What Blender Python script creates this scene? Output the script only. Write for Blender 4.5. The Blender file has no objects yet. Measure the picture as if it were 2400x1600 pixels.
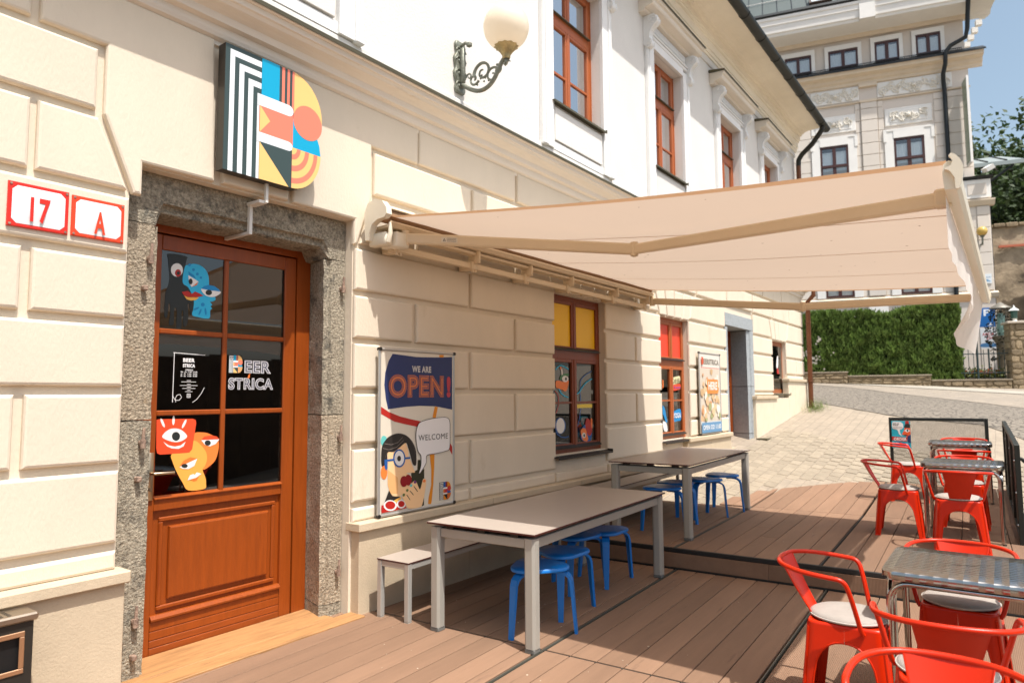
import bpy, bmesh, math, random
from mathutils import Vector, Matrix, Euler, noise
from math import radians as R_, sin, cos, pi
random.seed(7)
S = bpy.context.scene
C = S.collection

# ------------------------------------------------------------------ camera
cam_d = bpy.data.cameras.new('camera'); cam = bpy.data.objects.new('camera', cam_d); C.objects.link(cam)
yaw, pitch, roll = R_(53.841), R_(4.563), R_(-0.3626)
fw = Vector((sin(yaw)*cos(pitch), cos(yaw)*cos(pitch), sin(pitch)))
rt = Vector((cos(yaw), -sin(yaw), 0)); up = rt.cross(fw)
r2 = rt*cos(roll)+up*sin(roll); u2 = -rt*sin(roll)+up*cos(roll)
m = Matrix.Identity(4)
for i in range(3):
    m[i][0] = r2[i]; m[i][1] = u2[i]; m[i][2] = -fw[i]
m.translation = Vector((0, 0, 1.6))
cam.matrix_world = m
cam_d.lens = 24; cam_d.sensor_width = 36; cam_d.clip_start = .05; cam_d.clip_end = 2000
cam_d.dof.use_dof = True; cam_d.dof.focus_distance = 4.6; cam_d.dof.aperture_fstop = 2.6
S.camera = cam
# ------------------------------------------------------------------ light
SUNV = Vector((.135, .43, -1)).normalized()          # direction the light travels
w = bpy.data.worlds.new('World'); S.world = w; w.use_nodes = True
nt = w.node_tree; nt.nodes.clear()
sky = nt.nodes.new('ShaderNodeTexSky'); sky.sky_type = 'NISHITA'; sky.sun_disc = False
sky.sun_elevation = math.asin(-SUNV.z); sky.sun_rotation = math.atan2(-SUNV.x, -SUNV.y)
sky.air_density = 1.0; sky.dust_density = 4.0; sky.ozone_density = 1.2
bg = nt.nodes.new('ShaderNodeBackground'); bg.inputs[1].default_value = .14
wo = nt.nodes.new('ShaderNodeOutputWorld')
hz_ = nt.nodes.new('ShaderNodeHueSaturation'); hz_.inputs['Saturation'].default_value = .85; hz_.inputs['Hue'].default_value = .482
nt.links.new(sky.outputs[0], hz_.inputs['Color']); nt.links.new(hz_.outputs[0], bg.inputs[0]); nt.links.new(bg.outputs[0], wo.inputs[0])
sd = bpy.data.lights.new('sun', 'SUN'); sd.energy = 4.2; sd.angle = R_(.53); sd.color = (1, .955, .90)
sun = bpy.data.objects.new('sun', sd); C.objects.link(sun)
sun.rotation_euler = SUNV.to_track_quat('-Z', 'Y').to_euler()
S.view_settings.view_transform = 'Standard'; S.view_settings.look = 'None'
S.view_settings.gamma = 1; S.view_settings.use_curve_mapping = False
S.view_settings.exposure = .58

# ------------------------------------------------------------------ helpers
def lin(h):
    if isinstance(h, str):
        h = h.lstrip('#'); c = [int(h[i:i+2], 16)/255 for i in (0, 2, 4)]
        return tuple((x/12.92 if x <= .04045 else ((x+.055)/1.055)**2.4) for x in c)
    return h
MATS = {}
def mat(name, col, rough=.6, metal=0, var=0, vs=6, bump=0, bs=60, rnd=0, spec=.5, coord='W', dirt_or_light=None, stretch=None, detail=4, trans=0, tcol=None):
    if name in MATS: return MATS[name]
    col = lin(col)
    M = bpy.data.materials.new(name); M.use_nodes = True; MATS[name] = M
    n = M.node_tree; L = n.links; b = n.nodes['Principled BSDF']
    b.inputs['Base Color'].default_value = (*col, 1); b.inputs['Roughness'].default_value = rough
    b.inputs['Metallic'].default_value = metal; b.inputs['Specular IOR Level'].default_value = spec
    M.diffuse_color = (*col, 1)
    if var or bump or dirt_or_light or rnd:
        if coord == 'W':
            g = n.nodes.new('ShaderNodeNewGeometry'); vec = g.outputs['Position']
        else:
            g = n.nodes.new('ShaderNodeTexCoord'); vec = g.outputs['Object']
        oi = n.nodes.new('ShaderNodeObjectInfo')
        if rnd:
            ad = n.nodes.new('ShaderNodeVectorMath'); ad.operation = 'MULTIPLY_ADD'
            L.new(oi.outputs['Random'], ad.inputs[0]); ad.inputs[1].default_value = (17, 31, 13); L.new(vec, ad.inputs[2]); vec = ad.outputs[0]
        if stretch:
            mp = n.nodes.new('ShaderNodeMapping'); mp.inputs['Scale'].default_value = stretch; L.new(vec, mp.inputs[0]); vs_vec = mp.outputs[0]
        else: vs_vec = vec
        cur = None
        if var:
            t = n.nodes.new('ShaderNodeTexNoise'); t.inputs['Scale'].default_value = vs; t.inputs['Detail'].default_value = detail+2; t.inputs['Roughness'].default_value = .65
            L.new(vs_vec, t.inputs['Vector'])
            mr = n.nodes.new('ShaderNodeMapRange'); mr.inputs[1].default_value = .3; mr.inputs[2].default_value = .7
            mr.inputs[3].default_value = 1-var; mr.inputs[4].default_value = 1+var; L.new(t.outputs['Fac'], mr.inputs[0])
            mx = n.nodes.new('ShaderNodeMix'); mx.data_type = 'RGBA'; mx.blend_type = 'MULTIPLY'; mx.inputs[0].default_value = 1
            mx.inputs[6].default_value = (*col, 1); L.new(mr.outputs[0], mx.inputs[7]); cur = mx.outputs[2]
        if rnd:
            mr = n.nodes.new('ShaderNodeMapRange'); mr.inputs[3].default_value = 1-rnd; mr.inputs[4].default_value = 1+rnd; L.new(oi.outputs['Random'], mr.inputs[0])
            mx = n.nodes.new('ShaderNodeMix'); mx.data_type = 'RGBA'; mx.blend_type = 'MULTIPLY'; mx.inputs[0].default_value = 1
            if cur: L.new(cur, mx.inputs[6])
            else: mx.inputs[6].default_value = (*col, 1)
            L.new(mr.outputs[0], mx.inputs[7]); cur = mx.outputs[2]
        if dirt_or_light:
            dc, thr, dsc = dirt_or_light
            t = n.nodes.new('ShaderNodeTexNoise'); t.inputs['Scale'].default_value = dsc; t.inputs['Detail'].default_value = 8; t.inputs['Roughness'].default_value = .7
            L.new(vs_vec, t.inputs['Vector'])
            mr = n.nodes.new('ShaderNodeMapRange'); mr.inputs[1].default_value = thr; mr.inputs[2].default_value = thr+.14; L.new(t.outputs['Fac'], mr.inputs[0])
            mx = n.nodes.new('ShaderNodeMix'); mx.data_type = 'RGBA'; L.new(mr.outputs[0], mx.inputs[0])
            if cur: L.new(cur, mx.inputs[6])
            else: mx.inputs[6].default_value = (*col, 1)
            mx.inputs[7].default_value = (*lin(dc), 1); cur = mx.outputs[2]
        if cur: L.new(cur, b.inputs['Base Color'])
        if bump:
            t = n.nodes.new('ShaderNodeTexNoise'); t.inputs['Scale'].default_value = bs; t.inputs['Detail'].default_value = 6; t.inputs['Roughness'].default_value = .6
            L.new(vs_vec, t.inputs['Vector'])
            bp = n.nodes.new('ShaderNodeBump'); bp.inputs['Strength'].default_value = min(1, bump); bp.inputs['Distance'].default_value = .012*max(1, bump)
            L.new(t.outputs['Fac'], bp.inputs['Height']); L.new(bp.outputs[0], b.inputs['Normal'])
    if trans:
        tr = n.nodes.new('ShaderNodeBsdfTranslucent'); mxs = n.nodes.new('ShaderNodeMixShader'); mxs.inputs[0].default_value = trans
        if tcol: tr.inputs[0].default_value = (*lin(tcol), 1)
        elif b.inputs['Base Color'].is_linked: L.new(b.inputs['Base Color'].links[0].from_socket, tr.inputs[0])
        else: tr.inputs[0].default_value = (*col, 1)
        L.new(b.outputs[0], mxs.inputs[1]); L.new(tr.outputs[0], mxs.inputs[2]); L.new(mxs.outputs[0], n.nodes['Material Output'].inputs[0])
    return M
def glass(name, tint, refl=.12, tr=.8):
    M = bpy.data.materials.new(name); M.use_nodes = True; MATS[name] = M; n = M.node_tree; L = n.links; n.nodes.clear()
    o = n.nodes.new('ShaderNodeOutputMaterial'); t = n.nodes.new('ShaderNodeBsdfTransparent'); t.inputs[0].default_value = (*[x*tr for x in lin(tint)], 1)
    g = n.nodes.new('ShaderNodeBsdfGlossy'); g.inputs['Roughness'].default_value = .015
    f = n.nodes.new('ShaderNodeLayerWeight'); f.inputs[0].default_value = .5; p_ = n.nodes.new('ShaderNodeMath'); p_.operation = 'POWER'; p_.inputs[1].default_value = 4; L.new(f.outputs['Facing'], p_.inputs[0])
    a = n.nodes.new('ShaderNodeMath'); a.operation = 'ADD'; a.inputs[1].default_value = refl; a.use_clamp = True; L.new(p_.outputs[0], a.inputs[0])
    x = n.nodes.new('ShaderNodeMixShader'); L.new(a.outputs[0], x.inputs[0]); L.new(t.outputs[0], x.inputs[1]); L.new(g.outputs[0], x.inputs[2]); L.new(x.outputs[0], o.inputs[0])
    return M

class B:
    """collects shapes into one mesh"""
    def __init__(s): s.bm = bmesh.new(); s.mi = 0
    def poly(s, pts, m=None):
        vs = [s.bm.verts.new(p) for p in pts]
        f = s.bm.faces.new(vs); f.material_index = s.mi if m is None else m; return f
    def grid(s, rows, m=None, closed=False, smooth=True):
        vr = [[s.bm.verts.new(p) for p in r] for r in rows]
        n = len(rows[0])
        for i in range(len(vr)-1):
            for j in range(n if closed else n-1):
                k = (j+1) % n
                f = s.bm.faces.new((vr[i][j], vr[i][k], vr[i+1][k], vr[i+1][j])); f.material_index = s.mi if m is None else m; f.smooth = smooth
        return vr
    def box(s, x0, x1, y0, y1, z0, z1, m=None, bev=0, xf=None):
        v = [s.bm.verts.new((x, y, z)) for x in (x0, x1) for y in (y0, y1) for z in (z0, z1)]
        fs = [(0, 1, 3, 2), (4, 6, 7, 5), (0, 4, 5, 1), (2, 3, 7, 6), (0, 2, 6, 4), (1, 5, 7, 3)]
        F = [s.bm.faces.new([v[i] for i in f]) for f in fs]
        for f in F: f.material_index = s.mi if m is None else m
        if xf: 
            for q in v: q.co = xf @ q.co
        if bev:
            es = list({e for f in F for e in f.edges})
            r = bmesh.ops.bevel(s.bm, geom=es, offset=bev, segments=1, profile=.5, affect='EDGES')
            for f in r['faces']: f.material_index = s.mi if m is None else m
        return s
    def tube(s, path, r, n=8, m=None, cap=True, closed=False, flat=None):
        path = [Vector(p) for p in path]; N = len(path)
        rr = r if isinstance(r, (list, tuple)) else [r]*N
        rows = []; ref = None
        for i, p in enumerate(path):
            a = path[i-1] if (i > 0 or closed) else p; b = path[(i+1) % N] if (i < N-1 or closed) else p
            t = (b-a).normalized()
            if ref is None:
                ref = Vector((0, 0, 1)) if abs(t.z) < .9 else Vector((1, 0, 0))
            u = (ref - t*ref.dot(t)).normalized(); v = t.cross(u); ref = u
            fl = flat or (1, 1)
            rows.append([p + (u*cos(2*pi*k/n)*fl[0] + v*sin(2*pi*k/n)*fl[1])*rr[i] for k in range(n)])
        if closed: rows.append(rows[0])
        vr = s.grid(rows, m, closed=True)
        if cap and not closed:
            for r_ in (vr[0], vr[-1]):
                try: f = s.bm.faces.new(r_); f.material_index = s.mi if m is None else m
                except Exception: pass
        return s
    def lathe(s, prof, c=(0, 0, 0), n=20, m=None):
        rows = [[Vector(c)+Vector((r*cos(2*pi*k/n), r*sin(2*pi*k/n), z)) for k in range(n)] for r, z in prof]
        s.grid(rows, m, closed=True); return s
    def sweep_x(s, prof, x0, x1, m=None):
        """closed profile of (y, z) swept along x"""
        a = [s.bm.verts.new((x0, y, z)) for y, z in prof]; b = [s.bm.verts.new((x1, y, z)) for y, z in prof]
        n = len(prof)
        for i in range(n):
            f = s.bm.faces.new((a[i], a[(i+1) % n], b[(i+1) % n], b[i])); f.material_index = s.mi if m is None else m
        for q in (a, b):
            f = s.bm.faces.new(q); f.material_index = s.mi if m is None else m
        return s
    def prism(s, pts, y0, y1, ch=0, m=None):
        """polygon of (x, z), back at y1, front at y0 (towards -y), chamfered front edge"""
        if ch:
            inn = inset(pts, ch)
            rings = [[(x, y1, z) for x, z in pts], [(x, y0+ch*.9, z) for x, z in pts], [(x, y0+ch*.25, z) for x, z in inset(pts, ch*.35)], [(x, y0, z) for x, z in inn]]
        else: rings = [[(x, y1, z) for x, z in pts], [(x, y0, z) for x, z in pts]]
        vr = s.grid(rings, m, closed=True, smooth=False)
        f = s.bm.faces.new(vr[-1]); f.material_index = s.mi if m is None else m
        f = s.bm.faces.new(vr[0]); f.material_index = s.mi if m is None else m
        return s
    def build(s, name, mats, parent=None, smooth=None, recalc=True):
        if recalc: bmesh.ops.recalc_face_normals(s.bm, faces=s.bm.faces)
        me = bpy.data.meshes.new(name); s.bm.to_mesh(me); s.bm.free()
        if smooth is not None:
            for p in me.polygons: p.use_smooth = smooth
        if any(p.use_smooth for p in me.polygons): me.set_sharp_from_angle(angle=R_(48))
        for q in (mats if isinstance(mats, (list, tuple)) else [mats]): me.materials.append(q)
        return link(name, me, parent)
def link(name, me, parent=None):
    o = bpy.data.objects.new(name, me); C.objects.link(o)
    if parent: o.parent = parent
    return o
def inset(pts, d):
    n = len(pts); A = sum(pts[i][0]*pts[(i+1) % n][1]-pts[(i+1) % n][0]*pts[i][1] for i in range(n))
    sg = 1 if A > 0 else -1; out = []
    for i in range(n):
        p, a, b = Vector(pts[i]), Vector(pts[i-1]), Vector(pts[(i+1) % n])
        e1 = (p-a).normalized(); e2 = (b-p).normalized()
        n1 = Vector((-e1.y, e1.x))*sg; n2 = Vector((-e2.y, e2.x))*sg
        k = 1+n1.dot(n2)
        out.append(tuple(p+(n1+n2)*(d/max(.3, k))))
    return out
def empty(name, loc=(0, 0, 0), rz=0, parent=None):
    o = bpy.data.objects.new(name, None); C.objects.link(o); o.location = loc; o.rotation_euler = (0, 0, rz); o.empty_display_size = .2
    if parent: o.parent = parent
    return o
def tag(o, label=None, cat=None, group=None, kind=None):
    if label: o['label'] = label
    if cat: o['category'] = cat
    if group: o['group'] = group
    if kind: o['kind'] = kind
    return o
def copy_tree(o, parent=None):
    c = o.copy(); C.objects.link(c); c.parent = parent
    for ch in list(o.children): copy_tree(ch, c)
    return c
def smooth_poly(pts, k=4):
    n = len(pts); out = []
    for i in range(n):
        p0, p1, p2, p3 = (Vector(pts[(i+j) % n]) for j in (-1, 0, 1, 2))
        for q in range(k):
            t = q/k
            out.append(tuple(.5*((2*p1)+(p2-p0)*t+(2*p0-5*p1+4*p2-p3)*t*t+(3*p1-p0-3*p2+p3)*t**3)))
    return out
def ellp(cx, cz, rx, rz, n=28, a0=0, a1=2*pi):
    full = abs(a1-a0-2*pi) < 1e-6
    return [(cx+rx*cos(a0+(a1-a0)*i/(n if full else n-1)), cz+rz*sin(a0+(a1-a0)*i/(n if full else n-1))) for i in range(n)]
FLAT = {}
def flat(c, rough=.45):
    k = 'print_'+c
    return MATS.get(k) or mat(k, PAL.get(c, c), rough, spec=.4)
PAL = dict(ink='#262b2a', cyan='#2fb4de', azure='#1486c2', paper='#e9e7e2', redink='#b3261f', tang='#ee7a35', yolk='#eeb354', orange2='#f0813a', yolk2='#f3a84c',
 verm='#ea4d28', navy='#22305f', amber='#dd8a1d', olive='#30321f', teal='#67c3bd', skin='#f2c795', skin2='#e3ae74', hair='#2b2623', azure2='#235a9e', pale='#e8e6e4',
 lip='#8d1119', olive2='#5f6f3a', plum='#6a3573', green='#437a4a', yolk3='#f0d34e', cream='#e9dfae', cyan3='#27a9bd', orange3='#e05a2b')
def decal(name, layers, y, parent, step=.00015, T=None, rough=.45):
    """layers: (colour, [(x,z)..], smooth) stacked towards -y; one mesh, several inks"""
    b = B(); ms = []; 
    for i, (c, pts, sm) in enumerate(layers):
        mm = flat(c, rough)
        if mm not in ms: ms.append(mm)
        if sm: pts = smooth_poly(pts)
        P = [(x, y-min(step, .0002)*(i+1), z) for x, z in pts]
        if T: P = [T(p) for p in P]
        A = sum(pts[k][0]*pts[(k+1) % len(pts)][1]-pts[(k+1) % len(pts)][0]*pts[k][1] for k in range(len(pts)))
        if A < 0: P = P[::-1]
        b.poly(P, ms.index(mm))
    b.bm.normal_update(); bmesh.ops.triangulate(b.bm, faces=b.bm.faces)
    return b.build(name, ms, parent, recalc=False)
def text_verts(body, off=0, shear=0):
    cu = bpy.data.curves.new('t', 'FONT'); cu.body = body; cu.size = 1; cu.offset = off; cu.resolution_u = 6; cu.space_character = 1.12
    o = bpy.data.objects.new('t', cu); C.objects.link(o)
    dg = bpy.context.evaluated_depsgraph_get(); me = bpy.data.meshes.new_from_object(o.evaluated_get(dg))
    bpy.data.objects.remove(o); bpy.data.curves.remove(cu)
    return me
def text(name, body, x0, x1, z0, z1, y, colors, parent, offs=(.0,), step=.0005, T=None, rough=.45, fitw=True):
    """flat lettering filling the box x0..x1, z0..z1 in the plane y"""
    b = B(); ms = [flat(c, rough) for c in colors]; base = None
    for i, (c, of) in enumerate(zip(colors, offs)):
        me = text_verts(body, of)
        xs = [v.co.x for v in me.vertices]; zs = [v.co.y for v in me.vertices]
        if base is None: base = (min(xs), max(xs), min(zs), max(zs))
        ax, bx, az, bz = base; kx = (x1-x0)/(bx-ax); kz = (z1-z0)/(bz-az)
        if not fitw: kx = kz
        vs = []
        for v in me.vertices:
            p = (x0+(v.co.x-ax)*kx, y-step*(i+1), z0+(v.co.y-az)*kz)
            vs.append(b.bm.verts.new(T(p) if T else p))
        for p in me.polygons:
            try: f = b.bm.faces.new([vs[k] for k in p.vertices]); f.material_index = i
            except Exception: pass
        bpy.data.meshes.remove(me)
    return b.build(name, ms, parent, recalc=False)
# ------------------------------------------------------------------ traced outlines of prints (metres on their own planes)
ST1 = [('ink',[(2.237,2.544),(2.355,2.545),(2.357,2.516),(2.349,2.476),(2.339,2.42),(2.336,2.359),(2.364,2.355),(2.39,2.333),(2.405,2.302),(2.383,2.277),(2.418,2.248),(2.415,2.193),(2.41,2.154),(2.395,2.169),(2.388,2.223),(2.378,2.225),(2.382,2.151),(2.378,2.096),(2.365,2.073),(2.35,2.088),(2.348,2.17),(2.341,2.179),(2.336,2.163),(2.339,2.071),(2.321,2.055),(2.304,2.068),(2.305,2.16),(2.297,2.194),(2.287,2.175),(2.286,2.088),(2.269,2.072),(2.255,2.086),(2.261,2.156),(2.255,2.217),(2.247,2.203),(2.243,2.133),(2.231,2.12),(2.222,2.142),(2.223,2.206),(2.227,2.286),(2.244,2.336),(2.249,2.391),(2.24,2.46),(2.235,2.507)],1),('cyan',[(2.37,2.489),(2.41,2.502),(2.456,2.498),(2.492,2.475),(2.514,2.439),(2.521,2.395),(2.525,2.35),(2.562,2.309),(2.572,2.276),(2.549,2.261),(2.533,2.256),(2.549,2.239),(2.538,2.225),(2.55,2.212),(2.536,2.199),(2.534,2.148),(2.502,2.14),(2.456,2.144),(2.41,2.154),(2.416,2.198),(2.418,2.248),(2.406,2.285),(2.376,2.337),(2.342,2.357),(2.336,2.392),(2.343,2.448),(2.353,2.481)],1),('azure',[(2.391,2.492),(2.39,2.487),(2.386,2.483),(2.381,2.48),(2.376,2.481),(2.372,2.484),(2.371,2.489),(2.372,2.494),(2.376,2.498),(2.381,2.5),(2.386,2.5),(2.389,2.497)],0),('azure',[(2.419,2.463),(2.417,2.458),(2.414,2.454),(2.409,2.452),(2.404,2.452),(2.4,2.456),(2.398,2.46),(2.399,2.465),(2.403,2.47),(2.408,2.472),(2.413,2.471),(2.417,2.468)],0),('azure',[(2.446,2.438),(2.445,2.433),(2.442,2.428),(2.436,2.426),(2.431,2.427),(2.427,2.43),(2.426,2.435),(2.427,2.44),(2.431,2.444),(2.436,2.446),(2.441,2.446),(2.445,2.443)],0),('azure',[(2.47,2.416),(2.469,2.412),(2.466,2.408),(2.462,2.406),(2.458,2.407),(2.454,2.41),(2.453,2.414),(2.454,2.418),(2.457,2.421),(2.461,2.423),(2.466,2.423),(2.469,2.42)],0),('azure',[(2.495,2.234),(2.493,2.227),(2.488,2.222),(2.481,2.219),(2.474,2.22),(2.469,2.225),(2.467,2.231),(2.468,2.238),(2.473,2.243),(2.48,2.246),(2.487,2.245),(2.492,2.241)],0),('azure',[(2.456,2.211),(2.455,2.207),(2.449,2.201),(2.44,2.195),(2.43,2.19),(2.422,2.188),(2.418,2.189),(2.418,2.194),(2.424,2.2),(2.433,2.206),(2.444,2.211),(2.452,2.213)],0),('azure',[(2.47,2.179),(2.464,2.168),(2.459,2.16),(2.454,2.158),(2.452,2.162),(2.453,2.171),(2.457,2.183),(2.462,2.194),(2.467,2.201),(2.472,2.203),(2.474,2.199),(2.473,2.19)],0),('azure',[(2.509,2.189),(2.51,2.176),(2.508,2.166),(2.505,2.162),(2.501,2.165),(2.498,2.174),(2.495,2.186),(2.494,2.199),(2.495,2.208),(2.498,2.213),(2.502,2.21),(2.506,2.201)],0),('paper',[(2.335,2.449),(2.334,2.435),(2.328,2.422),(2.32,2.411),(2.308,2.403),(2.296,2.399),(2.284,2.399),(2.272,2.404),(2.263,2.413),(2.257,2.424),(2.255,2.438),(2.256,2.451),(2.261,2.465),(2.27,2.476),(2.281,2.484),(2.293,2.488),(2.306,2.488),(2.317,2.483),(2.327,2.474),(2.333,2.463)],0),('redink',[(2.324,2.427),(2.323,2.42),(2.32,2.412),(2.316,2.406),(2.31,2.402),(2.304,2.4),(2.297,2.4),(2.291,2.403),(2.287,2.408),(2.283,2.414),(2.282,2.421),(2.283,2.429),(2.286,2.436),(2.29,2.442),(2.296,2.447),(2.302,2.449),(2.309,2.449),(2.314,2.446),(2.319,2.441),(2.322,2.435)],0),('ink',[(2.315,2.425),(2.314,2.42),(2.311,2.415),(2.307,2.412),(2.303,2.412),(2.298,2.413),(2.295,2.417),(2.294,2.422),(2.295,2.427),(2.298,2.432),(2.302,2.435),(2.306,2.436),(2.311,2.434),(2.314,2.43)],0),('azure',[(2.371,2.445),(2.412,2.425),(2.427,2.402),(2.379,2.423)],0),('paper',[(2.374,2.419),(2.407,2.404),(2.446,2.385),(2.398,2.343),(2.378,2.37)],0),('ink',[(2.404,2.381),(2.403,2.372),(2.399,2.364),(2.394,2.359),(2.388,2.359),(2.382,2.362),(2.378,2.368),(2.376,2.377),(2.377,2.386),(2.381,2.394),(2.386,2.398),(2.393,2.399),(2.398,2.396),(2.402,2.389)],0),('tang',[(2.444,2.382),(2.434,2.361),(2.398,2.343)],0),('paper',[(2.465,2.337),(2.507,2.348),(2.606,2.337),(2.583,2.306),(2.539,2.291),(2.491,2.301)],1),('azure',[(2.467,2.339),(2.484,2.359),(2.519,2.372),(2.56,2.369),(2.591,2.352),(2.606,2.337),(2.537,2.336)],0),('ink',[(2.544,2.323),(2.542,2.314),(2.535,2.307),(2.526,2.302),(2.515,2.301),(2.506,2.303),(2.499,2.309),(2.497,2.317),(2.499,2.326),(2.505,2.333),(2.514,2.338),(2.525,2.339),(2.534,2.337),(2.541,2.331)],0),('redink',[(2.331,2.301),(2.371,2.313),(2.401,2.297),(2.422,2.315),(2.456,2.305),(2.483,2.293),(2.429,2.276),(2.367,2.273),(2.344,2.284)],0),('yolk',[(2.347,2.279),(2.372,2.271),(2.451,2.278),(2.429,2.258),(2.395,2.25),(2.367,2.256)],0)]
ST2 = [('orange2',[(2.448,1.364),(2.503,1.37),(2.559,1.356),(2.617,1.316),(2.626,1.263),(2.607,1.184),(2.565,1.142),(2.514,1.122),(2.481,1.194),(2.437,1.294)],1),('yolk2',[(2.301,1.239),(2.384,1.291),(2.45,1.318),(2.499,1.284),(2.535,1.236),(2.543,1.189),(2.531,1.145),(2.514,1.122),(2.536,1.066),(2.541,1.027),(2.532,0.993),(2.42,0.995),(2.379,1.05),(2.337,1.124),(2.309,1.189)],1),('verm',[(2.196,1.463),(2.215,1.467),(2.435,1.463),(2.454,1.455),(2.46,1.435),(2.446,1.326),(2.438,1.262),(2.419,1.241),(2.392,1.24),(2.226,1.242),(2.207,1.252),(2.201,1.283)],0),('paper',[(2.243,1.446),(2.249,1.431),(2.251,1.419),(2.249,1.414),(2.243,1.416),(2.235,1.426),(2.228,1.44),(2.222,1.455),(2.22,1.466),(2.222,1.472),(2.228,1.47),(2.236,1.46)],0),('paper',[(2.314,1.455),(2.313,1.44),(2.309,1.429),(2.305,1.425),(2.301,1.429),(2.298,1.441),(2.297,1.457),(2.299,1.473),(2.302,1.484),(2.306,1.488),(2.31,1.483),(2.313,1.471)],0),('paper',[(2.385,1.428),(2.378,1.414),(2.37,1.405),(2.364,1.403),(2.362,1.409),(2.364,1.421),(2.37,1.435),(2.377,1.449),(2.385,1.458),(2.391,1.46),(2.393,1.454),(2.391,1.442)],0),('paper',[(2.235,1.356),(2.271,1.395),(2.315,1.404),(2.361,1.391),(2.4,1.35),(2.37,1.323),(2.324,1.315),(2.273,1.329)],1),('ink',[(2.352,1.351),(2.351,1.342),(2.348,1.334),(2.342,1.328),(2.334,1.324),(2.326,1.323),(2.318,1.325),(2.31,1.33),(2.304,1.336),(2.3,1.345),(2.298,1.354),(2.299,1.363),(2.303,1.371),(2.308,1.377),(2.316,1.38),(2.324,1.381),(2.333,1.38),(2.34,1.375),(2.347,1.368),(2.351,1.36)],0),('paper',[(2.243,1.323),(2.28,1.297),(2.319,1.287),(2.358,1.292),(2.391,1.315),(2.378,1.285),(2.345,1.271),(2.3,1.276),(2.268,1.292)],0),('verm',[(2.498,1.318),(2.518,1.341),(2.566,1.347),(2.609,1.337),(2.628,1.317)],0),('paper',[(2.498,1.318),(2.628,1.317),(2.603,1.287),(2.561,1.273),(2.526,1.285)],0),('ink',[(2.567,1.296),(2.565,1.288),(2.559,1.282),(2.55,1.279),(2.54,1.28),(2.531,1.284),(2.525,1.29),(2.522,1.299),(2.524,1.306),(2.53,1.312),(2.539,1.315),(2.549,1.315),(2.558,1.311),(2.565,1.304)],0),('tang',[(2.356,1.158),(2.381,1.192),(2.426,1.211),(2.475,1.198)],0),('paper',[(2.354,1.153),(2.474,1.198),(2.455,1.151),(2.416,1.134),(2.376,1.139)],0),('ink',[(2.41,1.155),(2.408,1.149),(2.402,1.145),(2.393,1.143),(2.384,1.144),(2.376,1.147),(2.37,1.152),(2.367,1.159),(2.369,1.165),(2.375,1.169),(2.383,1.171),(2.393,1.17),(2.401,1.167),(2.407,1.161)],0),('tang',[(2.431,1.065),(2.488,1.079),(2.475,1.056),(2.455,1.052)],0),('paper',[(2.411,1.061),(2.427,1.093),(2.45,1.099),(2.46,1.092),(2.473,1.108),(2.506,1.095),(2.471,1.073)],0)]
OH = {'tl':(2.297,1.897),'tr':(2.509,1.889),'bl':(2.295,1.573),'sq':[(2.294,1.64),(2.297,1.611),(2.312,1.587),(2.338,1.586),(2.354,1.605),(2.344,1.624),(2.324,1.621),(2.312,1.599),(2.316,1.573)],'sw':[(2.509,1.67),(2.488,1.63),(2.458,1.591),(2.428,1.571)],'t1':(2.356,1.846),'t1b':(2.439,1.844),'t2':(2.357,1.815),'l':[(2.401,1.786),(2.402,1.773),(2.402,1.76),(2.403,1.746)],'small':[(2.398,1.716),(2.398,1.707),(2.399,1.691),(2.399,1.683),(2.4,1.672),(2.4,1.664),(2.4,1.652),(2.4,1.643)],'ig':(2.401,1.616)}
BS = {'b0':(2.681,1.774),'b1':(2.786,1.899),'e0':(2.804,1.774),'e1':(3.024,1.868),'s0':(2.683,1.656),'s1':(3.044,1.742),'fl':(2.836,1.736)}
PF = [(3.681,1.973),(4.558,1.973),(4.562,0.688),(3.691,0.686)]
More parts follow.
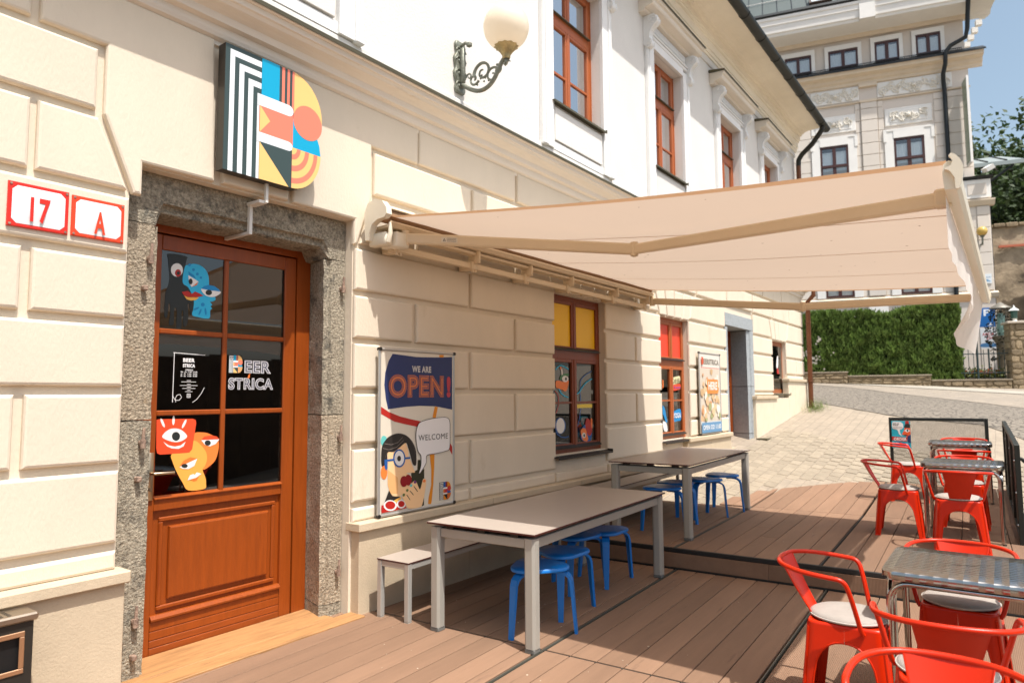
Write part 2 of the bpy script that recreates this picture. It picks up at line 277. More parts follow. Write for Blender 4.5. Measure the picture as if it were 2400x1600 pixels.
PS = [('navy',[(3.822,1.941),(4.087,1.927),(4.324,1.933),(4.538,1.946),(4.539,1.485),(4.325,1.517),(4.13,1.524),(3.972,1.519),(3.777,1.503),(3.752,1.585),(3.735,1.693),(3.744,1.791),(3.779,1.883)],0),('amber',[(4.37,1.956),(4.428,1.959),(4.426,1.937),(4.373,1.935)],0),('amber',[(4.315,1.516),(4.354,1.511),(4.328,1.419),(4.287,1.423)],0),('redink',[(3.702,1.524),(3.784,1.482),(3.908,1.443),(4.038,1.416),(4.158,1.394),(4.098,1.354),(3.973,1.377),(3.846,1.404),(3.76,1.443),(3.703,1.469)],0),('redink',[(4.507,1.204),(4.54,1.163),(4.54,1.094),(4.501,1.141)],0),('amber',[(4.254,1.119),(4.313,1.115),(4.31,1.005),(4.299,0.864),(4.279,0.724),(4.272,0.706),(4.236,0.711),(4.244,0.766),(4.274,0.866),(4.274,0.989)],0),('olive',[(4.111,1.083),(4.144,1.08),(4.147,1.029),(4.123,0.975),(4.188,1.006),(4.189,0.913),(4.187,0.708),(4.163,0.702),(4.042,0.845),(4.035,0.983),(4.107,1.004)],0),('teal',[(3.769,1.255),(3.766,1.237),(3.757,1.223),(3.743,1.216),(3.728,1.217),(3.715,1.226),(3.705,1.241),(3.702,1.259),(3.705,1.277),(3.714,1.292),(3.727,1.299),(3.742,1.298),(3.756,1.289),(3.766,1.274)],0),('skin',[(3.775,1.166),(3.974,1.23),(4.003,1.16),(4.004,1.123),(4.081,0.984),(3.979,0.99),(4.041,0.955),(4.016,0.866),(3.914,0.815),(3.852,0.818),(3.803,0.846),(3.778,0.919)],0),('skin2',[(3.776,1.034),(3.888,0.961),(3.889,0.836),(3.803,0.846),(3.778,0.919)],0),('hair',[(3.712,1.206),(3.762,1.274),(3.835,1.304),(3.91,1.308),(3.987,1.284),(4.052,1.23),(4.09,1.154),(4.093,1.047),(4.054,1.053),(4.027,1.121),(4.0,1.187),(3.972,1.23),(3.898,1.194),(3.836,1.167),(3.775,1.166),(3.77,1.105),(3.74,1.068),(3.711,1.075)],1),('orange2',[(3.773,1.012),(3.77,0.989),(3.76,0.972),(3.746,0.963),(3.731,0.965),(3.717,0.976),(3.707,0.995),(3.704,1.018),(3.707,1.041),(3.716,1.058),(3.73,1.067),(3.745,1.066),(3.759,1.055),(3.769,1.035)],0),('#8a8078',[(3.722,1.205),(3.787,1.188),(3.787,1.185),(3.722,1.202)],0),('#8a8078',[(3.787,1.188),(3.873,1.205),(3.873,1.201),(3.787,1.185)],0),('#8a8078',[(3.873,1.205),(3.948,1.254),(3.948,1.251),(3.873,1.201)],0),('#8a8078',[(3.738,1.24),(3.811,1.226),(3.811,1.223),(3.738,1.236)],0),('#8a8078',[(3.811,1.226),(3.885,1.24),(3.885,1.237),(3.811,1.223)],0),('#8a8078',[(3.885,1.24),(3.935,1.278),(3.935,1.275),(3.885,1.237)],0),('#8a8078',[(4.019,1.26),(4.059,1.211),(4.059,1.208),(4.019,1.257)],0),('#8a8078',[(4.059,1.211),(4.077,1.136),(4.077,1.133),(4.059,1.208)],0),('#8a8078',[(4.077,1.136),(4.08,1.062),(4.08,1.059),(4.077,1.133)],0),('#8a8078',[(3.74,1.072),(3.749,1.133),(3.749,1.13),(3.74,1.069)],0),('#8a8078',[(3.749,1.133),(3.769,1.171),(3.769,1.168),(3.749,1.13)],0),('azure2',[(3.739,1.114),(4.021,1.115),(4.021,1.1),(3.773,1.099),(3.772,1.043),(3.757,1.031),(3.743,1.054)],0),('azure2',[(3.968,1.108),(3.964,1.085),(3.955,1.066),(3.94,1.051),(3.921,1.042),(3.9,1.041),(3.879,1.046),(3.86,1.058),(3.845,1.075),(3.835,1.096),(3.832,1.118),(3.835,1.14),(3.844,1.159),(3.859,1.174),(3.877,1.183),(3.898,1.185),(3.919,1.18),(3.939,1.168),(3.954,1.151),(3.964,1.13)],0),('pale',[(3.952,1.109),(3.95,1.09),(3.942,1.074),(3.931,1.062),(3.916,1.055),(3.9,1.053),(3.883,1.058),(3.869,1.067),(3.857,1.081),(3.849,1.098),(3.847,1.117),(3.849,1.135),(3.856,1.151),(3.868,1.163),(3.882,1.171),(3.898,1.172),(3.915,1.168),(3.93,1.159),(3.942,1.145),(3.949,1.127)],0),('hair',[(3.918,1.11),(3.915,1.098),(3.907,1.091),(3.897,1.089),(3.886,1.092),(3.878,1.101),(3.875,1.113),(3.878,1.124),(3.886,1.131),(3.896,1.134),(3.907,1.13),(3.915,1.121)],0),('lip',[(3.992,0.922),(3.99,0.908),(3.985,0.897),(3.976,0.888),(3.964,0.883),(3.952,0.883),(3.939,0.886),(3.928,0.893),(3.919,0.904),(3.913,0.917),(3.911,0.93),(3.913,0.943),(3.918,0.955),(3.927,0.963),(3.938,0.968),(3.951,0.969),(3.964,0.966),(3.975,0.959),(3.984,0.948),(3.99,0.935)],0),('lip',[(4.039,0.928),(4.037,0.914),(4.032,0.903),(4.023,0.894),(4.012,0.889),(4.0,0.888),(3.988,0.892),(3.978,0.899),(3.969,0.909),(3.963,0.922),(3.961,0.936),(3.963,0.949),(3.969,0.961),(3.977,0.969),(3.988,0.975),(4.0,0.976),(4.012,0.972),(4.023,0.965),(4.031,0.954),(4.037,0.942)],0),('hair',[(3.79,0.874),(3.735,0.771),(3.791,0.773),(3.914,0.81),(3.827,0.825)],0),('yolk',[(3.779,0.77),(3.921,0.81),(3.915,0.77)],0),('redink',[(3.711,0.768),(3.94,0.771),(3.983,0.712),(3.712,0.709)],0),('pale',[(3.875,0.747),(3.872,0.734),(3.862,0.723),(3.846,0.716),(3.826,0.713),(3.804,0.714),(3.782,0.719),(3.763,0.727),(3.747,0.739),(3.737,0.752),(3.734,0.765),(3.737,0.778),(3.747,0.788),(3.762,0.795),(3.782,0.799),(3.803,0.798),(3.825,0.793),(3.845,0.785),(3.861,0.774),(3.871,0.76)],0),('redink',[(3.858,0.751),(3.855,0.741),(3.848,0.733),(3.836,0.728),(3.821,0.725),(3.804,0.726),(3.788,0.73),(3.773,0.736),(3.761,0.745),(3.753,0.755),(3.751,0.765),(3.753,0.774),(3.761,0.782),(3.772,0.787),(3.787,0.79),(3.803,0.789),(3.82,0.786),(3.835,0.779),(3.847,0.771),(3.855,0.761)],0),('pale',[(3.972,0.745),(3.97,0.735),(3.962,0.726),(3.951,0.72),(3.937,0.717),(3.922,0.717),(3.906,0.721),(3.892,0.728),(3.881,0.737),(3.874,0.747),(3.871,0.758),(3.874,0.768),(3.881,0.777),(3.892,0.783),(3.905,0.786),(3.921,0.785),(3.937,0.782),(3.951,0.775),(3.962,0.766),(3.969,0.756)],0),('redink',[(3.961,0.748),(3.959,0.741),(3.954,0.735),(3.945,0.731),(3.935,0.728),(3.924,0.729),(3.913,0.731),(3.903,0.736),(3.894,0.743),(3.889,0.75),(3.887,0.758),(3.889,0.765),(3.894,0.771),(3.902,0.775),(3.912,0.777),(3.924,0.777),(3.935,0.774),(3.945,0.77),(3.953,0.763),(3.959,0.756)],0),('skin',[(3.933,0.817),(3.977,0.862),(4.029,0.897),(4.074,0.92),(4.097,0.899),(4.135,0.844),(4.168,0.919),(4.188,0.922),(4.209,0.906),(4.196,0.828),(4.163,0.72),(4.122,0.698),(4.004,0.707),(3.966,0.755)],1),('olive2',[(3.962,0.813),(3.955,0.809),(3.945,0.808),(3.938,0.812),(3.935,0.819),(3.937,0.826),(3.945,0.831),(3.954,0.831),(3.962,0.827),(3.965,0.821)],0),('olive2',[(4.0,0.845),(3.993,0.84),(3.983,0.84),(3.976,0.844),(3.973,0.85),(3.975,0.858),(3.983,0.862),(3.992,0.863),(4.0,0.859),(4.003,0.852)],0),('teal',[(4.044,0.879),(4.037,0.874),(4.027,0.873),(4.019,0.877),(4.016,0.884),(4.019,0.891),(4.026,0.896),(4.036,0.896),(4.044,0.893),(4.047,0.886)],0),('plum',[(4.089,0.901),(4.081,0.896),(4.071,0.896),(4.064,0.9),(4.06,0.906),(4.063,0.914),(4.071,0.919),(4.08,0.919),(4.088,0.916),(4.091,0.909)],0),('tang',[(4.198,0.899),(4.19,0.894),(4.18,0.894),(4.172,0.898),(4.168,0.905),(4.171,0.912),(4.179,0.917),(4.189,0.918),(4.197,0.914),(4.2,0.907)],0),('hair',[(3.978,0.816),(3.985,0.818),(4.023,0.773),(4.017,0.771)],0),('hair',[(4.014,0.844),(4.021,0.846),(4.062,0.807),(4.056,0.805)],0),('hair',[(4.058,0.876),(4.066,0.877),(4.11,0.829),(4.103,0.827)],0),('hair',[(4.138,1.394),(4.269,1.417),(4.383,1.423),(4.456,1.421),(4.501,1.392),(4.507,1.303),(4.501,1.155),(4.442,1.13),(4.327,1.119),(4.218,1.11),(4.208,1.052),(4.161,0.995),(4.118,0.969),(4.14,1.038),(4.14,1.113),(4.106,1.153),(4.086,1.228),(4.081,1.303),(4.098,1.358)],1),('pale',[(4.142,1.39),(4.27,1.412),(4.383,1.419),(4.454,1.417),(4.494,1.39),(4.5,1.303),(4.495,1.158),(4.439,1.134),(4.325,1.123),(4.212,1.114),(4.202,1.053),(4.156,0.998),(4.123,0.974),(4.146,1.037),(4.146,1.114),(4.112,1.154),(4.091,1.229),(4.087,1.302),(4.104,1.356)],1)]
PT = {'we':((4.038,1.8),(4.267,1.853)),'op':((3.78,1.592),(4.426,1.778)),'ex':((4.465,1.592),(4.515,1.772)),'wl':((4.112,1.238),(4.474,1.285)),'logo':[(4.371,0.722),(4.517,0.87)]}
W1 = [('cyan',[(6.497,1.888),(6.534,1.918),(6.596,1.939),(6.669,1.926),(6.757,1.898),(6.77,1.908),(6.679,1.937),(6.595,1.951),(6.52,1.926),(6.48,1.894)],0),('cyan',[(6.535,1.675),(6.584,1.625),(6.66,1.591),(6.748,1.573),(6.757,1.585),(6.672,1.602),(6.603,1.633),(6.557,1.681)],0),('green',[(6.566,1.796),(6.598,1.833),(6.672,1.851),(6.762,1.855),(6.762,1.833),(6.646,1.804),(6.577,1.773)],0),('paper',[(6.599,1.901),(6.624,1.902),(6.637,1.839),(6.608,1.834)],0),('tang',[(6.605,1.914),(6.602,1.903),(6.594,1.896),(6.585,1.896),(6.578,1.903),(6.575,1.913),(6.578,1.924),(6.586,1.931),(6.595,1.931),(6.602,1.925)],0),('orange2',[(6.485,1.757),(6.548,1.77),(6.645,1.759),(6.758,1.773),(6.73,1.681),(6.68,1.648),(6.619,1.668),(6.546,1.68),(6.489,1.693)],1),('paper',[(6.753,1.793),(6.746,1.777),(6.726,1.764),(6.698,1.756),(6.667,1.756),(6.639,1.763),(6.621,1.775),(6.614,1.791),(6.621,1.807),(6.641,1.82),(6.668,1.827),(6.699,1.828),(6.727,1.821),(6.747,1.809)],0),('ink',[(6.723,1.793),(6.718,1.781),(6.707,1.774),(6.693,1.773),(6.682,1.78),(6.678,1.792),(6.683,1.803),(6.694,1.811),(6.708,1.811),(6.719,1.804)],0),('redink',[(6.459,1.649),(6.503,1.627),(6.532,1.577),(6.53,1.501),(6.498,1.438),(6.467,1.401),(6.48,1.398),(6.512,1.436),(6.544,1.5),(6.546,1.578),(6.515,1.631),(6.469,1.654)],0),('azure2',[(6.683,1.258),(6.676,1.23),(6.659,1.205),(6.632,1.185),(6.6,1.174),(6.564,1.171),(6.528,1.177),(6.497,1.192),(6.472,1.213),(6.456,1.239),(6.451,1.267),(6.458,1.295),(6.474,1.32),(6.5,1.339),(6.532,1.352),(6.568,1.355),(6.604,1.349),(6.636,1.335),(6.662,1.314),(6.678,1.287)],0),('paper',[(6.661,1.259),(6.656,1.232),(6.642,1.208),(6.622,1.19),(6.596,1.179),(6.569,1.176),(6.541,1.181),(6.517,1.195),(6.498,1.215),(6.486,1.239),(6.482,1.266),(6.487,1.293),(6.5,1.316),(6.52,1.335),(6.545,1.346),(6.573,1.35),(6.6,1.345),(6.625,1.331),(6.645,1.311),(6.657,1.287)],0),('azure2',[(6.465,1.201),(6.503,1.164),(6.578,1.133),(6.668,1.12),(6.748,1.129),(6.741,1.141),(6.667,1.132),(6.586,1.143),(6.519,1.171),(6.483,1.206)],0),('azure2',[(7.291,1.899),(7.148,1.854),(7.056,1.807),(7.016,1.764),(7.005,1.655),(7.015,1.548),(7.012,1.44),(6.983,1.334),(6.934,1.243),(6.949,1.24),(6.999,1.332),(7.028,1.44),(7.031,1.548),(7.021,1.656),(7.032,1.763),(7.069,1.803),(7.158,1.847),(7.3,1.892)],0),('cyan',[(6.932,1.608),(7.008,1.638),(7.091,1.707),(7.172,1.754),(7.305,1.798),(7.291,1.809),(7.156,1.763),(7.071,1.713),(6.99,1.646),(6.918,1.617)],0),('yolk3',[(6.922,1.5),(7.294,1.5),(7.293,1.454),(6.921,1.455)],0),('azure2',[(7.04,1.204),(7.095,1.249),(7.176,1.26),(7.271,1.215),(7.267,1.092),(7.197,1.048),(7.089,1.061),(7.011,1.105)],1),('orange2',[(7.013,1.192),(7.067,1.217),(7.134,1.2),(7.159,1.138),(7.185,1.083),(7.143,1.058),(7.063,1.076),(7.025,1.131)],1),('redink',[(7.137,1.302),(7.165,1.328),(7.211,1.32),(7.246,1.285),(7.285,1.194),(7.255,1.134),(7.199,1.123),(7.146,1.173),(7.122,1.248)],1),('tang',[(7.247,1.312),(7.275,1.332),(7.294,1.311),(7.29,1.201),(7.263,1.215)],0),('paper',[(7.129,1.129),(7.123,1.113),(7.107,1.102),(7.085,1.099),(7.064,1.104),(7.049,1.117),(7.043,1.133),(7.049,1.149),(7.065,1.16),(7.087,1.163),(7.108,1.158),(7.124,1.145)],0),('ink',[(7.113,1.127),(7.108,1.116),(7.097,1.11),(7.084,1.111),(7.074,1.118),(7.07,1.129),(7.074,1.14),(7.085,1.146),(7.098,1.146),(7.109,1.138)],0)]
W2 = [('tang',[(9.39,1.828),(9.422,1.812),(9.416,1.711),(9.383,1.694)],0),('cream',[(9.742,1.847),(9.954,1.886),(10.042,1.881),(10.046,1.803),(9.991,1.781),(9.745,1.758)],1),('verm',[(9.77,1.744),(9.901,1.763),(10.036,1.777),(10.048,1.698),(9.94,1.676),(9.782,1.669)],1),('azure',[(9.727,1.328),(9.833,1.369),(10.032,1.379),(10.035,1.225),(9.91,1.208),(9.728,1.207)],1),('azure',[(9.368,1.445),(9.435,1.41),(9.49,1.292),(9.518,1.208),(9.464,1.21),(9.389,1.312),(9.362,1.329)],1),('paper',[(9.363,1.213),(9.484,1.192),(9.518,1.074),(9.396,1.088)],1)]
W2T = {'cb':[(9.746,1.773),(10.032,1.856)],'mo':[(9.784,1.696),(10.033,1.741)],'yo':[(9.731,1.255),(10.015,1.33)]}
OS = [('cyan3',[(0.0,1.0),(1.0,1.0),(1.0,0.0),(0.0,0.0)],0),('redink',[(0.761,1.0),(0.935,1.0),(0.96,0.822),(0.711,0.783)],0),('ink',[(0.662,0.783),(0.761,0.901),(0.935,0.901),(1.0,0.862),(1.0,0.751),(0.711,0.743)],0),('orange3',[(0.687,0.743),(1.0,0.743),(1.0,0.328),(0.811,0.308),(0.761,0.447),(0.537,0.506),(0.662,0.644)],0),('ink',[(0.587,0.466),(0.736,0.498),(0.886,0.466),(0.761,0.443)],0),('paper',[(0.672,0.644),(0.836,0.711),(1.0,0.644),(0.836,0.577)],0),('ink',[(0.9,0.648),(0.891,0.62),(0.866,0.603),(0.835,0.603),(0.81,0.62),(0.801,0.648),(0.81,0.676),(0.835,0.693),(0.866,0.693),(0.891,0.676)],0),('paper',[(0.03,0.822),(0.055,0.941),(0.139,0.972),(0.512,0.96),(0.622,0.901),(0.637,0.763),(0.537,0.684),(0.438,0.672),(0.463,0.526),(0.572,0.427),(0.388,0.506),(0.313,0.664),(0.114,0.696),(0.045,0.743)],0),('redink',[(0.0,0.419),(0.811,0.387),(0.801,0.237),(0.0,0.269)],0),('navy',[(0.821,0.427),(1.0,0.506),(1.0,0.19),(0.836,0.209)],0),('azure2',[(0.139,0.198),(0.313,0.229),(0.935,0.15),(0.92,0.024),(0.463,0.063),(0.154,0.111)],0)]
# ------------------------------------------------------------------ materials
m_plaster = mat('plaster_cream', '#dacdb8', .85, var=.04, vs=2.2, bump=.2, bs=70, rnd=.02, dirt_or_light=('#c2b297', .63, 1.4), stretch=(1, 1, .45))
m_upper = mat('plaster_upper', '#d9d6d0', .85, var=.035, vs=1.6, bump=.3, bs=45, dirt_or_light=('#cdc5b8', .66, 1.2))
m_white = mat('stucco_white', '#e2e2e0', .8, var=.03, vs=3, bump=.2, bs=40)
m_cornice = mat('cornice_stucco', '#ddd4c6', .85, var=.07, vs=2.5, bump=.3, bs=40, stretch=(.35, 1, 3), dirt_or_light=('#b09a78', .64, 2.2))
m_plinth = mat('sandstone_slab', '#c2b196', .75, var=.07, vs=5, bump=.25, bs=70, dirt_or_light=('#b08a5c', .7, 3.5), rnd=.03)
m_plinth2 = mat('plinth_render', '#d9cbb2', .85, var=.06, vs=5, bump=.25, bs=50)
m_stone = mat('andesite_stone', '#aaa08c', .95, var=.6, vs=55, bump=3.0, bs=75, rnd=.05, dirt_or_light=('#5c5a52', .53, 7.0))
m_stone2 = mat('andesite_stone_cut', '#b2a38c', .95, var=.6, vs=60, bump=3.2, bs=65, rnd=.05, dirt_or_light=('#b08d60', .6, 9))
m_stone3 = mat('pale_grey_stone', '#9aa0a2', .9, var=.15, vs=25, bump=.6, bs=40)
m_wood = mat('door_wood', '#8f420f', .38, var=.13, vs=4, stretch=(9, 9, .7), bump=.12, bs=30, spec=.45, dirt_or_light=('#7a2f0c', .6, 3))
m_woodworn = mat('door_wood_worn', '#8f420f', .45, var=.22, vs=5, stretch=(.7, 9, 9), bump=.15, bs=30, dirt_or_light=('#c79a62', .66, 7))
m_wood2 = mat('window_wood', '#7c3a1b', .42, var=.12, vs=5, stretch=(8, 8, .7), bump=.08, bs=30)
m_wood3 = mat('window_wood_orange', '#a65727', .45, var=.12, vs=5, stretch=(8, 8, .7), bump=.08, bs=30)
m_black = mat('dark_metal', '#23211f', .4, metal=.2, var=.1, vs=8)
m_flash = mat('zinc_flashing', '#57523f', .55, metal=.3, var=.15, vs=3)
m_gut = mat('gutter_dark', '#23241f', .45, metal=.2, var=.2, vs=3)
m_cop = mat('downpipe_brown', '#6b3f24', .45, metal=.3, var=.15, vs=3, dirt_or_light=('#a08a70', .66, 6))
m_rust = mat('rusty_iron', '#8c7565', .85, var=.35, vs=40, bump=.6, bs=80, dirt_or_light=('#c2a48c', .54, 30))
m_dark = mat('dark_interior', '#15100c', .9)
m_brass = mat('brushed_nickel', '#b7a68c', .3, metal=1)
m_glass = glass('door_glass', '#b4aca2', .11, .55)
m_glassu = glass('sky_glass', '#c9d2d6', .68, .8)
m_curt = mat('curtain', '#d9d6cd', .9, var=.08, vs=8, stretch=(6, 6, .4))
m_roof = mat('roof_tiles', '#5b3a2c', .8, var=.2, vs=8)

# ------------------------------------------------------------------ ground
def zg(X, Y):
    z = .18+.131*(X-8.9) if X < 17.4 else 1.2935+.058*(X-17.4)
    q = max(0, min(1, (X-12)/5)); k = .15*(1-q)+.06*q               # cross fall of the street
    return z + k*(max(-1.5, min(6.5, Y))-3.9)
SEND = [(-.5, 11.9), (1.2, 11.9), (2.32, 11.12), (2.87, 8.98), (4, 8.95)]
def s_end(t):
    for (t0, s0), (t1, s1) in zip(SEND, SEND[1:]):
        if t <= t1: return s0+(s1-s0)*(t-t0)/(t1-t0)
    return 8.95
def sheet(name, far, near, dz, mt, n=24, k=6, parent=None):
    """draped strip between two polylines"""
    def rs(pl):
        d = [0]
        for a, b in zip(pl, pl[1:]): d.append(d[-1]+math.dist(a, b))
        out = []
        for i in range(n+1):
            t = d[-1]*i/n; j = 0
            while j < len(d)-2 and d[j+1] < t: j += 1
            q = (t-d[j])/(d[j+1]-d[j]); out.append((pl[j][0]+(pl[j+1][0]-pl[j][0])*q, pl[j][1]+(pl[j+1][1]-pl[j][1])*q))
        return out
    f, g = rs(far), rs(near); b = B()
    rows = []
    for j in range(k+1):
        t = j/k; r = []
        for p, q in zip(f, g):
            x, y = p[0]+(q[0]-p[0])*t, p[1]+(q[1]-p[1])*t
            r.append((x, y, zg(x, y)+dz))
        rows.append(r)
    b.grid(rows)
    return b.build(name, mt, parent)
def brickmat(name, c1, c2, mort, sx, sy, ms=.012, rot=0, bump=.6, off=.5):
    M = mat(name, c1, .85, var=.12, vs=9, bump=.3, bs=60); n = M.node_tree; L = n.links; b = n.nodes['Principled BSDF']
    g = n.nodes.new('ShaderNodeNewGeometry'); mp = n.nodes.new('ShaderNodeMapping'); mp.inputs['Rotation'].default_value = (0, 0, rot); L.new(g.outputs['Position'], mp.inputs[0])
    t = n.nodes.new('ShaderNodeTexBrick'); t.inputs['Scale'].default_value = 1; t.inputs['Brick Width'].default_value = sx; t.inputs['Row Height'].default_value = sy; t.inputs['Mortar Size'].default_value = ms
    t.offset = off; t.inputs['Color1'].default_value = (*lin(c1), 1); t.inputs['Color2'].default_value = (*lin(c2), 1); t.inputs['Mortar'].default_value = (*lin(mort), 1)
    nz = n.nodes.new('ShaderNodeTexNoise'); nz.inputs['Scale'].default_value = 1.2; L.new(g.outputs['Position'], nz.inputs['Vector'])
    dm = n.nodes.new('ShaderNodeVectorMath'); dm.operation = 'MULTIPLY_ADD'; L.new(nz.outputs['Color'], dm.inputs[0]); dm.inputs[1].default_value = (.05, .05, 0); L.new(mp.outputs[0], dm.inputs[2])
    L.new(dm.outputs[0], t.inputs['Vector'])
    old = b.inputs['Base Color'].links[0].from_socket; mx = n.nodes.new('ShaderNodeMix'); mx.data_type = 'RGBA'; mx.blend_type = 'MULTIPLY'; mx.inputs[0].default_value = 1
    k = lin(c1); sc = n.nodes.new('ShaderNodeVectorMath'); sc.operation = 'DIVIDE'; L.new(old, sc.inputs[0]); sc.inputs[1].default_value = k
    L.new(t.outputs['Color'], mx.inputs[6]); L.new(sc.outputs[0], mx.inputs[7]); L.new(mx.outputs[2], b.inputs['Base Color'])
    bp = n.nodes.new('ShaderNodeBump'); bp.inputs['Strength'].default_value = bump; bp.inputs['Distance'].default_value = .01; bp.invert = True
    L.new(t.outputs['Fac'], bp.inputs['Height']); ob = b.inputs['Normal'].links[0].from_socket; L.new(ob, bp.inputs['Normal']); L.new(bp.outputs[0], b.inputs['Normal'])
    return M
m_pave = brickmat('paving_sand', '#8d8272', '#968a79', '#82776a', .25, .165, .004)
m_pave2 = brickmat('paving_pale', '#8c8376', '#968b7c', '#6b6256', .45, .3, .012, rot=.5)
m_cob = mat('cobble_road', '#7d7569', .9, var=.12, vs=14, bump=.5, bs=30)
def cobble(M):
    n = M.node_tree; L = n.links; b = n.nodes['Principled BSDF']; g = n.nodes.new('ShaderNodeNewGeometry')
    v = n.nodes.new('ShaderNodeTexVoronoi'); v.feature = 'DISTANCE_TO_EDGE'; v.inputs['Scale'].default_value = 6.5; L.new(g.outputs['Position'], v.inputs['Vector'])
    mr = n.nodes.new('ShaderNodeMapRange'); mr.inputs[1].default_value = 0; mr.inputs[2].default_value = .12; mr.inputs[3].default_value = .35; mr.inputs[4].default_value = 1; L.new(v.outputs['Distance'], mr.inputs[0])
    old = b.inputs['Base Color'].links[0].from_socket; mx = n.nodes.new('ShaderNodeMix'); mx.data_type = 'RGBA'; mx.blend_type = 'MULTIPLY'; mx.inputs[0].default_value = 1
    L.new(old, mx.inputs[6]); L.new(mr.outputs[0], mx.inputs[7]); L.new(mx.outputs[2], b.inputs['Base Color'])
    bp = n.nodes.new('ShaderNodeBump'); bp.inputs['Distance'].default_value = .015; L.new(mr.outputs[0], bp.inputs['Height']); L.new(b.inputs['Normal'].links[0].from_socket, bp.inputs['Normal']); L.new(bp.outputs[0], b.inputs['Normal'])
cobble(m_cob)
b = B(); xs = [-60, -20, -8, -2, 2, 5, 7]+[8+.4*i for i in range(62)]+[34, 40, 55, 90, 200]; ys = [-120, -40, -16]+[-8+.4*i for i in range(56)]+[18, 30, 120]
b.grid([[(x, y, zg(x, y)) for x in xs] for y in ys])
ground = tag(b.build('ground', m_pave), kind='structure')
FE = [(29.2, 12), (27.2, 8), (26.3, 5.84), (25.33, 4.21), (23.42, 2.72), (21.61, .86), (20.3, -.3), (18, -2), (13, -6)]
road = tag(sheet('road', FE, [(21.2, 12), (19.8, 7), (18.72, 4.17), (18.28, 3.67), (17.42, 2.92), (16.86, 2.12), (16.67, 1.43), (16.6, .5), (15.34, -.4), (11, -2), (4, -4)], .012, m_cob, 60, 16), kind='structure')
K1 = [(30.8, 12), (29, 8), (28.72, 6.37), (28.65, 3.31), (27.26, -.28), (25, -5)]; K2 = [(29.9, 12), (28.1, 8), (27.9, 6.19), (26.8, 3.1), (25.72, -.26), (23.4, -5)]
kerb = tag(sheet('kerb', K1, K2, .035, mat('kerb_pale', '#a09a8d', .8, var=.06, vs=4, bump=.2), 40, 4), kind='structure')
pvm = tag(sheet('pavement', K2, FE[:7], .02, m_pave2, 40, 8), kind='structure')
pvf = tag(sheet('pavement', [(32, 12), (30.6, 8), (30.3, 3), (29, -.4), (26.5, -5)], K1, .022, m_pave2, 24, 4), kind='structure')
# the nearest paving stones, one by one (about 300)
m_pv = mat('paver', '#8e8371', .85, var=.12, vs=11, bump=.35, bs=70, rnd=.1)
pb = []
for q in range(5):
    b = B(); w_, h_ = .2445-.004*random.random(), .160
    b.box(-w_/2, w_/2, -h_/2, h_/2, -.05, .008, bev=.005); o = b.build('paver', m_pv); pb.append(o.data); bpy.data.objects.remove(o)
cnt = 0
cd_, sd_ = cos(R_(2.5366)), sin(R_(2.5366))
for i in range(40):
    for j in range(25):
        x = 8.95+.25*i+(.125 if j % 2 else 0); y = 3.80-.165*j; s_, t_ = x*cd_+y*sd_, -x*sd_+y*cd_
        if cnt >= 298 or s_ < s_end(t_)+.14 or x > 15.7: continue
        o = link('paver', random.choice(pb), ground); o.location = (x, y, zg(x, y)+random.uniform(-.002, .003))
        o.rotation_euler = (math.atan(.15*(1-max(0, (x-12)/5*.6)))+random.uniform(-.006, .006), -math.atan(.131)+random.uniform(-.006, .006), random.uniform(-.012, .012)); cnt += 1
b = B()                                                              # tuft of grass by the downpipe
for k in range(260):
    x, y = 17.15+random.gauss(0, .3), 3.72+random.gauss(0, .09)
    h = random.uniform(.08, .3); a = random.uniform(0, 6.28); z = zg(x, y); d = h*.5
    b.poly([(x-.008, y, z), (x+.008, y, z), (x+cos(a)*d, y+sin(a)*d-.1*h, z+h)])
tag(b.build('grass', mat('grass_green', '#6a7a35', .8, var=.3, vs=9)), kind='stuff')

# ------------------------------------------------------------------ restaurant building
bld = tag(empty('corner_building', (0, 4.03, 0)), 'long cream corner building with rusticated ground floor, stone doorway and white framed upper windows', 'building')
bld.location = (0, 0, 0)
def wall_open(name, x0, x1, z0, z1, y0, y1, ops, mt):
    xs = sorted({x0, x1, *[o[0] for o in ops], *[o[1] for o in ops]}); zs = sorted({z0, z1, *[o[2] for o in ops], *[o[3] for o in ops]})
    def full(i, k):
        if i < 0 or k < 0 or i >= len(xs)-1 or k >= len(zs)-1: return False
        cx, cz = (xs[i]+xs[i+1])/2, (zs[k]+zs[k+1])/2
        return not any(o[0] < cx < o[1] and o[2] < cz < o[3] for o in ops)
    b = B(); 
    for i in range(len(xs)-1):
        for k in range(len(zs)-1):
            if not full(i, k): continue
            a, c, e, f = xs[i], xs[i+1], zs[k], zs[k+1]
            b.poly([(a, y0, e), (c, y0, e), (c, y0, f), (a, y0, f)])
            if not full(i-1, k): b.poly([(a, y0, e), (a, y0, f), (a, y1, f), (a, y1, e)])
            if not full(i+1, k): b.poly([(c, y0, e), (c, y1, e), (c, y1, f), (c, y0, f)])
            if not full(i, k-1): b.poly([(a, y0, e), (a, y1, e), (c, y1, e), (c, y0, e)])
            if not full(i, k+1): b.poly([(a, y0, f), (c, y0, f), (c, y1, f), (a, y1, f)])
    bmesh.ops.remove_doubles(b.bm, verts=b.bm.verts, dist=.0005)
    return b.build(name, mt, bld)
XE = 17.42
LW = [(6.30, 7.48, .955, 2.745), (9.11, 10.18, .955, 2.74), (14.77, 15.86, 1.62, 2.74)]
UW = [(2.12, 3.28), (6.33, 7.50), (9.09, 10.20), (11.94, 13.08), (14.62, 15.67)]
ops = LW+[(1.815, 3.468, -1, 2.958), (11.93, 13.40, -1, 3.0)]
wall_open('wall', -2, XE, -1, 4.1, 4.055, 4.5, ops, m_plaster)
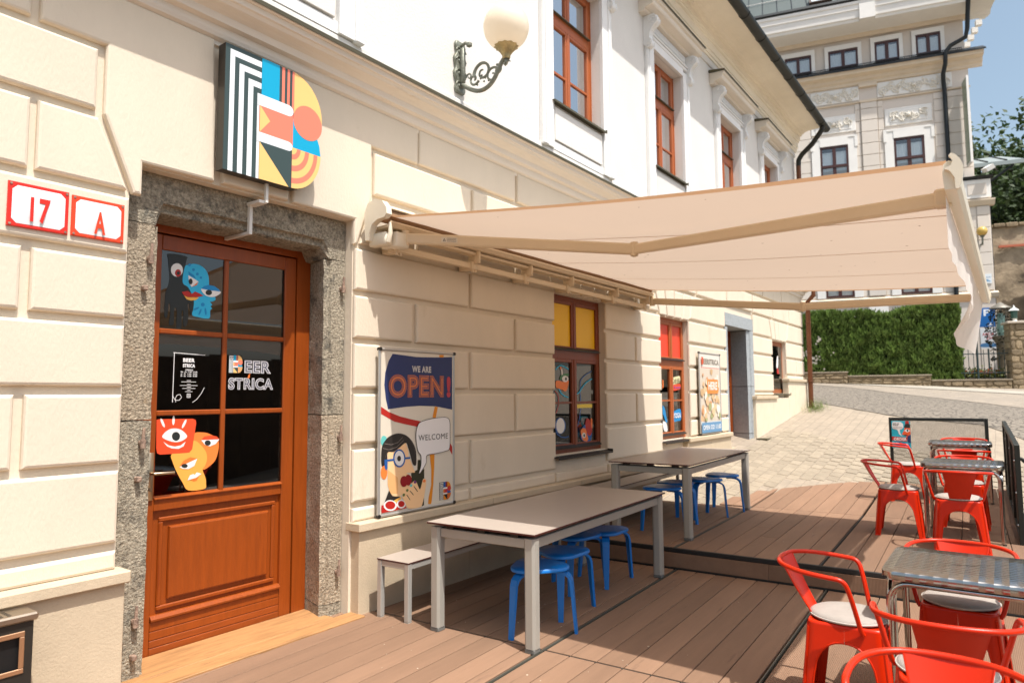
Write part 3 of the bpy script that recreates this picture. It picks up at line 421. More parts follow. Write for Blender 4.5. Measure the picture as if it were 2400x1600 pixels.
wall_open('upper_wall', -2, XE, 4.1, 8.3, 4.062, 4.5, [(a, c, 4.93, 6.70) for a, c in UW], m_upper)
b = B(); b.box(XE-.004, XE+.01, 4.49, 16, -1, 8.3); b.box(-2, XE, 15.9, 16, -1, 8.3); b.build('side_wall', m_upper, bld)
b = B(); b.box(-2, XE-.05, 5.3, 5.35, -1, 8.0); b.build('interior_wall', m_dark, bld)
# rusticated blocks
ZR = [.668, .79, 1.225, 1.645, 2.03, 2.40, 2.765, 3.18, 3.57, 3.88]
G = .023
def block(pts, mt=m_plaster, y=4.02):
    b = B(); b.prism(pts, y, 4.06, .017); return b.build('block', mt, bld)
def rect(x0, x1, r, gl=G, gr=G):
    z0, z1 = ZR[r]+(G if r > 0 else 0), ZR[r+1]-(G if r < 8 else -.02)
    block([(x0+gl, z0), (x1-gr, z0), (x1-gr, z1), (x0+gl, z1)])
def row(r, xs, e0=0, e1=0):
    for i in range(len(xs)-1): rect(xs[i], xs[i+1], r, e0 if i == 0 else G, e1 if i == len(xs)-2 else G)
for r in range(0, 6):                                               # left of the door
    row(r, [-1.9, -.1, 1.315, 1.806] if r in (2, 4) else [-1.9, -.9, .6, 1.806])
z0, z1 = ZR[6]+G, ZR[7]-G
block([(-.1, z0), (1.30, z0), (1.30, z1), (-.1, z1)]); block([(1.335, z0), (1.790, z0), (1.625, z1), (1.335, z1)])
row(7, [-1.9, .5, 1.633], 0, G); row(8, [-1.9, -.1, 1.305], 0, G)
block([(1.325, 3.90), (1.325, 3.588), (1.652, 3.588), (1.652, 3.19), (1.822, 2.775), (1.872, 2.775), (1.872, 2.965), (2.315, 2.968), (2.29, 3.90)])   # panel left of the keystone
block([(2.37, 2.972), (2.86, 2.972), (2.885, 3.90), (2.345, 3.90)], y=4.012)                                                                       # keystone
block([(2.925, 3.90), (2.90, 2.968), (3.462, 2.962), (3.462, 2.775), (3.49, 2.775), (3.63, 3.16), (3.63, 3.588), (4.155, 3.588), (4.155, 3.90)])
J1 = {0: [4.85], 1: [4.85], 2: [4.127, 5.56], 3: [4.852], 4: [4.127, 5.56], 5: [4.853]}
for r in range(0, 6):
    row(r, [3.475]+J1[r]+([6.30] if r else [6.3, 7.48, 9.11]))
    if r: row(r, [7.48]+([8.30] if r in (2, 4) else [])+[9.11])
    if r > 1: row(r, [10.18, 11.90])
    if r > 3 or r == 3: row(r, [13.42, 14.77]); 
    if r > 3: row(r, [15.86, 16.7, XE] if r in (4,) else [15.86, XE])
rect(15.86, XE, 3); 
block([(10.18, .97), (11.90, .97), (11.90, 1.208), (10.18, 1.208)]); block([(13.42, 1.59), (14.77, 1.59), (14.77, 1.628), (13.42, 1.628)])
def vous(a, c, zt):
    z0, z1 = zt+.012, ZR[7]-G; n = 4; bo = [a-.02+(c-a+.04)*i/n for i in range(n+1)]; tp = [a-.17+(c-a+.34)*i/n for i in range(n+1)]
    for i in range(n): block([(bo[i]+.014, z0), (bo[i+1]-.014, z0), (tp[i+1]-.014, z1), (tp[i]+.014, z1)])
    return tp[0], bo[0], tp[-1], bo[-1]
def r6(x0, x1, lt=None, rt_=None):
    z0, z1 = ZR[6]+G, ZR[7]-G
    block([(x0 if lt is None else lt[0], z0), (x1 if rt_ is None else rt_[0], z0), (x1 if rt_ is None else rt_[1], z1), (x0 if lt is None else lt[1], z1)])
vs = [vous(*o[:2], o[3]) for o in LW]
r6(0, 4.123, lt=(3.525, 3.66)); r6(4.157, 5.565); r6(5.599, 0, rt_=(vs[0][1]-.03, vs[0][0]-.018))
r6(0, 8.283, lt=(vs[0][3]+.03, vs[0][2]+.018)); r6(8.317, 0, rt_=(vs[1][1]-.03, vs[1][0]-.018))
r6(0, 11.86, lt=(vs[1][3]+.03, vs[1][2]+.018)); r6(13.49, 0, rt_=(vs[2][1]-.03, vs[2][0]-.018)); r6(0, XE, lt=(vs[2][3]+.03, vs[2][2]+.018))
row(7, [3.66, 4.88, 6.3, 7.72, 9.14, 10.56, 12, 13.5, 14.9, 16.2, XE]); row(8, [4.17, 5.6, 7.02, 8.44, 9.86, 11.3, 12.75, 14.2, 15.6, XE])
# plinth slabs and caps
def plinth(x0, x1, zt, n, zb=-.6, mt=m_plinth, y=3.965):
    for i in range(n):
        b = B(); b.box(x0+(x1-x0)*i/n+.0015, x0+(x1-x0)*(i+1)/n-.0015, y, 4.09, zb, zt, bev=.004); b.build('plinth_slab', mt, bld)
def capst(x0, x1, zt, n=2, y=3.93):
    for i in range(n):
        b = B(); b.box(x0+(x1-x0)*i/n+.001, x0+(x1-x0)*(i+1)/n-.001, y, 4.09, zt-.064, zt, bev=.007); b.build('plinth_cap', m_plinth, bld)
plinth(-2, 1.833, .606, 3); capst(-2, 1.85, .668, 3)
plinth(3.49, 9.9, .606, 5); capst(3.462, 9.9, .668, 4); plinth(9.9, 11.83, .89, 2); capst(9.9, 11.85, .955, 1)
plinth(13.3, 15.7, 1.52, 2, mt=m_plinth2); capst(13.27, 14.75, 1.575, 1); plinth(15.7, XE+.02, 1.89, 3, mt=m_plinth2); capst(15.66, XE+.05, 1.945, 2)
# string course and its flashing
cp = [(4.06, 3.865), (4.035, 3.87), (4.03, 3.895), (4.0, 3.91), (3.99, 3.935), (3.985, 3.975), (3.945, 3.985), (3.935, 4.03), (3.90, 4.05), (3.86, 4.065), (3.845, 4.085), (3.83, 4.09), (3.825, 4.128), (3.80, 4.13), (3.80, 4.152), (4.065, 4.185)]
b = B(); b.sweep_x(cp, -2, XE+.03); b.build('string_course', m_cornice, bld)
b = B(); b.sweep_x([(3.79, 4.133), (3.787, 4.16), (4.07, 4.20), (4.07, 4.194), (3.793, 4.154), (3.796, 4.135)], -2, XE+.04); b.build('flashing', m_flash, bld)
b = B(); b.sweep_x([(4.064, 4.2), (4.035, 4.2), (4.035, 4.36), (4.05, 4.375), (4.064, 4.375)], -2, XE+.004); b.build('base_band', m_upper, bld)
# eaves
ep = [(4.07, 7.56), (4.035, 7.565), (4.03, 7.60), (4.01, 7.61), (4.005, 7.66), (3.985, 7.67), (3.98, 7.80), (3.955, 7.81), (3.945, 7.85), (3.93, 7.855), (3.925, 7.95), (3.89, 7.96), (3.875, 8.0), (3.85, 8.005), (3.82, 8.035), (3.74, 8.06), (3.45, 8.075), (3.44, 8.13), (3.44, 8.24), (4.07, 8.4)]
b = B(); b.sweep_x(ep, -2, XE+.12); b.build('eaves', mat('eaves_stucco', '#f3e9d5', .85, var=.05, vs=2, bump=.25, bs=40, dirt_or_light=('#b7a27c', .68, 3)), bld)
b = B(); b.sweep_x([(4.064, 7.42), (4.04, 7.42), (4.03, 7.45), (4.045, 7.5), (4.045, 7.55), (4.064, 7.56)], -2, XE+.02); b.build('frieze_moulding', m_upper, bld)
b = B(); b.sweep_x([(3.36, 8.20), (3.40, 8.27), (9.8, 13.0), (9.8, 12.9)], -2, XE+.2); b.build('roof', m_roof, bld)
b = B(); pr = [(3.355+.092*cos(a), 8.07+.092*sin(a)) for a in [pi+pi*i/10 for i in range(11)]]
b.sweep_x(pr+[(y*.93+3.355*.07, z+.004) for y, z in pr[::-1]], -2, XE+.28)
for x in [-1+.95*i for i in range(20)]:
    b.tube([(x, 3.355+.096*cos(a), 8.07+.096*sin(a)) for a in [pi+pi*i/10 for i in range(11)]], .006, 5)
b.build('gutter', m_gut, bld)
b = B(); b.tube([(17.25, 3.355, 7.98), (17.25, 3.37, 7.9), (17.28, 3.6, 7.62), (17.3, 3.85, 7.42), (17.3, 3.93, 7.3), (17.3, 3.94, 7.15)], .058, 10); b.build('downpipe', m_gut, bld)
b = B(); b.tube([(17.3, 3.94, 7.17), (17.3, 3.94, 4.25)], .055, 10); b.tube([(17.3, 3.94, 4.25), (17.3, 3.72, 4.1), (17.3, 3.72, 3.95), (17.3, 3.86, 3.8), (17.3, 3.87, 1.25)], .055, 10)
for z in (6.4, 5.2, 3.3, 2.6, 1.9): b.tube([(17.3+.062*cos(a), (3.94 if z > 4 else 3.865)+.062*sin(a), z) for a in [2*pi*i/12 for i in range(12)]], .009, 5, closed=True)
b.build('downpipe', m_cop, bld)

# windows ----------------------------------------------------------
def pane(x0, x1, z0, z1, y, mt, parent, name='pane'):
    b = B(); b.box(x0, x1, y, y+.006, z0, z1); return b.build(name, mt, parent)
def window(x0, x1, z0, z1, yf, zt0, zt1, mt, mg, muntin, parent, sillmat, films=None, curtain=True, xm=None):
    """two-light casement with transom lights above; returns the frame"""
    xm = xm or (x0+x1)/2; b = B(); F = .055; d = .07
    b.box(x0, x0+F, yf, yf+d, z0, z1); b.box(x1-F, x1, yf, yf+d, z0, z1); b.box(x0+F, x1-F, yf, yf+d, z1-F, z1); b.box(x0+F, x1-F, yf, yf+d, z0, z0+F)
    b.box(x0+F, x1-F, yf-.008, yf+d, zt0, zt1)
    fr = b.build('window', mt, parent)
    for (za, zb, low) in ((z0+F, zt0, True), (zt1, z1-F, False)):
        for (xa, xb) in ((x0+F, xm-.012), (xm+.012, x1-F)):
            b = B(); c = .042; y = yf-.012
            b.box(xa, xa+c, y, y+.05, za, zb, bev=.006); b.box(xb-c, xb, y, y+.05, za, zb, bev=.006); b.box(xa+c, xb-c, y+.001, y+.05, zb-c, zb, bev=.006); b.box(xa+c, xb-c, y+.001, y+.05, za, za+c*1.1, bev=.006)
            if low and muntin: b.box(xa+c, xb-c, y+.008, y+.04, muntin-.012, muntin+.012)
            b.build('casement', mt, fr)
            if low and muntin:
                pane(xa+c-.003, xb-c+.003, za+c, muntin-.012, y+.026, mg, fr); pane(xa+c-.003, xb-c+.003, muntin+.012, zb-c, y+.026, mg, fr)
            else: pane(xa+c-.003, xb-c+.003, za+c, zb-c, y+.026, mg, fr)
            if films and not low: b = B(); b.box(xa+c, xb-c, y+.0235, y+.025, za+c, zb-c); b.build('film', films, fr)
        b = B(); b.box(xm-.02, xm+.02, yf-.022, yf+.04, za, zb, bev=.006); b.build('mullion', mt, fr)
    for z in (zt1+.002, z0+F+.002):
        b = B(); b.sweep_x([(yf-.045, z-.006), (yf-.045, z+.004), (yf-.012, z+.03), (yf-.012, z-.006)], x0+F, x1-F); b.build('drip_rail', m_black if sillmat is m_black else m_flash, fr)
    if curtain:
        b = B(); 
        for s in (0, 1):
            w_ = (x1-x0)*.36; xs_ = x0+.04 if s == 0 else x1-.04-w_
            b.grid([[(xs_+w_*i/24, yf+.19+.018*sin(i*1.7), z) for i in range(25)] for z in (z0+.05, z1-.05)])
        b.build('curtain', m_curt, fr)
    return fr
m_fy = mat('film_yellow', '#efbc04', .35, spec=.4); m_fr = mat('film_red', '#d8452c', .35, spec=.4)
w1 = window(*LW[0], 4.125, 2.02, 2.12, m_wood2, m_glass, 1.52, bld, m_black, m_fy, False, 6.86)
w2 = window(*LW[1], 4.125, 2.02, 2.12, m_wood3, m_glass, 1.52, bld, m_black, m_fr, False, 9.68)
b = B(); b.box(14.77, 15.86, 4.12, 4.18, 1.62, 2.74); w3 = b.build('window', mat('window_frame_small', '#a05a30', .45), bld)
b = B(); b.box(14.85, 15.78, 4.112, 4.117, 1.72, 2.64); b.build('pane', m_glass, w3); b = B(); b.box(14.86, 15.77, 4.117, 4.12, 1.73, 2.63); b.build('screen', mat('window_backing', '#3a332b', .5), w3)
for l_ in (('paper', [(15.33, 2.2), (15.45, 2.16), (15.5, 2.42), (15.4, 2.4)], 1), ('redink', [(15.36, 2.06), (15.52, 2.05), (15.48, 2.15), (15.4, 2.17)], 1)): decal('sticker', [l_], 4.110-.0003*len(l_[0]), w3)
def sill(x0, x1, z, mt, fr, yo=3.955, yb=4.14, name='sill'):
    b = B(); b.sweep_x([(yo, z-.035), (yo, z-.012), (yb, z+.006), (yb, z-.004), (yo+.008, z-.02), (yo+.008, z-.035)], x0-.04, x1+.02); b.box(x1+.012, x1+.02, yo, 4.03, z-.02, z+.012); return b.build(name, mt, fr)
sill(6.30, 7.46, .945, m_black, w1); sill(9.11, 10.16, .945, m_black, w2); sill(14.77, 15.84, 1.62, m_flash, w3)
for w_, L_, gs in ((w1, W1, ((0, 1), (1, 2), (2, 8), (8, 9), (9, 11), (11, 12), (12, 13), (13, 14), (14, 15), (15, 21))), (w2, W2, ((0, 1), (1, 2), (2, 3), (3, 4), (4, 6)))):
    for k, (i0, i1) in enumerate(gs): decal('sticker', L_[i0:i1], 4.134-.0004*k, w_, .0001)
def tb(fr, body, bx, col, y, offs=(.02,)): return text('lettering', body, bx[0][0], bx[1][0], bx[0][1], bx[1][1], y, [col], fr, offs)
tb(w2, 'Craft bEEr', W2T['cb'], '#3d4a2a', 4.1255); tb(w2, '& more', W2T['mo'], '#5a4a9a', 4.1255); tb(w2, 'YOGA', W2T['yo'], '#f4f2ee', 4.1255)

def prof_pilaster(x0, x1, z0, z1, y0, parent, name, mt):
    b = B(); w_ = x1-x0
    for t0, t1, yy in ((0, 1, y0), (.12, .55, y0-.012), (.6, .9, y0-.02)):
        b.box(x0+w_*t0, x0+w_*t1, yy, 4.066+.001*t0, z0, z1, bev=.004)
    return b.build(name, mt, parent)
for wi, (a, c) in enumerate(UW):
    fr = window(a+.02, c-.02, 4.95, 6.69, 4.19, 6.02, 6.14, m_wood3, m_glassu, 5.42, bld, m_flash)
    b = B(); b.box(a, c, 4.19, 4.2, 4.93, 4.955); b.box(a, a+.021, 4.185, 4.26, 4.93, 6.7); b.box(c-.021, c, 4.185, 4.26, 4.93, 6.7); b.build('jamb', m_wood3, fr)
    sill(a, c+.0, 4.935, m_flash, fr, 3.975, 4.22)
    sr = empty('surround', (0, 0, 0), 0, bld)
    for s, (xa, xb) in enumerate(((a-.235, a), (c, c+.235))):
        b = B(); ww = xb-xa; sg = 1 if s else -1
        e = xa if s == 0 else xb; i_ = xb if s == 0 else xa
        L = lambda u: i_+(e-i_)*u
        for u0, u1, yy in ((0, 1, 4.012), (.62, .80, 3.995), (.80, 1.0, 4.0)):
            x0_, x1_ = sorted((L(u0), L(u1))); k_ = .004*(u0 > .7)+.002*(u0 > 0); b.box(x0_+.0006+k_, x1_-.0006-k_, yy, 4.0605-k_, 4.375+k_, 6.78-k_, bev=.003)
        b.box(min(L(.62), L(1)), max(L(.62), L(1)), 3.985, 4.05, 4.36, 4.40, bev=.01)
        b.build('architrave', m_white, sr)
    b = B(); b.box(a, c, 4.012, 4.07, 6.70, 6.82); b.box(a-.17, c+.17, 4.0, 4.07, 6.822, 6.87, bev=.01); b.box(a-.235, c+.235, 3.985, 4.07, 6.875, 6.90, bev=.006); b.build('lintel', m_white, sr)
    b = B(); b.box(a, c, 4.035, 4.066, 4.376, 4.47); b.build('apron', m_white, sr)
    b = B(); b.prism([(a+.035, 4.485), (c-.035, 4.485), (c-.035, 4.87), (a+.035, 4.87)], 4.022, 4.066, .006); b.build('apron_panel', m_upper, sr)
    b = B(); b.box(a-.2, c+.2, 4.03, 4.07, 6.902, 7.08); b.build('frieze', m_white, sr)
    b = B(); 
    for k in range(34):
        x = a-.08+(c-a+.16)*(k+.2)/34; b.box(x, x+.021, 4.008, 4.034, 6.95, 7.05)
    b.build('dentils', m_white, sr)
    hp = [(4.07, 7.085), (3.975, 7.09), (3.965, 7.13), (3.85, 7.15), (3.835, 7.17), (3.83, 7.215), (3.80, 7.23), (3.79, 7.27), (4.07, 7.285)]
    b = B(); b.sweep_x(hp, a-.40, c+.40); b.build('hood', m_cornice, sr)
    b = B(); b.sweep_x([(3.775, 7.262), (3.775, 7.288), (4.07, 7.335), (4.07, 7.29), (3.79, 7.275)], a-.43, c+.43); b.build('flashing', m_flash, sr)
    for xc in (a-.205, c+.205):
        b = B()
        cpf = [(4.06, 7.08), (3.90, 7.08), (3.855, 7.05), (3.838, 7.00), (3.848, 6.955), (3.88, 6.925), (3.915, 6.90), (3.945, 6.86), (3.965, 6.80), (3.968, 6.74), (3.945, 6.71), (3.935, 6.67), (3.945, 6.635), (3.975, 6.61), (4.01, 6.615), (4.06, 6.66)]
        b.sweep_x(cpf, xc-.052, xc+.052)
        for sx in (-1, 1):
            for r0, cy, cz in ((.066, 3.912, 7.0), (.036, 3.98, 6.665)): b.tube([(xc+sx*.054, cy+r0*(1-k/27)*cos(k*.58), cz+r0*(1-k/27)*sin(k*.58)) for k in range(25)], .011, 5)
            b.tube([(xc+sx*.054, y, z) for y, z in cpf[3:13]], .009, 5)
        for y, z in cpf[2:10]: b.lathe([(0.001, .012), (.014, 0), (0.001, -.012)], (xc, y, z), 6)
        for k in (-1, 0, 1): b.tube([(xc, 4.03, 6.63), (xc+k*.034, 4.02, 6.54), (xc+k*.012, 4.045, 6.45)], [.02, .018, .004], 6)
        b.build('console', m_white, sr)
b = B(); b.tube([(17.0, 4.05, 5.55), (17.0, 3.96, 5.55), (17.0, 3.9, 5.6)], .02, 6); b.lathe([(0, .1), (.05, .07), (.06, 0), (.03, -.06), (0, -.07)], (17.0, 3.88, 5.6), 10); b.build('alarm_sensor', m_rust, bld)

# ------------------------------------------------------------------ stone doorway and door
door_n = lambda p, s=.006: p
def stone(poly, z0, z1, mt, seg=.05, amp=.004, name='jamb_stone'):
    """vertical stone with the plan section poly (x, y), slightly uneven faces"""
    b = B(); n = max(2, int((z1-z0)/seg)); P = []
    for i in range(len(poly)):
        p, q = Vector(poly[i]), Vector(poly[(i+1) % len(poly)]); k = max(1, int((q-p).length/seg))
        P += [p+(q-p)*j/k for j in range(k)]
    rows = []
    for j in range(n+1):
        z = z0+(z1-z0)*j/n; r = []
        for p in P:
            d = noise.noise_vector(Vector((p.x*14, p.y*14, z*14)))*amp
            r.append((p.x+d.x, p.y+d.y, z+(d.z if 0 < j < n else 0)))
        rows.append(r)
    v = b.grid(rows, closed=True); b.bm.faces.new(v[0]); b.bm.faces.new(v[-1])
    return b.build(name, mt, bld)
SL = [(1.85, 4.13), (2.005, 4.13), (2.012, 4.148), (2.03, 4.15), (2.035, 4.165), (2.02, 4.40), (2.02, 4.49), (1.85, 4.49)]
SRt = [(3.462, 4.13), (3.335, 4.13), (3.328, 4.15), (3.30, 4.15), (3.285, 4.16), (3.352, 4.40), (3.352, 4.49), (3.462, 4.49)]
stone(SL, -.1, 1.468, m_stone, amp=.007); stone(SL, 1.476, 2.640, m_stone2, amp=.006)
stone(SRt, .088, 1.466, m_stone2, amp=.006); stone(SRt, 1.473, 2.640, m_stone, amp=.006); stone(SRt, -.1, .083, m_stone)
b = B(); xs = [1.85+(3.462-1.85)*i/40 for i in range(41)]
pr = [(4.49, 2.955), (4.132, 2.955), (4.13, 2.90), (4.13, 2.85), (4.131, 2.795), (4.133, 2.786), (4.165, 2.782), (4.172, 2.765), (4.168, 2.735), (4.185, 2.722), (4.40, 2.722), (4.49, 2.722)]
rows = []
for x in xs:
    r = []
    for y, z in pr:
        if (x < 2.03 or x > 3.29) and z < 2.9: y2, z2 = (y if y > 4.3 else 4.13+(y-4.13)*0), z-(2.9-z)*.0
        else: y2, z2 = y, z
        if x < 2.03 or x > 3.29:
            z2 = 2.955 if z > 2.92 else {2.90: 2.88, 2.85: 2.80, 2.795: 2.72, 2.786: 2.70, 2.782: 2.68, 2.765: 2.665, 2.735: 2.652, 2.722: 2.646}[z]
            if z < 2.76: y2 = max(y2, 4.131)
        d = noise.noise_vector(Vector((x*13, y2*13, z2*13)))*.006; r.append((x+d.x*.5, y2+d.y, z2+d.z))
    rows.append(r)
v = b.grid(rows, closed=True); b.bm.faces.new(v[0]); b.bm.faces.new(v[-1]); b.build('lintel_stone', m_stone, bld)
for (x, z, big) in ((1.974, 2.43, 1), (1.947, 2.25, 0), (1.965, 1.34, 1), (1.95, 1.135, 0), (1.96, .33, 1), (1.958, .135, 0), (3.425, 2.427, 1), (3.418, 1.30, 1), (3.415, .31, 1)):
    b = B(); b.box(x-.014, x+.014, 4.09, 4.14, z-.016, z+.014, bev=.005)
    if big: b.tube([(x, 4.10, z+.01), (x+.003, 4.098, z+.09)], [.011, .008], 7); b.tube([(x, 4.1, z-.03), (x, 4.1, z+.02)], .016, 8)
    b.build('hinge_hook', m_rust, bld)
b = B(); b.box(2.0, 2.09, 4.40, 4.47, -.02, 2.80); b.box(3.226, 3.345, 4.40, 4.47, -.02, 2.80); b.box(2.09, 3.226, 4.40, 4.47, 2.672, 2.80, bev=.004)
frame = b.build('door_frame', m_wood, bld)
b = B(); y0, y1 = 4.405, 4.46
b.box(2.092, 2.19, y0, y1, .005, 2.662, bev=.004); b.box(3.122, 3.218, y0, y1, .005, 2.662, bev=.004)
b.box(2.191, 3.121, y0+.001, y1, 2.563, 2.661, bev=.004); b.box(2.191, 3.121, y0+.001, y1, .89, .965, bev=.004)
door = b.build('door', m_wood, bld)
for i, z in enumerate((.006, .052, .098, .152)):
    b = B(); b.box(2.192, 3.120, y0+.002, y1, z, (.052, .098, .152, .212)[i]-.003, bev=.003); b.build('kick_board', m_woodworn if i < 2 else m_wood, door)
b = B(); b.sweep_x([(y0-.014, .214), (y0-.016, .226), (y0+.005, .245), (y0+.03, .245), (y0+.03, .214)], 2.192, 3.12); b.build('drip_rail', m_wood, door)
b = B(); b.box(2.19, 3.122, y0+.028, y1, .214, .89); b.build('panel', m_wood, door)
b = B(); X0, X1, Z0, Z1 = 2.235, 3.085, .268, .845
for a_, w_, yy in ((0, .028, y0+.012),):
    b.box(X0, X1, yy, y0+.03, Z1-w_, Z1, bev=.006); b.box(X0, X1, yy, y0+.03, Z0, Z0+w_, bev=.006); b.box(X0, X0+w_, yy+.0005, y0+.03, Z0+w_, Z1-w_, bev=.006); b.box(X1-w_, X1, yy+.0005, y0+.03, Z0+w_, Z1-w_, bev=.006)
b.build('panel_moulding', m_wood, door)
b = B(); b.prism([(2.30, .328), (3.025, .328), (3.025, .782), (2.30, .782)], y0+.004, y0+.03, .012); b.build('raised_panel', m_wood, door)
b = B(); b.box(2.628, 2.662, y0-.002, y0+.03, .965, 2.563, bev=.006)
for z in (2.033, 1.505): b.box(2.19, 2.628, y0, y0+.03, z-.017, z+.017, bev=.006); b.box(2.662, 3.122, y0, y0+.03, z-.017, z+.017, bev=.006)
b.sweep_x([(y0-.012, .962), (y0-.012, .968), (y0+.02, .985), (y0+.02, .962)], 2.19, 3.122)
b.build('glazing_bars', m_wood, door)
zz = [.965, 1.505, 2.033, 2.563]
for i in range(3):
    for (xa, xb) in ((2.19, 2.63), (2.66, 3.122)):
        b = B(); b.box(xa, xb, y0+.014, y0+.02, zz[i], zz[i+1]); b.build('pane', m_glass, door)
decal('sticker', ST1, y0+.0125, door); decal('sticker', ST2, y0+.0125, door)
b = B(); b.box(2.135, 2.178, 4.39, 4.404, .96, 1.26, bev=.004); b.tube([(2.155, 4.39, 1.13), (2.155, 4.35, 1.13), (2.16, 4.345, 1.13), (2.285, 4.345, 1.128)], .009, 8); b.tube([(2.157, 4.388, 1.03), (2.157, 4.378, 1.03)], .012, 10); b.build('handle', m_brass, door)
# lettering on the glass
yl = y0+.0125
def strip(p, q, w_):
    d = Vector((q[0]-p[0], q[1]-p[1])); d.normalize(); n_ = Vector((-d.y, d.x))*w_/2
    return [(p[0]+n_.x, p[1]+n_.y), (q[0]+n_.x, q[1]+n_.y), (q[0]-n_.x, q[1]-n_.y), (p[0]-n_.x, p[1]-n_.y)]
ly = [('pale', strip((OH['tl'][0]-.006, OH['tl'][1]), OH['tr'], .004), 0), ('pale', strip(OH['tl'], OH['bl'], .004), 0)]
for q in ('sq', 'sw'):
    for p0, p1 in zip(OH[q], OH[q][1:]): ly.append(('pale', strip(p0, p1, .003), 0))
ix, iz = OH['ig']
for p0, p1 in (((-1, -1), (1, -1)), ((1, -1), (1, 1)), ((1, 1), (-1, 1)), ((-1, 1), (-1, -1))): ly.append(('pale', strip((ix+p0[0]*.011, iz+p0[1]*.012), (ix+p1[0]*.011, iz+p1[1]*.012), .003), 0))
for k in range(8): ly.append(('pale', strip((ix+.0055*cos(k*pi/4), iz+.006*sin(k*pi/4)), (ix+.0055*cos((k+1)*pi/4), iz+.006*sin((k+1)*pi/4)), .0025), 0))
for i, (x, z) in enumerate(OH['small']): h = (.014, .05, .012, .06, .012, .045, .01, .025)[i]; ly.append(('pale', strip((x-h, z), (x+h, z), .0028), 0))
decal('lettering', ly, yl, door)
text('lettering', 'BEER', 2.357, 2.437, 1.838, 1.864, yl, ['pale'], door, (.05,)); text('lettering', 'STRICA', 2.357, 2.44, 1.803, 1.827, yl, ['pale'], door, (.05,))
for i, s in enumerate(('OPENING', 'Ne - Ut  11:00 - 21:00', 'St - \u0160t  11:00 - 23:00', 'Pi - So  11:00 - 01:00')):
    h = .026 if i == 0 else .056; z = OH['l'][i][1]; text('lettering', s, 2.40-h, 2.40+h, z-.005, z+.005, yl, ['pale'], door, (.03,))
ST = ['pale', '#3a3f6a', 'pale', '#2f3348']; SO = (.055, .034, .016, -.008)
text('lettering', 'EER', 2.806, 3.022, 1.776, 1.866, yl, ST, door, SO, .0003); text('lettering', 'STRICA', 2.684, 3.043, 1.657, 1.741, yl, ST, door, SO, .0003)
# ------------------------------------------------------------------ signs on the facade
def logo_layers(dark='#3b4a48', blue='#06a0c8', coral='#ee7f66', yel='#ecc077', white='#e6eaec'):
    L = []
    arcU = ellp(2.80, 3.57, .256, .283, 10, pi/2, 0)
    tail = [(3.054, 3.53), (3.04, 3.47), (3.017, 3.432), (3.036, 3.39), (3.049, 3.314)]
    arcL = ellp(2.81, 3.314, .239, .285, 12, 0, -pi/2)
    out = [(2.304, 3.03), (2.304, 3.853)]+arcU+tail+arcL[1:]
    L.append((dark, out, 0))
    for xl, xr, zt, zb in ((2.337, 2.370, 3.824, 3.785), (2.402, 2.437, 3.751, 3.712), (2.468, 2.504, 3.677, 3.638)):
        L.append((white, [(xl, 3.03), (xl, zt), (2.563, zt), (2.563, zb), (xr, zb), (xr, 3.03)], 0))
    L.append((white, [(2.535, 3.03), (2.535, 3.602), (2.556, 3.602), (2.556, 3.03)], 0))
    L.append((yel, [(2.82, 3.30), (2.82, 3.853)]+arcU[1:]+tail[:3]+[(2.95, 3.35)], 0))
    L.append((coral, [(2.70, 3.56), (2.82, 3.56), (2.82, 3.853), (2.70, 3.853)], 0))
    for x in (2.70, 2.742, 2.782): L.append((dark, [(x, 3.55), (x+.02, 3.55), (x+.02, 3.853), (x, 3.853)], 0))
    L.append((blue, [(2.564, 3.59), (2.70, 3.59), (2.70, 3.853), (2.564, 3.853)], 0))
    L.append((blue, [(2.812, 3.52), (2.812, 3.314), (3.049, 3.314), (3.036, 3.39), (3.017, 3.432), (3.038, 3.47), (2.98, 3.5)], 0))
    L.append((coral, [(2.55, 3.527), (2.813, 3.56), (2.813, 3.30), (2.55, 3.34)], 0))
    L.append((yel, [(2.556, 3.526), (2.633, 3.44), (2.556, 3.346)], 0))
    for zb, zt in ((3.525, 3.602), (3.281, 3.345)):
        L.append((white, [(2.536, zb), (2.775, zb)]+ellp(2.776, (zb+zt)/2, .038, (zt-zb)/2, 9, -pi/2, pi/2)+[(2.536, zt)], 0))
    L.append((coral, ellp(2.935, 3.524, .121, .122, 36), 0))
    L.append((yel, [(2.808, 3.314)]+ellp(2.808, 3.314, .2405, .284, 16, 0, -pi/2), 0))
    for ro, ri in ((.212, .18), (.14, .107), (.07, .041)):
        L.append((coral, ellp(2.808, 3.314, ro, ro*1.18, 16, 0, -pi/2)+ellp(2.808, 3.314, ri, ri*1.18, 16, -pi/2, 0), 0))
    L.append((yel, [(2.556, 3.281), (2.786, 3.03), (2.556, 3.03)], 0)); L.append((dark, [(2.556, 3.281), (2.806, 3.281), (2.806, 3.03), (2.785, 3.03)], 0))
    return L, out
LG, LOUT = logo_layers()
sg = tag(empty('logo_sign', (2.68, 4.0, 3.44)), 'colourful B shaped light box sign with stripes, red disc and arcs above the stone doorway', 'sign'); sg.location = (0, 0, 0)
b = B(); b.prism(LOUT, 3.9205, 4.0, 0); b.build('case', mat('sign_case', '#2b241c', .4, var=.1, vs=6), sg)
decal('face_print', LG, 3.9203, sg, .0004, rough=.3)
b = B(); b.box(2.40, 2.46, 3.99, 4.02, 3.2, 3.7); b.box(2.9, 2.95, 3.99, 4.02, 3.2, 3.7); b.build('bracket', m_black, sg)
b = B(); b.box(2.645, 2.664, 3.965, 3.985, 2.90, 3.03); b.box(2.606, 2.664, 3.98, 4.125, 2.895, 2.915) ; b.box(2.615, 2.637, 4.10, 4.126, 2.72, 2.9); b.box(2.615, 2.637, 4.10, 4.40, 2.70, 2.72)
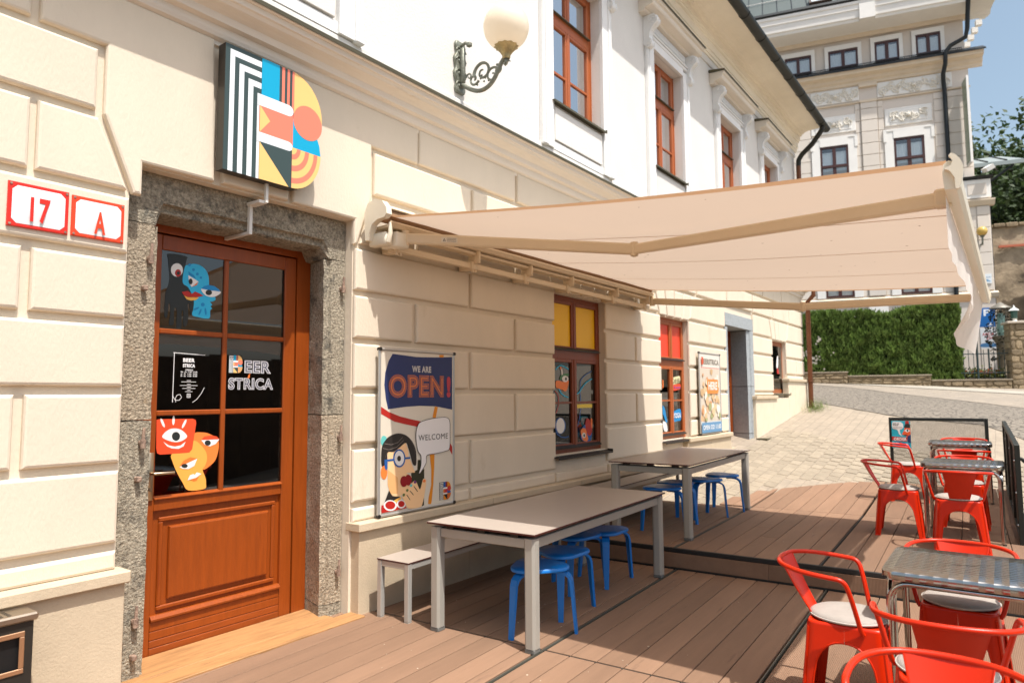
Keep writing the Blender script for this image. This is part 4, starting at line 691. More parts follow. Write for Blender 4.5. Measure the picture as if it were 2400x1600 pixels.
tag(b.build('cable_duct', mat('white_plastic', '#dcd8cf', .5)), 'thin white cable duct running down the stone lintel below the sign', 'cable duct')
m_enamel = mat('white_enamel', '#e4e6e6', .15, spec=.6); m_redl = mat('red_enamel', '#d5301a', .25, spec=.5)
def plate(x0, x1, z0, z1, body, tx, lab, red='#cf2a1c'):
    p = empty('house_number_plate'); tag(p, lab, 'house number', 'enamel house number plates')
    b = B(); b.prism([(x0, z0), (x1, z0), (x1, z1), (x0, z1)], 4.008, 4.02, .004); b.build('plate', flat(red, .22), p)
    a, c, e, f, k = x0+.018, x1-.018, z0+.018, z1-.018, .022
    oct_ = [(a+k, e), (c-k, e), (c, e+k), (c, f-k), (c-k, f), (a+k, f), (a, f-k), (a, e+k)]
    b = B(); cx, cz = (a+c)/2, (e+f)/2
    for i in range(8):
        q, r = oct_[i], oct_[(i+1) % 8]; b.poly([(q[0], 4.0073, q[1]), (r[0], 4.0073, r[1]), (cx, 3.999, cz)])
    b.build('field', m_enamel, p); 
    text('lettering', body, tx[0], tx[1], tx[2], tx[3], 3.9985, [red], p, (.03,), rough=.3)
    b = B()
    for x in (x0+.012, x1-.012):
        for z in (z0+.012, z1-.012): b.lathe([(.006, 0), (.005, .003), (0, .004)], (0, 0, 0), 8); 
    bmesh.ops.delete(b.bm, geom=b.bm.verts[:], context='VERTS')
    for x in (x0+.012, x1-.012):
        for z in (z0+.012, z1-.012): b.tube([(x, 4.01, z), (x, 4.005, z)], .006, 8)
    b.build('screws', m_rust, p)
plate(1.216, 1.491, 2.467, 2.696, '17', (1.312, 1.402, 2.50, 2.63), 'white enamel number 17 plate with red border')
plate(1.506, 1.773, 2.470, 2.690, 'A', (1.615, 1.672, 2.497, 2.622), 'white enamel letter A plate with orange red border', '#dd4420')

def poster(name, pf, lab, sheetc):
    p = tag(empty(name), lab, 'poster'); (xa, za), (xb, zb), (xc, zc), (xd, zd) = pf
    x0, x1, z0, z1 = (xa+xd)/2, (xb+xc)/2, (zc+zd)/2, (za+zb)/2
    b = B(); b.box(x0+.005, x1-.005, 3.972, 3.977, z0+.005, z1-.005); b.build('sheet', sheetc, p)
    al = mat('poster_aluminium', '#b9b8b4', .35, metal=.6)
    for q in (((x0, z0), (x1, z0)), ((x1, z0), (x1, z1)), ((x1, z1), (x0, z1)), ((x0, z1), (x0, z0))):
        b = B(); b.tube([(q[0][0], 3.975, q[0][1]), (q[1][0], 3.975, q[1][1])], .0125, 8); b.build('frame_rail', al, p)
    b = B()
    for x in (x0, x1):
        for z in (z0, z1): b.tube([(x, 3.958, z), (x, 3.99, z)], .015, 8)
    b.build('corner_caps', m_black, p)
    return p, (x0, x1, z0, z1)
m_sheet = mat('poster_sheet', '#d8d0bf', .5, var=.02, vs=2)
pp, box_ = poster('poster', PF, 'tall framed poster saying we are open with a woman in blue glasses', m_sheet)
yp = 3.9712
decal('picture', [l for l in PS], yp, pp, .00015)
text('lettering', 'WE ARE', PT['we'][0][0], PT['we'][1][0], PT['we'][0][1], PT['we'][1][1], yp-.002, ['#b9b6b4'], pp, (.05,))
text('lettering', 'OPEN', PT['op'][0][0], PT['op'][1][0], PT['op'][0][1], PT['op'][1][1], yp-.002, ['#cd7340', 'navy', '#cd7340', 'navy', '#cd7340'], pp, (.062, .044, .026, .008, -.012))
text('lettering', '!', PT['ex'][0][0], PT['ex'][1][0], PT['ex'][0][1], PT['ex'][1][1], yp-.002, ['#b23a49'], pp, (.05,))
text('lettering', 'WELCOME', PT['wl'][0][0], PT['wl'][1][0], PT['wl'][0][1], PT['wl'][1][1], yp-.008, ['hair'], pp, (.0,))
lx0, lx1, lz0, lz1 = 4.375, 4.52, .722, .872
TL_ = lambda p: (lx0+(p[0]-2.304)/.752*(lx1-lx0), p[1]+.05, lz0+(p[2]-3.03)/.823*(lz1-lz0))
decal('logo_print', logo_layers('#22201f', '#235a9e', '#c23530', '#dd8a1d', '#e6e2d8')[0], 3.9203, pp, .0003, T=TL_)
# the same letter on the door glass
TD_ = lambda p: (2.683+(p[0]-2.304)/.752*.105, p[1]+4.4175-3.9203, 1.775+(p[2]-3.03)/.823*.124)
decal('logo_print', LG, 3.9203, door, .0002, T=TD_)
decal('sticker', [('tang', [(2.829, 1.742), (2.84, 1.738), (2.85, 1.75), (2.846, 1.758), (2.852, 1.772), (2.838, 1.764), (2.834, 1.75)], 0)], yl-.003, door)
# second poster further along
P2 = [(10.43, 2.268), (11.37, 2.268), (11.37, .985), (10.43, .985)]
p2, bx = poster('poster', P2, 'pale framed poster of food photos with an orange HERE box beside the far doorway', mat('poster_sheet_two', '#dcd6ca', .5))
L2 = [('#d8502e', [(10.5, 2.03), (11.34, 2.03), (11.34, 2.04), (10.5, 2.04)], 0), ('#cfc4b2', [(10.45, 1.18), (11.35, 1.18), (11.35, 2.02), (10.45, 2.02)], 0)]
random.seed(11)
for k in range(70):
    x, z = random.uniform(10.5, 11.3), random.uniform(1.22, 1.98); r = random.uniform(.03, .09)
    L2.append((random.choice(['#cd9466', '#c7a67c', '#a0a473', '#e4d6bd', '#dcb48a', '#e9e2d4', '#bd7f5c', '#d6bd94']), [(x+r*cos(a)*random.uniform(.6, 1.1), max(1.185, min(2.015, z+r*sin(a)*random.uniform(.6, 1.1)))) for a in [2*pi*i/9 for i in range(9)]], 1))
L2 += [('#e98a42', [(10.72, 1.62), (11.22, 1.62), (11.22, 1.85), (10.72, 1.85)], 0), ('#5f8fb5', [(10.45, 1.0), (11.35, 1.0), (11.35, 1.16), (10.45, 1.16)], 0), ('#cc5a3a', [(10.5, 2.08), (10.57, 2.08), (10.59, 2.14), (10.57, 2.2), (10.5, 2.2)], 0)]
decal('picture', L2, yp, p2, .00025)
text('lettering', 'EERSTRICA', 10.62, 11.32, 2.09, 2.18, yp-.002, ['#8d8578'], p2, (.04,)); text('lettering', 'HERE', 10.77, 11.17, 1.68, 1.81, yp-.0165, ['#f0e8de'], p2, (.04,)); text('lettering', 'OPEN OD 11:00', 10.5, 11.3, 1.045, 1.12, yp-.0165, ['#e4e8ea'], p2, (.03,))

# ------------------------------------------------------------------ wall lamp
m_iron = mat('painted_iron', '#7d8074', .5, metal=.4, var=.25, vs=18, bump=.3, bs=50, dirt_or_light=('#a08a58', .62, 14))
m_globe = mat('opal_globe', '#f5ecdc', .16, spec=.5, trans=.45)
lamp = tag(empty('wall_lamp'), 'ornate iron wall lamp with large opal glass globe between the upper windows', 'lamp')
b = B(); lx = 4.73
pl = []
for i in range(40):
    t = i/39; z = 4.43+.50*t; wv = .052+.022*sin(t*pi)+.012*sin(t*22); pl.append((wv, z))
poly = [(lx+w_, z) for w_, z in pl]+[(lx-w_, z) for w_, z in pl[::-1]]
b.prism(poly, 4.03, 4.062, .008); b.box(lx-.022, lx+.022, 3.985, 4.035, 4.52, 4.86, bev=.01)
for z in (4.5, 4.62, 4.74, 4.83):
    for s in (-1, 1): b.tube([(lx+s*.05*(1-k/14)*cos(k*.6)+s*.02, 4.026, z+.04*(1-k/14)*sin(k*.6)) for k in range(13)], .006, 5)
b.tube([(lx, 4.03, 4.89), (lx, 3.97, 4.9), (lx, 3.94, 4.87)], .015, 7); b.lathe([(0, .03), (.028, .012), (.028, -.012), (0, -.03)], (lx, 3.93, 4.87), 10)
b.build('wall_plate', m_iron, lamp)
b = B()
arm = [(lx, 4.03-.52*t-.02*sin(pi*t), 4.52-.13*sin(pi*min(1, t*1.12))+(.10 if t > .9 else 0)*0+.11*max(0, (t-.6)/.4)**2) for t in [i/20 for i in range(21)]]
b.tube(arm, [.02]*21, 8); ye = arm[-1][1]; ze = arm[-1][2]; yg = 3.50
b.tube([arm[-1], (lx, yg+.0, 4.56), (lx, yg, 4.62)], [.02, .019, .024], 8)
def spiral(cy, cz, r, t0, turns, th, s=1):
    n = 30; b.tube([(lx, cy+r*(1-k/n*.85)*cos(t0+s*turns*2*pi*k/n), cz+r*(1-k/n*.85)*sin(t0+s*turns*2*pi*k/n)) for k in range(n)], [th*(1-.5*k/n) for k in range(n)], 6)
spiral(3.77, 4.56, .105, -.2, 1.35, .016); spiral(3.66, 4.50, .075, 2.6, 1.2, .013, -1); spiral(3.87, 4.52, .06, 3.6, 1.2, .012); spiral(3.93, 4.56, .035, 0, 1.1, .01); spiral(3.60, 4.53, .05, 1.4, 1.1, .012)
for k in range(9): b.lathe([(0, .012), (.012, 0), (0, -.012)], (lx+.008*(k % 2), 3.70+.02*k, 4.46+.012*((k*5) % 7)), 6)
b.tube([(lx, 3.52, 4.55), (lx, 3.48, 4.58), (lx, 3.45, 4.565)], [.016, .01, .003], 6)
b.build('bracket', m_iron, lamp)
b = B(); n = 24; prf = [(.03, 4.60), (.037, 4.615), (.034, 4.63), (.045, 4.65), (.065, 4.68), (.09, 4.705), (.108, 4.715), (.10, 4.72)]
b.grid([[(lx+r*(1+.06*cos(12*2*pi*k/n*1)*(1 if r > .04 else 0))*cos(2*pi*k/n), yg+r*(1+.06*cos(12*2*pi*k/n))*sin(2*pi*k/n), z) for k in range(n)] for r, z in prf], closed=True)
b.build('globe_cup', mat('lamp_cup', '#a79468', .45, metal=.5, var=.3, vs=22), lamp)
b = B(); b.lathe([(max(.001, .205*sin(pi*k/24)), 4.895-.205*cos(pi*k/24)) for k in range(25)], (lx, yg, 0), 36); b.build('globe', m_globe, lamp, smooth=True)

# ------------------------------------------------------------------ awning
aw = tag(empty('awning'), 'extended cream folding arm awning shading the terrace tables', 'awning')
m_fab = mat('awning_fabric', '#b9b0a6', .9, var=.03, vs=.8, bump=.06, bs=250, trans=.34, tcol='#cfbaa6', dirt_or_light=('#b0a393', .68, 1.1))
m_fab2 = mat('awning_hem', '#b28e6c', .9, bump=.1, bs=200, trans=.35)
m_alu = mat('cream_aluminium', '#dac6a6', .4, var=.03, vs=4)
m_alu2 = mat('cream_plastic', '#e6dcc6', .35)
XA, XB, YW, YF = 3.60, 8.32, 3.80, .19
def fab(x, v):
    t = (x-XA)/(XB-XA); y = YW+(YF-YW)*v; z = 2.985+(2.645+.03*t-2.985)*v-.035*sin(pi*v)-.012*sin(pi*v)*sin(pi*4*t)
    return (x, y, z+.009*noise.noise(Vector((x*1.3, v*2.2, .3)))+.003*noise.noise(Vector((x*5, v*3, 4))))
strips = [XA+.07, 4.75, 5.95, 7.15, XB-.07]
for i in range(4):
    b = B(); n = 10; b.grid([[fab(strips[i]+(strips[i+1]-strips[i])*k/n, v/24) for k in range(n+1)] for v in range(25)]); b.build('fabric_panel', m_fab, aw, smooth=True)
b = B()
for x in strips[1:4]: b.grid([[(fab(x-.008, v/24)[0], fab(x, v/24)[1], fab(x, v/24)[2]-.003), (fab(x+.008, v/24)[0], fab(x, v/24)[1], fab(x, v/24)[2]-.003)] for v in range(25)])
for xa, xb in ((XA, XA+.07), (XB-.07, XB)): b.grid([[fab(xa, v/24), fab(xb, v/24)] for v in range(25)])
b.build('hem', m_fab2, aw, smooth=True)
rs_ = random.Random(5); b = B()                                      # specks of dirt on the underside
for k in range(46):
    x_, v_ = rs_.uniform(XA+.15, XB-.2), rs_.uniform(.05, .97); p_ = fab(x_, v_); r_ = rs_.uniform(.004, .011); b.poly([(p_[0]+r_*cos(i*1.26+k)*rs_.uniform(.4, 1.2), p_[1]+r_*sin(i*1.26+k), p_[2]-.004) for i in range(5)])
tag(b.build('dirt_specks', mat('speck', '#6a5543', .9), aw, recalc=False), kind='stuff')
b = B(); b.tube([(XA-.02, 3.84, 2.99), (XB+.02, 3.84, 2.99)], .055, 14); b.build('fabric_roll', m_fab2, aw)
b = B(); b.sweep_x([(3.98, 3.02), (3.94, 3.075), (3.85, 3.08), (3.79, 3.055), (3.775, 3.04), (3.80, 3.04), (3.86, 3.065), (3.95, 3.06)], XA-.03, XB+.03)
b.sweep_x([(3.93, 2.895), (3.79, 2.90), (3.765, 2.93), (3.772, 2.945), (3.80, 2.92), (3.93, 2.915)], XA+.0, XB+.03); b.sweep_x([(3.90, 2.86), (3.83, 2.865), (3.83, 2.888), (3.90, 2.888)], XA+.1, XB+.02); b.build('cassette', m_alu, aw)
b = B(); b.box(XA+.1, XB+.16, 3.875, 3.915, 2.745, 2.795, bev=.004); b.build('torsion_bar', m_alu, aw)
for x in (3.78, 4.72, 5.55, 6.35, 7.4, 8.28):
    b = B(); b.box(x-.04, x+.04, 3.86, 4.022, 2.735, 2.81, bev=.006); b.box(x-.012, x+.012, 3.80, 3.93, 2.79, 2.92, bev=.003); b.tube([(x-.02, 3.87, 2.735), (x-.02, 3.87, 2.715)], .012, 7); b.tube([(x+.02, 3.87, 2.735), (x+.02, 3.87, 2.715)], .012, 7); b.build('wall_bracket', m_alu, aw)
b = B(); capp = [(3.985, 2.93), (3.985, 3.02), (3.95, 3.09), (3.87, 3.11), (3.79, 3.085), (3.745, 3.03), (3.74, 2.98), (3.77, 2.955), (3.84, 2.95), (3.90, 2.92), (3.93, 2.85), (3.945, 2.80), (3.975, 2.80)]
b.sweep_x(capp, XA-.075, XA-.02); b.build('end_cap', m_alu2, aw)
b = B(); b.box(XA-.03, XA+.05, 3.80, 3.99, 2.76, 2.86, bev=.012); b.box(XA+.06, XA+.2, 3.77, 3.95, 2.755, 2.875, bev=.01); b.tube([(XA+.0, 3.78, 2.93), (XA-.0, 3.775, 2.85), (XA+.0, 3.80, 2.78)], [.012, .018, .022], 8); b.build('gear_housing', m_alu2, aw)
b = B(); b.sweep_x(capp, XB+.03, XB+.08); b.build('end_cap', m_alu2, aw)
def armseg(p, q, hh=.052, ww=.034):
    p, q = Vector(p), Vector(q); d = (q-p).normalized(); s = d.cross(Vector((0, 0, 1))).normalized()*ww/2; u = Vector((0, 0, 1))*hh/2
    b = B(); rows = []
    for c in (p, q): rows.append([c+s*a+u*e for a, e in ((1, .7), (.6, 1), (-.6, 1), (-1, .7), (-1, -.7), (-.6, -1), (.6, -1), (1, -.7))])
    v = b.grid(rows, closed=True, smooth=False); b.bm.faces.new(v[0]); b.bm.faces.new(v[-1]); return b
A0, A1, A2 = (3.78, 3.80, 2.84), (4.62, 2.235, 2.69), (3.86, .22, 2.535)
D0, D1, D2 = (8.36, 3.80, 2.84), (7.98, 1.83, 2.565), (8.12, .25, 2.54)
for (P, Q, R) in ((A0, A1, A2), (D0, D1, D2)):
    armseg(P, Q, .084, .045).build('arm', m_alu, aw); armseg(Q, R, .076, .04).build('forearm', m_alu, aw)
    b = B(); b.tube([(Q[0], Q[1], Q[2]-.05), (Q[0], Q[1], Q[2]+.052)], .03, 12); b.tube([(Q[0], Q[1], Q[2]-.056), (Q[0], Q[1], Q[2]-.05)], .018, 8); b.build('elbow', m_alu, aw)
    b = B(); b.tube([(P[0], P[1], P[2]-.06), (P[0], P[1], P[2]+.06)], .035, 12); b.build('shoulder', m_alu, aw)
    b = B(); b.box(R[0]-.035, R[0]+.035, R[1]-.03, R[1]+.04, R[2]-.04, R[2]+.05, bev=.01); b.build('wrist', m_alu, aw)
# warning label on the near arm
va, vb = Vector(A0), Vector(A1); dv = (vb-va).normalized(); sv = dv.cross(Vector((0, 0, 1))).normalized()
if sv.y > 0: sv = -sv
sv = dv.cross(Vector((0, 0, 1))).normalized()
c0 = va+dv*.30
def TW(p): return c0+dv*p[0]+Vector((0, 0, 1))*p[2]*1.0+sv*(.0245+ (-p[1]))
wl = [('#d9cfbd', [(0, -.02), (.13, -.02), (.13, .02), (0, .02)], 0), ('ink', [(.012, -.012), (.036, -.012), (.024, .012)], 0), ('#d9cfbd', [(.018, -.009), (.030, -.009), (.024, .004)], 0)]
for z in (-.011, 0, .011): wl.append(('#6b5f4c', [(.045, z-.0015), (.12, z-.0015), (.12, z+.0015), (.045, z+.0015)], 0))
decal('warning_label', wl, 0, aw, .0004, T=TW)
# front rail, end fin and valance
b = B(); rp = [(.20, 2.51), (.205, 2.58), (.20, 2.625), (.18, 2.64), (.15, 2.625), (.135, 2.58), (.14, 2.53), (.155, 2.505)]
b.sweep_x(rp, XA-.03, XB+.03); b.build('front_rail', m_alu2, aw)
fin = [(0.168, 2.664), (0.152, 2.656), (0.135, 2.632), (0.126, 2.609), (0.124, 2.586), (0.129, 2.547), (0.141, 2.503), (0.149, 2.498), (0.157, 2.502), (0.158, 2.55), (0.173, 2.58), (0.182, 2.59), (0.194, 2.594), (0.195, 2.602), (0.181, 2.604), (0.17, 2.609), (0.162, 2.627), (0.169, 2.645), (0.177, 2.653)]
for x in (XA-.06, XB+.03):
    b = B(); b.sweep_x(fin, x, x+.03); b.build('rail_end', m_alu2, aw)
b = B(); nx = 150; rows = []
for j in range(15):
    t = j/14; r = []
    for i in range(nx+1):
        u = i/nx; x = XA+.02+(XB-XA-.04)*u
        blow = .19*t**1.2*math.exp(-((u-.80)/.2)**2)+.015*t*sin(u*9)
        fold = .009*t*sin(u*60+1.3*sin(u*11))*(.3+u)
        drop = (.22+.30*max(0, (u-.3)/.7)**1.3)*t*(1+.02*sin(u*24))
        r.append((x, .20+blow+fold, 2.50-drop))
    rows.append(r)
b.grid(rows); b.build('valance', mat('valance_fabric', '#ece6de', .9, trans=.35, var=.03, vs=2), aw, smooth=True)

# ------------------------------------------------------------------ terrace
DK = R_(2.5366); cdk, sdk = cos(DK), sin(DK)
def dw(s, t, z=0): return Vector((s*cdk-t*sdk, s*sdk+t*cdk, z))
def boardmat(name, col, rib, var=.1):
    M = mat(name, col, .72, var=var, vs=2.2, bump=.12, bs=120, rnd=.12, spec=.28, coord='O', stretch=(.5, 4, 4), dirt_or_light=('#5c483b', .62, 2.0))
    n = M.node_tree; L = n.links; b = n.nodes['Principled BSDF']; tc = n.nodes.new('ShaderNodeTexCoord')
    wv = n.nodes.new('ShaderNodeTexWave'); wv.bands_direction = 'Y'; wv.inputs['Scale'].default_value = 32; L.new(tc.outputs['Object'], wv.inputs['Vector'])
    bp = n.nodes.new('ShaderNodeBump'); bp.inputs['Strength'].default_value = rib; bp.inputs['Distance'].default_value = .003
    L.new(wv.outputs['Fac'], bp.inputs['Height']); L.new(b.inputs['Normal'].links[0].from_socket, bp.inputs['Normal']); L.new(bp.outputs[0], b.inputs['Normal'])
    return M
m_bd = boardmat('composite_board', '#866a55', .12); m_bdr = boardmat('composite_board_ribbed', '#816652', .55)
m_pine = mat('pine_threshold', '#a77c4f', .6, var=.3, vs=4, stretch=(.8, 6, 6), dirt_or_light=('#7f5d3e', .56, 4))
m_edge = mat('deck_edge_strip', '#5c5a50', .5, metal=.3); m_edgeb = mat('deck_edge_black', '#1d1c1a', .6)
deck = tag(empty('wooden_deck', (0, 0, 0), DK), kind='structure')
pmesh = {}
def plank(s0, s1, t0, t1, z, mt, parent, tilt=0):
    L_, W_ = s1-s0, t1-t0; k = (round(L_, 3), round(W_, 3), mt.name)
    if k not in pmesh:
        b = B(); b.box(-L_/2, L_/2, -W_/2, W_/2, -.025, 0, bev=.0025); o = b.build('plank', mt); pmesh[k] = o.data; bpy.data.objects.remove(o)
    o = link('plank', pmesh[k], parent); o.location = ((s0+s1)/2, (t0+t1)/2, z+(L_/2*math.tan(tilt) if tilt else 0)); 
    if tilt: o.rotation_euler = (0, -tilt, 0)
    return o
g_ = .0035
def rows_t(lo, hi, pitch, first=None):
    out = []; t = lo if first is None else first
    if first is not None: out.append((lo, first))
    while t < hi-.02: out.append((t, min(hi, t+pitch))); t += pitch
    return out
RL = rows_t(2.337, 4.0, .168, 2.431); RM = rows_t(1.062, 2.302, .1771); RR = rows_t(-.46, 1.03, .1862)
for rows_, mt in ((RL, m_bd), (RM, m_bd), (RR, m_bdr)):
    for a, c in rows_:
        plank(-1.2, 3.812, a+g_, c-g_, 0, mt, deck); plank(3.832, 6.19, a+g_, c-g_, 0, mt, deck)
b = B(); b.box(-1.2, 6.2, -.47, 4.0, -.06, -.03); b.build('joists', m_edgeb, deck)
for t in (2.319, 1.046):
    b = B(); b.box(-1.2, 6.2, t-.006, t+.006, -.03, -.004); b.box(-1.2, 6.2, t-.004, t+.004, -.01, .001); b.build('edge_strip', m_edge, deck)
b = B(); b.box(3.814, 3.83, -.46, 4.0, -.03, -.005); b.build('edge_strip', m_edgeb, deck)
for q, (xa, xb, ya, yb) in enumerate(((1.9, 3.34, 4.06, 4.40), (1.84, 3.50, 3.90, 4.058))):
    b = B(); b.box(xa, xb, ya, yb, -.02, .012, bev=.004); b.build('threshold_board', m_pine, bld)
dk2 = tag(empty('wooden_deck', (0, 0, 0), DK), kind='structure')
UL = rows_t(2.372, 3.78, .1683, 2.44); UM = rows_t(1.105, 2.342, .1767); UR = rows_t(-.46, 1.08, .1925)
UA = math.atan(.03)
for a, c in UL: plank(6.262, 8.95, a+g_, c-g_, .18, m_bd, dk2)
for i, (a, c) in enumerate(UM):
    if i in (3, 4): plank(6.262, 7.2+.5*(i-3), a+g_, c-g_, .18, m_bd, dk2); plank(7.206+.5*(i-3), 9.04, a+g_, c-g_, .18, m_bd, dk2)
    else: plank(6.262, 9.04, a+g_, c-g_, .18, m_bd, dk2)
for a, c in UR: plank(6.262, 9.04, a+g_, c-g_, .18, m_bdr, dk2); plank(9.05, 11.85, a+g_, c-g_, .181, m_bdr, dk2, UA)
for a, c in UM+UL[:4]:
    if s_end((a+c)/2) > 9.2: plank(9.05, s_end((a+c)/2), a+g_, c-g_, .181, m_bd, dk2, UA)
b = B(); b.box(6.27, 9.02, 1.1, 3.8, .12, .15); b.box(6.27, 11.78, -.46, 1.1, .10, .149); b.build('joists', m_edgeb, dk2)
for t in (2.357, 1.092):
    b = B(); b.box(6.24, 9.05, t-.006, t+.006, .15, .176); b.box(6.24, 9.05, t-.004, t+.004, .17, .181); b.build('edge_strip', m_edgeb if t < 2 else m_edge, dk2)
b = B(); b.box(6.228, 6.258, -.46, 3.8, .142, .182, bev=.004); b.build('nosing', m_edgeb, dk2)
for t0, t1 in ((-.46, 1.5), (1.503, 3.8)):
    b = B(); b.box(6.215, 6.235, t0, t1, .012, .140); b.build('riser_board', m_bdr, dk2)
b = B(); b.box(6.205, 6.23, -.46, 3.8, -.03, .009); b.build('riser_gap', m_edgeb, dk2)
b = B(); b.box(6.21, 11.78, -.49, -.462, -1.2, .165); b.build('side_skirt', m_edgeb, dk2)
b = B(); b.box(-1.2, 6.2, -.49, -.462, -.8, -.005); b.build('side_skirt', m_edgeb, deck)
hz0 = tag(empty('edge_marking', (0, 0, 0), DK), 'yellow and black hazard stripes on the street edge of the terrace', 'marking')
for i in range(14):
    b = B(); b.box(4.6+.11*i, 4.6+.11*i+.108, -.56, -.495, -.05, -.012, bev=.002); b.build('stripe', flat('#d9a92a' if i % 2 else '#3a3833', .6), hz0)
rc = random.Random(21); b = B()                                      # crumbs and bits of litter on the boards
for k in range(90):
    if k < 60: s_, t_, z_ = rc.uniform(2.6, 6.0), rc.uniform(1.2, 3.5), .0
    else: s_, t_, z_ = rc.uniform(6.4, 8.9), rc.uniform(1.2, 3.4), .18
    r_ = rc.uniform(.003, .008); p_ = dw(s_, t_, z_); n_ = rc.randint(3, 5)
    q_ = [b.bm.verts.new((p_.x+r_*cos(6.28*i/n_+k)*rc.uniform(.6, 1.3), p_.y+r_*sin(6.28*i/n_+k)*rc.uniform(.6, 1.3), z_+.0008)) for i in range(n_)]; tp_ = b.bm.verts.new((p_.x, p_.y, z_+r_*.6))
    for i in range(n_): b.bm.faces.new((q_[i], q_[(i+1) % n_], tp_))
tag(b.build('crumbs', mat('crumb', '#b5a894', .9, var=.4, vs=40)), kind='stuff')
# ------------------------------------------------------------------ furniture
m_tf = mat('table_frame', '#a5a298', .4, metal=.1, var=.04, vs=5); m_top = mat('laminate_top', '#a69b90', .4, var=.03, vs=3, spec=.3, dirt_or_light=('#978b7f', .66, 6)); m_tedge = mat('laminate_edge', '#4a1d14', .5)
m_benchf = mat('bench_frame', '#b4b2aa', .4, metal=.3)
def slab(parent, L_, W_, z, th, name='tabletop'):
    b = B(); b.box(-L_/2, L_/2, -W_/2, W_/2, z-th, z-.0015, 1); b.box(-L_/2+.001, L_/2-.001, -W_/2+.001, W_/2-.001, z-.0015, z, 0); return b.build(name, [m_top, m_tedge], parent)
def table(s, t, z, lab):
    root = tag(empty('table', dw(s, t, z), DK), lab, 'table', 'long terrace tables'); L_, W_, H_ = 2.22, .88, .735
    slab(root, L_, W_, H_, .012)
    for sx in (-1, 1):
        for sy in (-1, 1):
            b = B(); cx, cy = sx*(L_/2-.055), sy*(W_/2-.055); k = .04
            pts = [(-k, -k*.6), (-k*.6, -k), (k*.6, -k), (k, -k*.6), (k, k*.6), (k*.6, k), (-k*.6, k), (-k, k*.6)]
            v = b.grid([[(cx+x, cy+y, zz_) for x, y in pts] for zz_ in (.028, H_-.034)], closed=True, smooth=False); b.bm.faces.new(v[0]); b.bm.faces.new(v[1]); lg = b.build('leg', m_tf, root)
            b = B(); b.box(cx-.037, cx+.037, cy-.037, cy+.037, 0, .027, bev=.004); b.build('foot', mat('foot_grey', '#6f706c', .5), lg)
    for sy in (-1, 1):
        b = B(); b.box(-L_/2+.095, L_/2-.095, sy*(W_/2-.055)-.02, sy*(W_/2-.055)+.02, H_-.10, H_-.04, bev=.004); b.build('apron', m_tf, root)
    for sx in (-1, 1):
        b = B(); b.box(sx*(L_/2-.055)-.02, sx*(L_/2-.055)+.02, -W_/2+.095, W_/2-.095, H_-.10, H_-.04, bev=.004); b.build('apron', m_tf, root)
    for sx in (-1, -.33, .33, 1):
        for sy in (-.6, 0, .6): b = B(); b.box(sx*(L_/2-.06)-.025, sx*(L_/2-.06)+.025, sy*W_/2-.03, sy*W_/2+.03, H_-.04, H_-.0125); b.build('spacer', m_black, root)
    for sx in (-1, 1): b = B(); b.box(sx*(L_/2-.075)-.02, sx*(L_/2-.075)+.02, -W_/2+.06, W_/2-.06, H_-.045, H_-.035); b.build('cross_bar', m_black, root)
table(4.80, 2.735, 0, 'long taupe topped metal table half in the sun, nearest the stone doorway')
table(7.70, 2.735, .18, 'long taupe topped metal table on the raised deck in front of the red windows')
def bench(s, t, z, lab):
    root = tag(empty('bench', dw(s, t, z), DK), lab, 'bench', 'slim benches along the wall'); L_, W_, H_ = 2.2, .31, .42
    slab(root, L_, W_, H_, .009, 'seat')
    for sx in (-1, 1):
        for sy in (-1, 1): 
            b = B(); b.box(sx*(L_/2-.022)-.02, sx*(L_/2-.022)+.02, sy*(W_/2-.022)-.02, sy*(W_/2-.022)+.02, .008, H_-.011, bev=.003); b.box(sx*(L_/2-.022)-.019, sx*(L_/2-.022)+.019, sy*(W_/2-.022)-.019, sy*(W_/2-.022)+.019, 0, .008); b.build('leg', m_benchf, root)
    for sy in (-1, 1):
        b = B(); b.box(-L_/2+.043, L_/2-.043, sy*(W_/2-.022)-.017, sy*(W_/2-.022)+.017, H_-.053, H_-.011, bev=.003); b.build('rail', m_benchf, root)
    for sx in (-1, 1):
        b = B(); b.box(sx*(L_/2-.022)-.017, sx*(L_/2-.022)+.017, -W_/2+.043, W_/2-.043, H_-.053, H_-.011, bev=.003); b.build('rail', m_benchf, root)
bench(4.82, 3.525, 0, 'slim grey bench against the wall under the open poster')
bench(7.80, 3.40, .18, 'slim grey bench against the wall behind the table on the raised deck')
m_blue = mat('blue_lacquer', '#1174c6', .38, var=.04, vs=6, spec=.5)
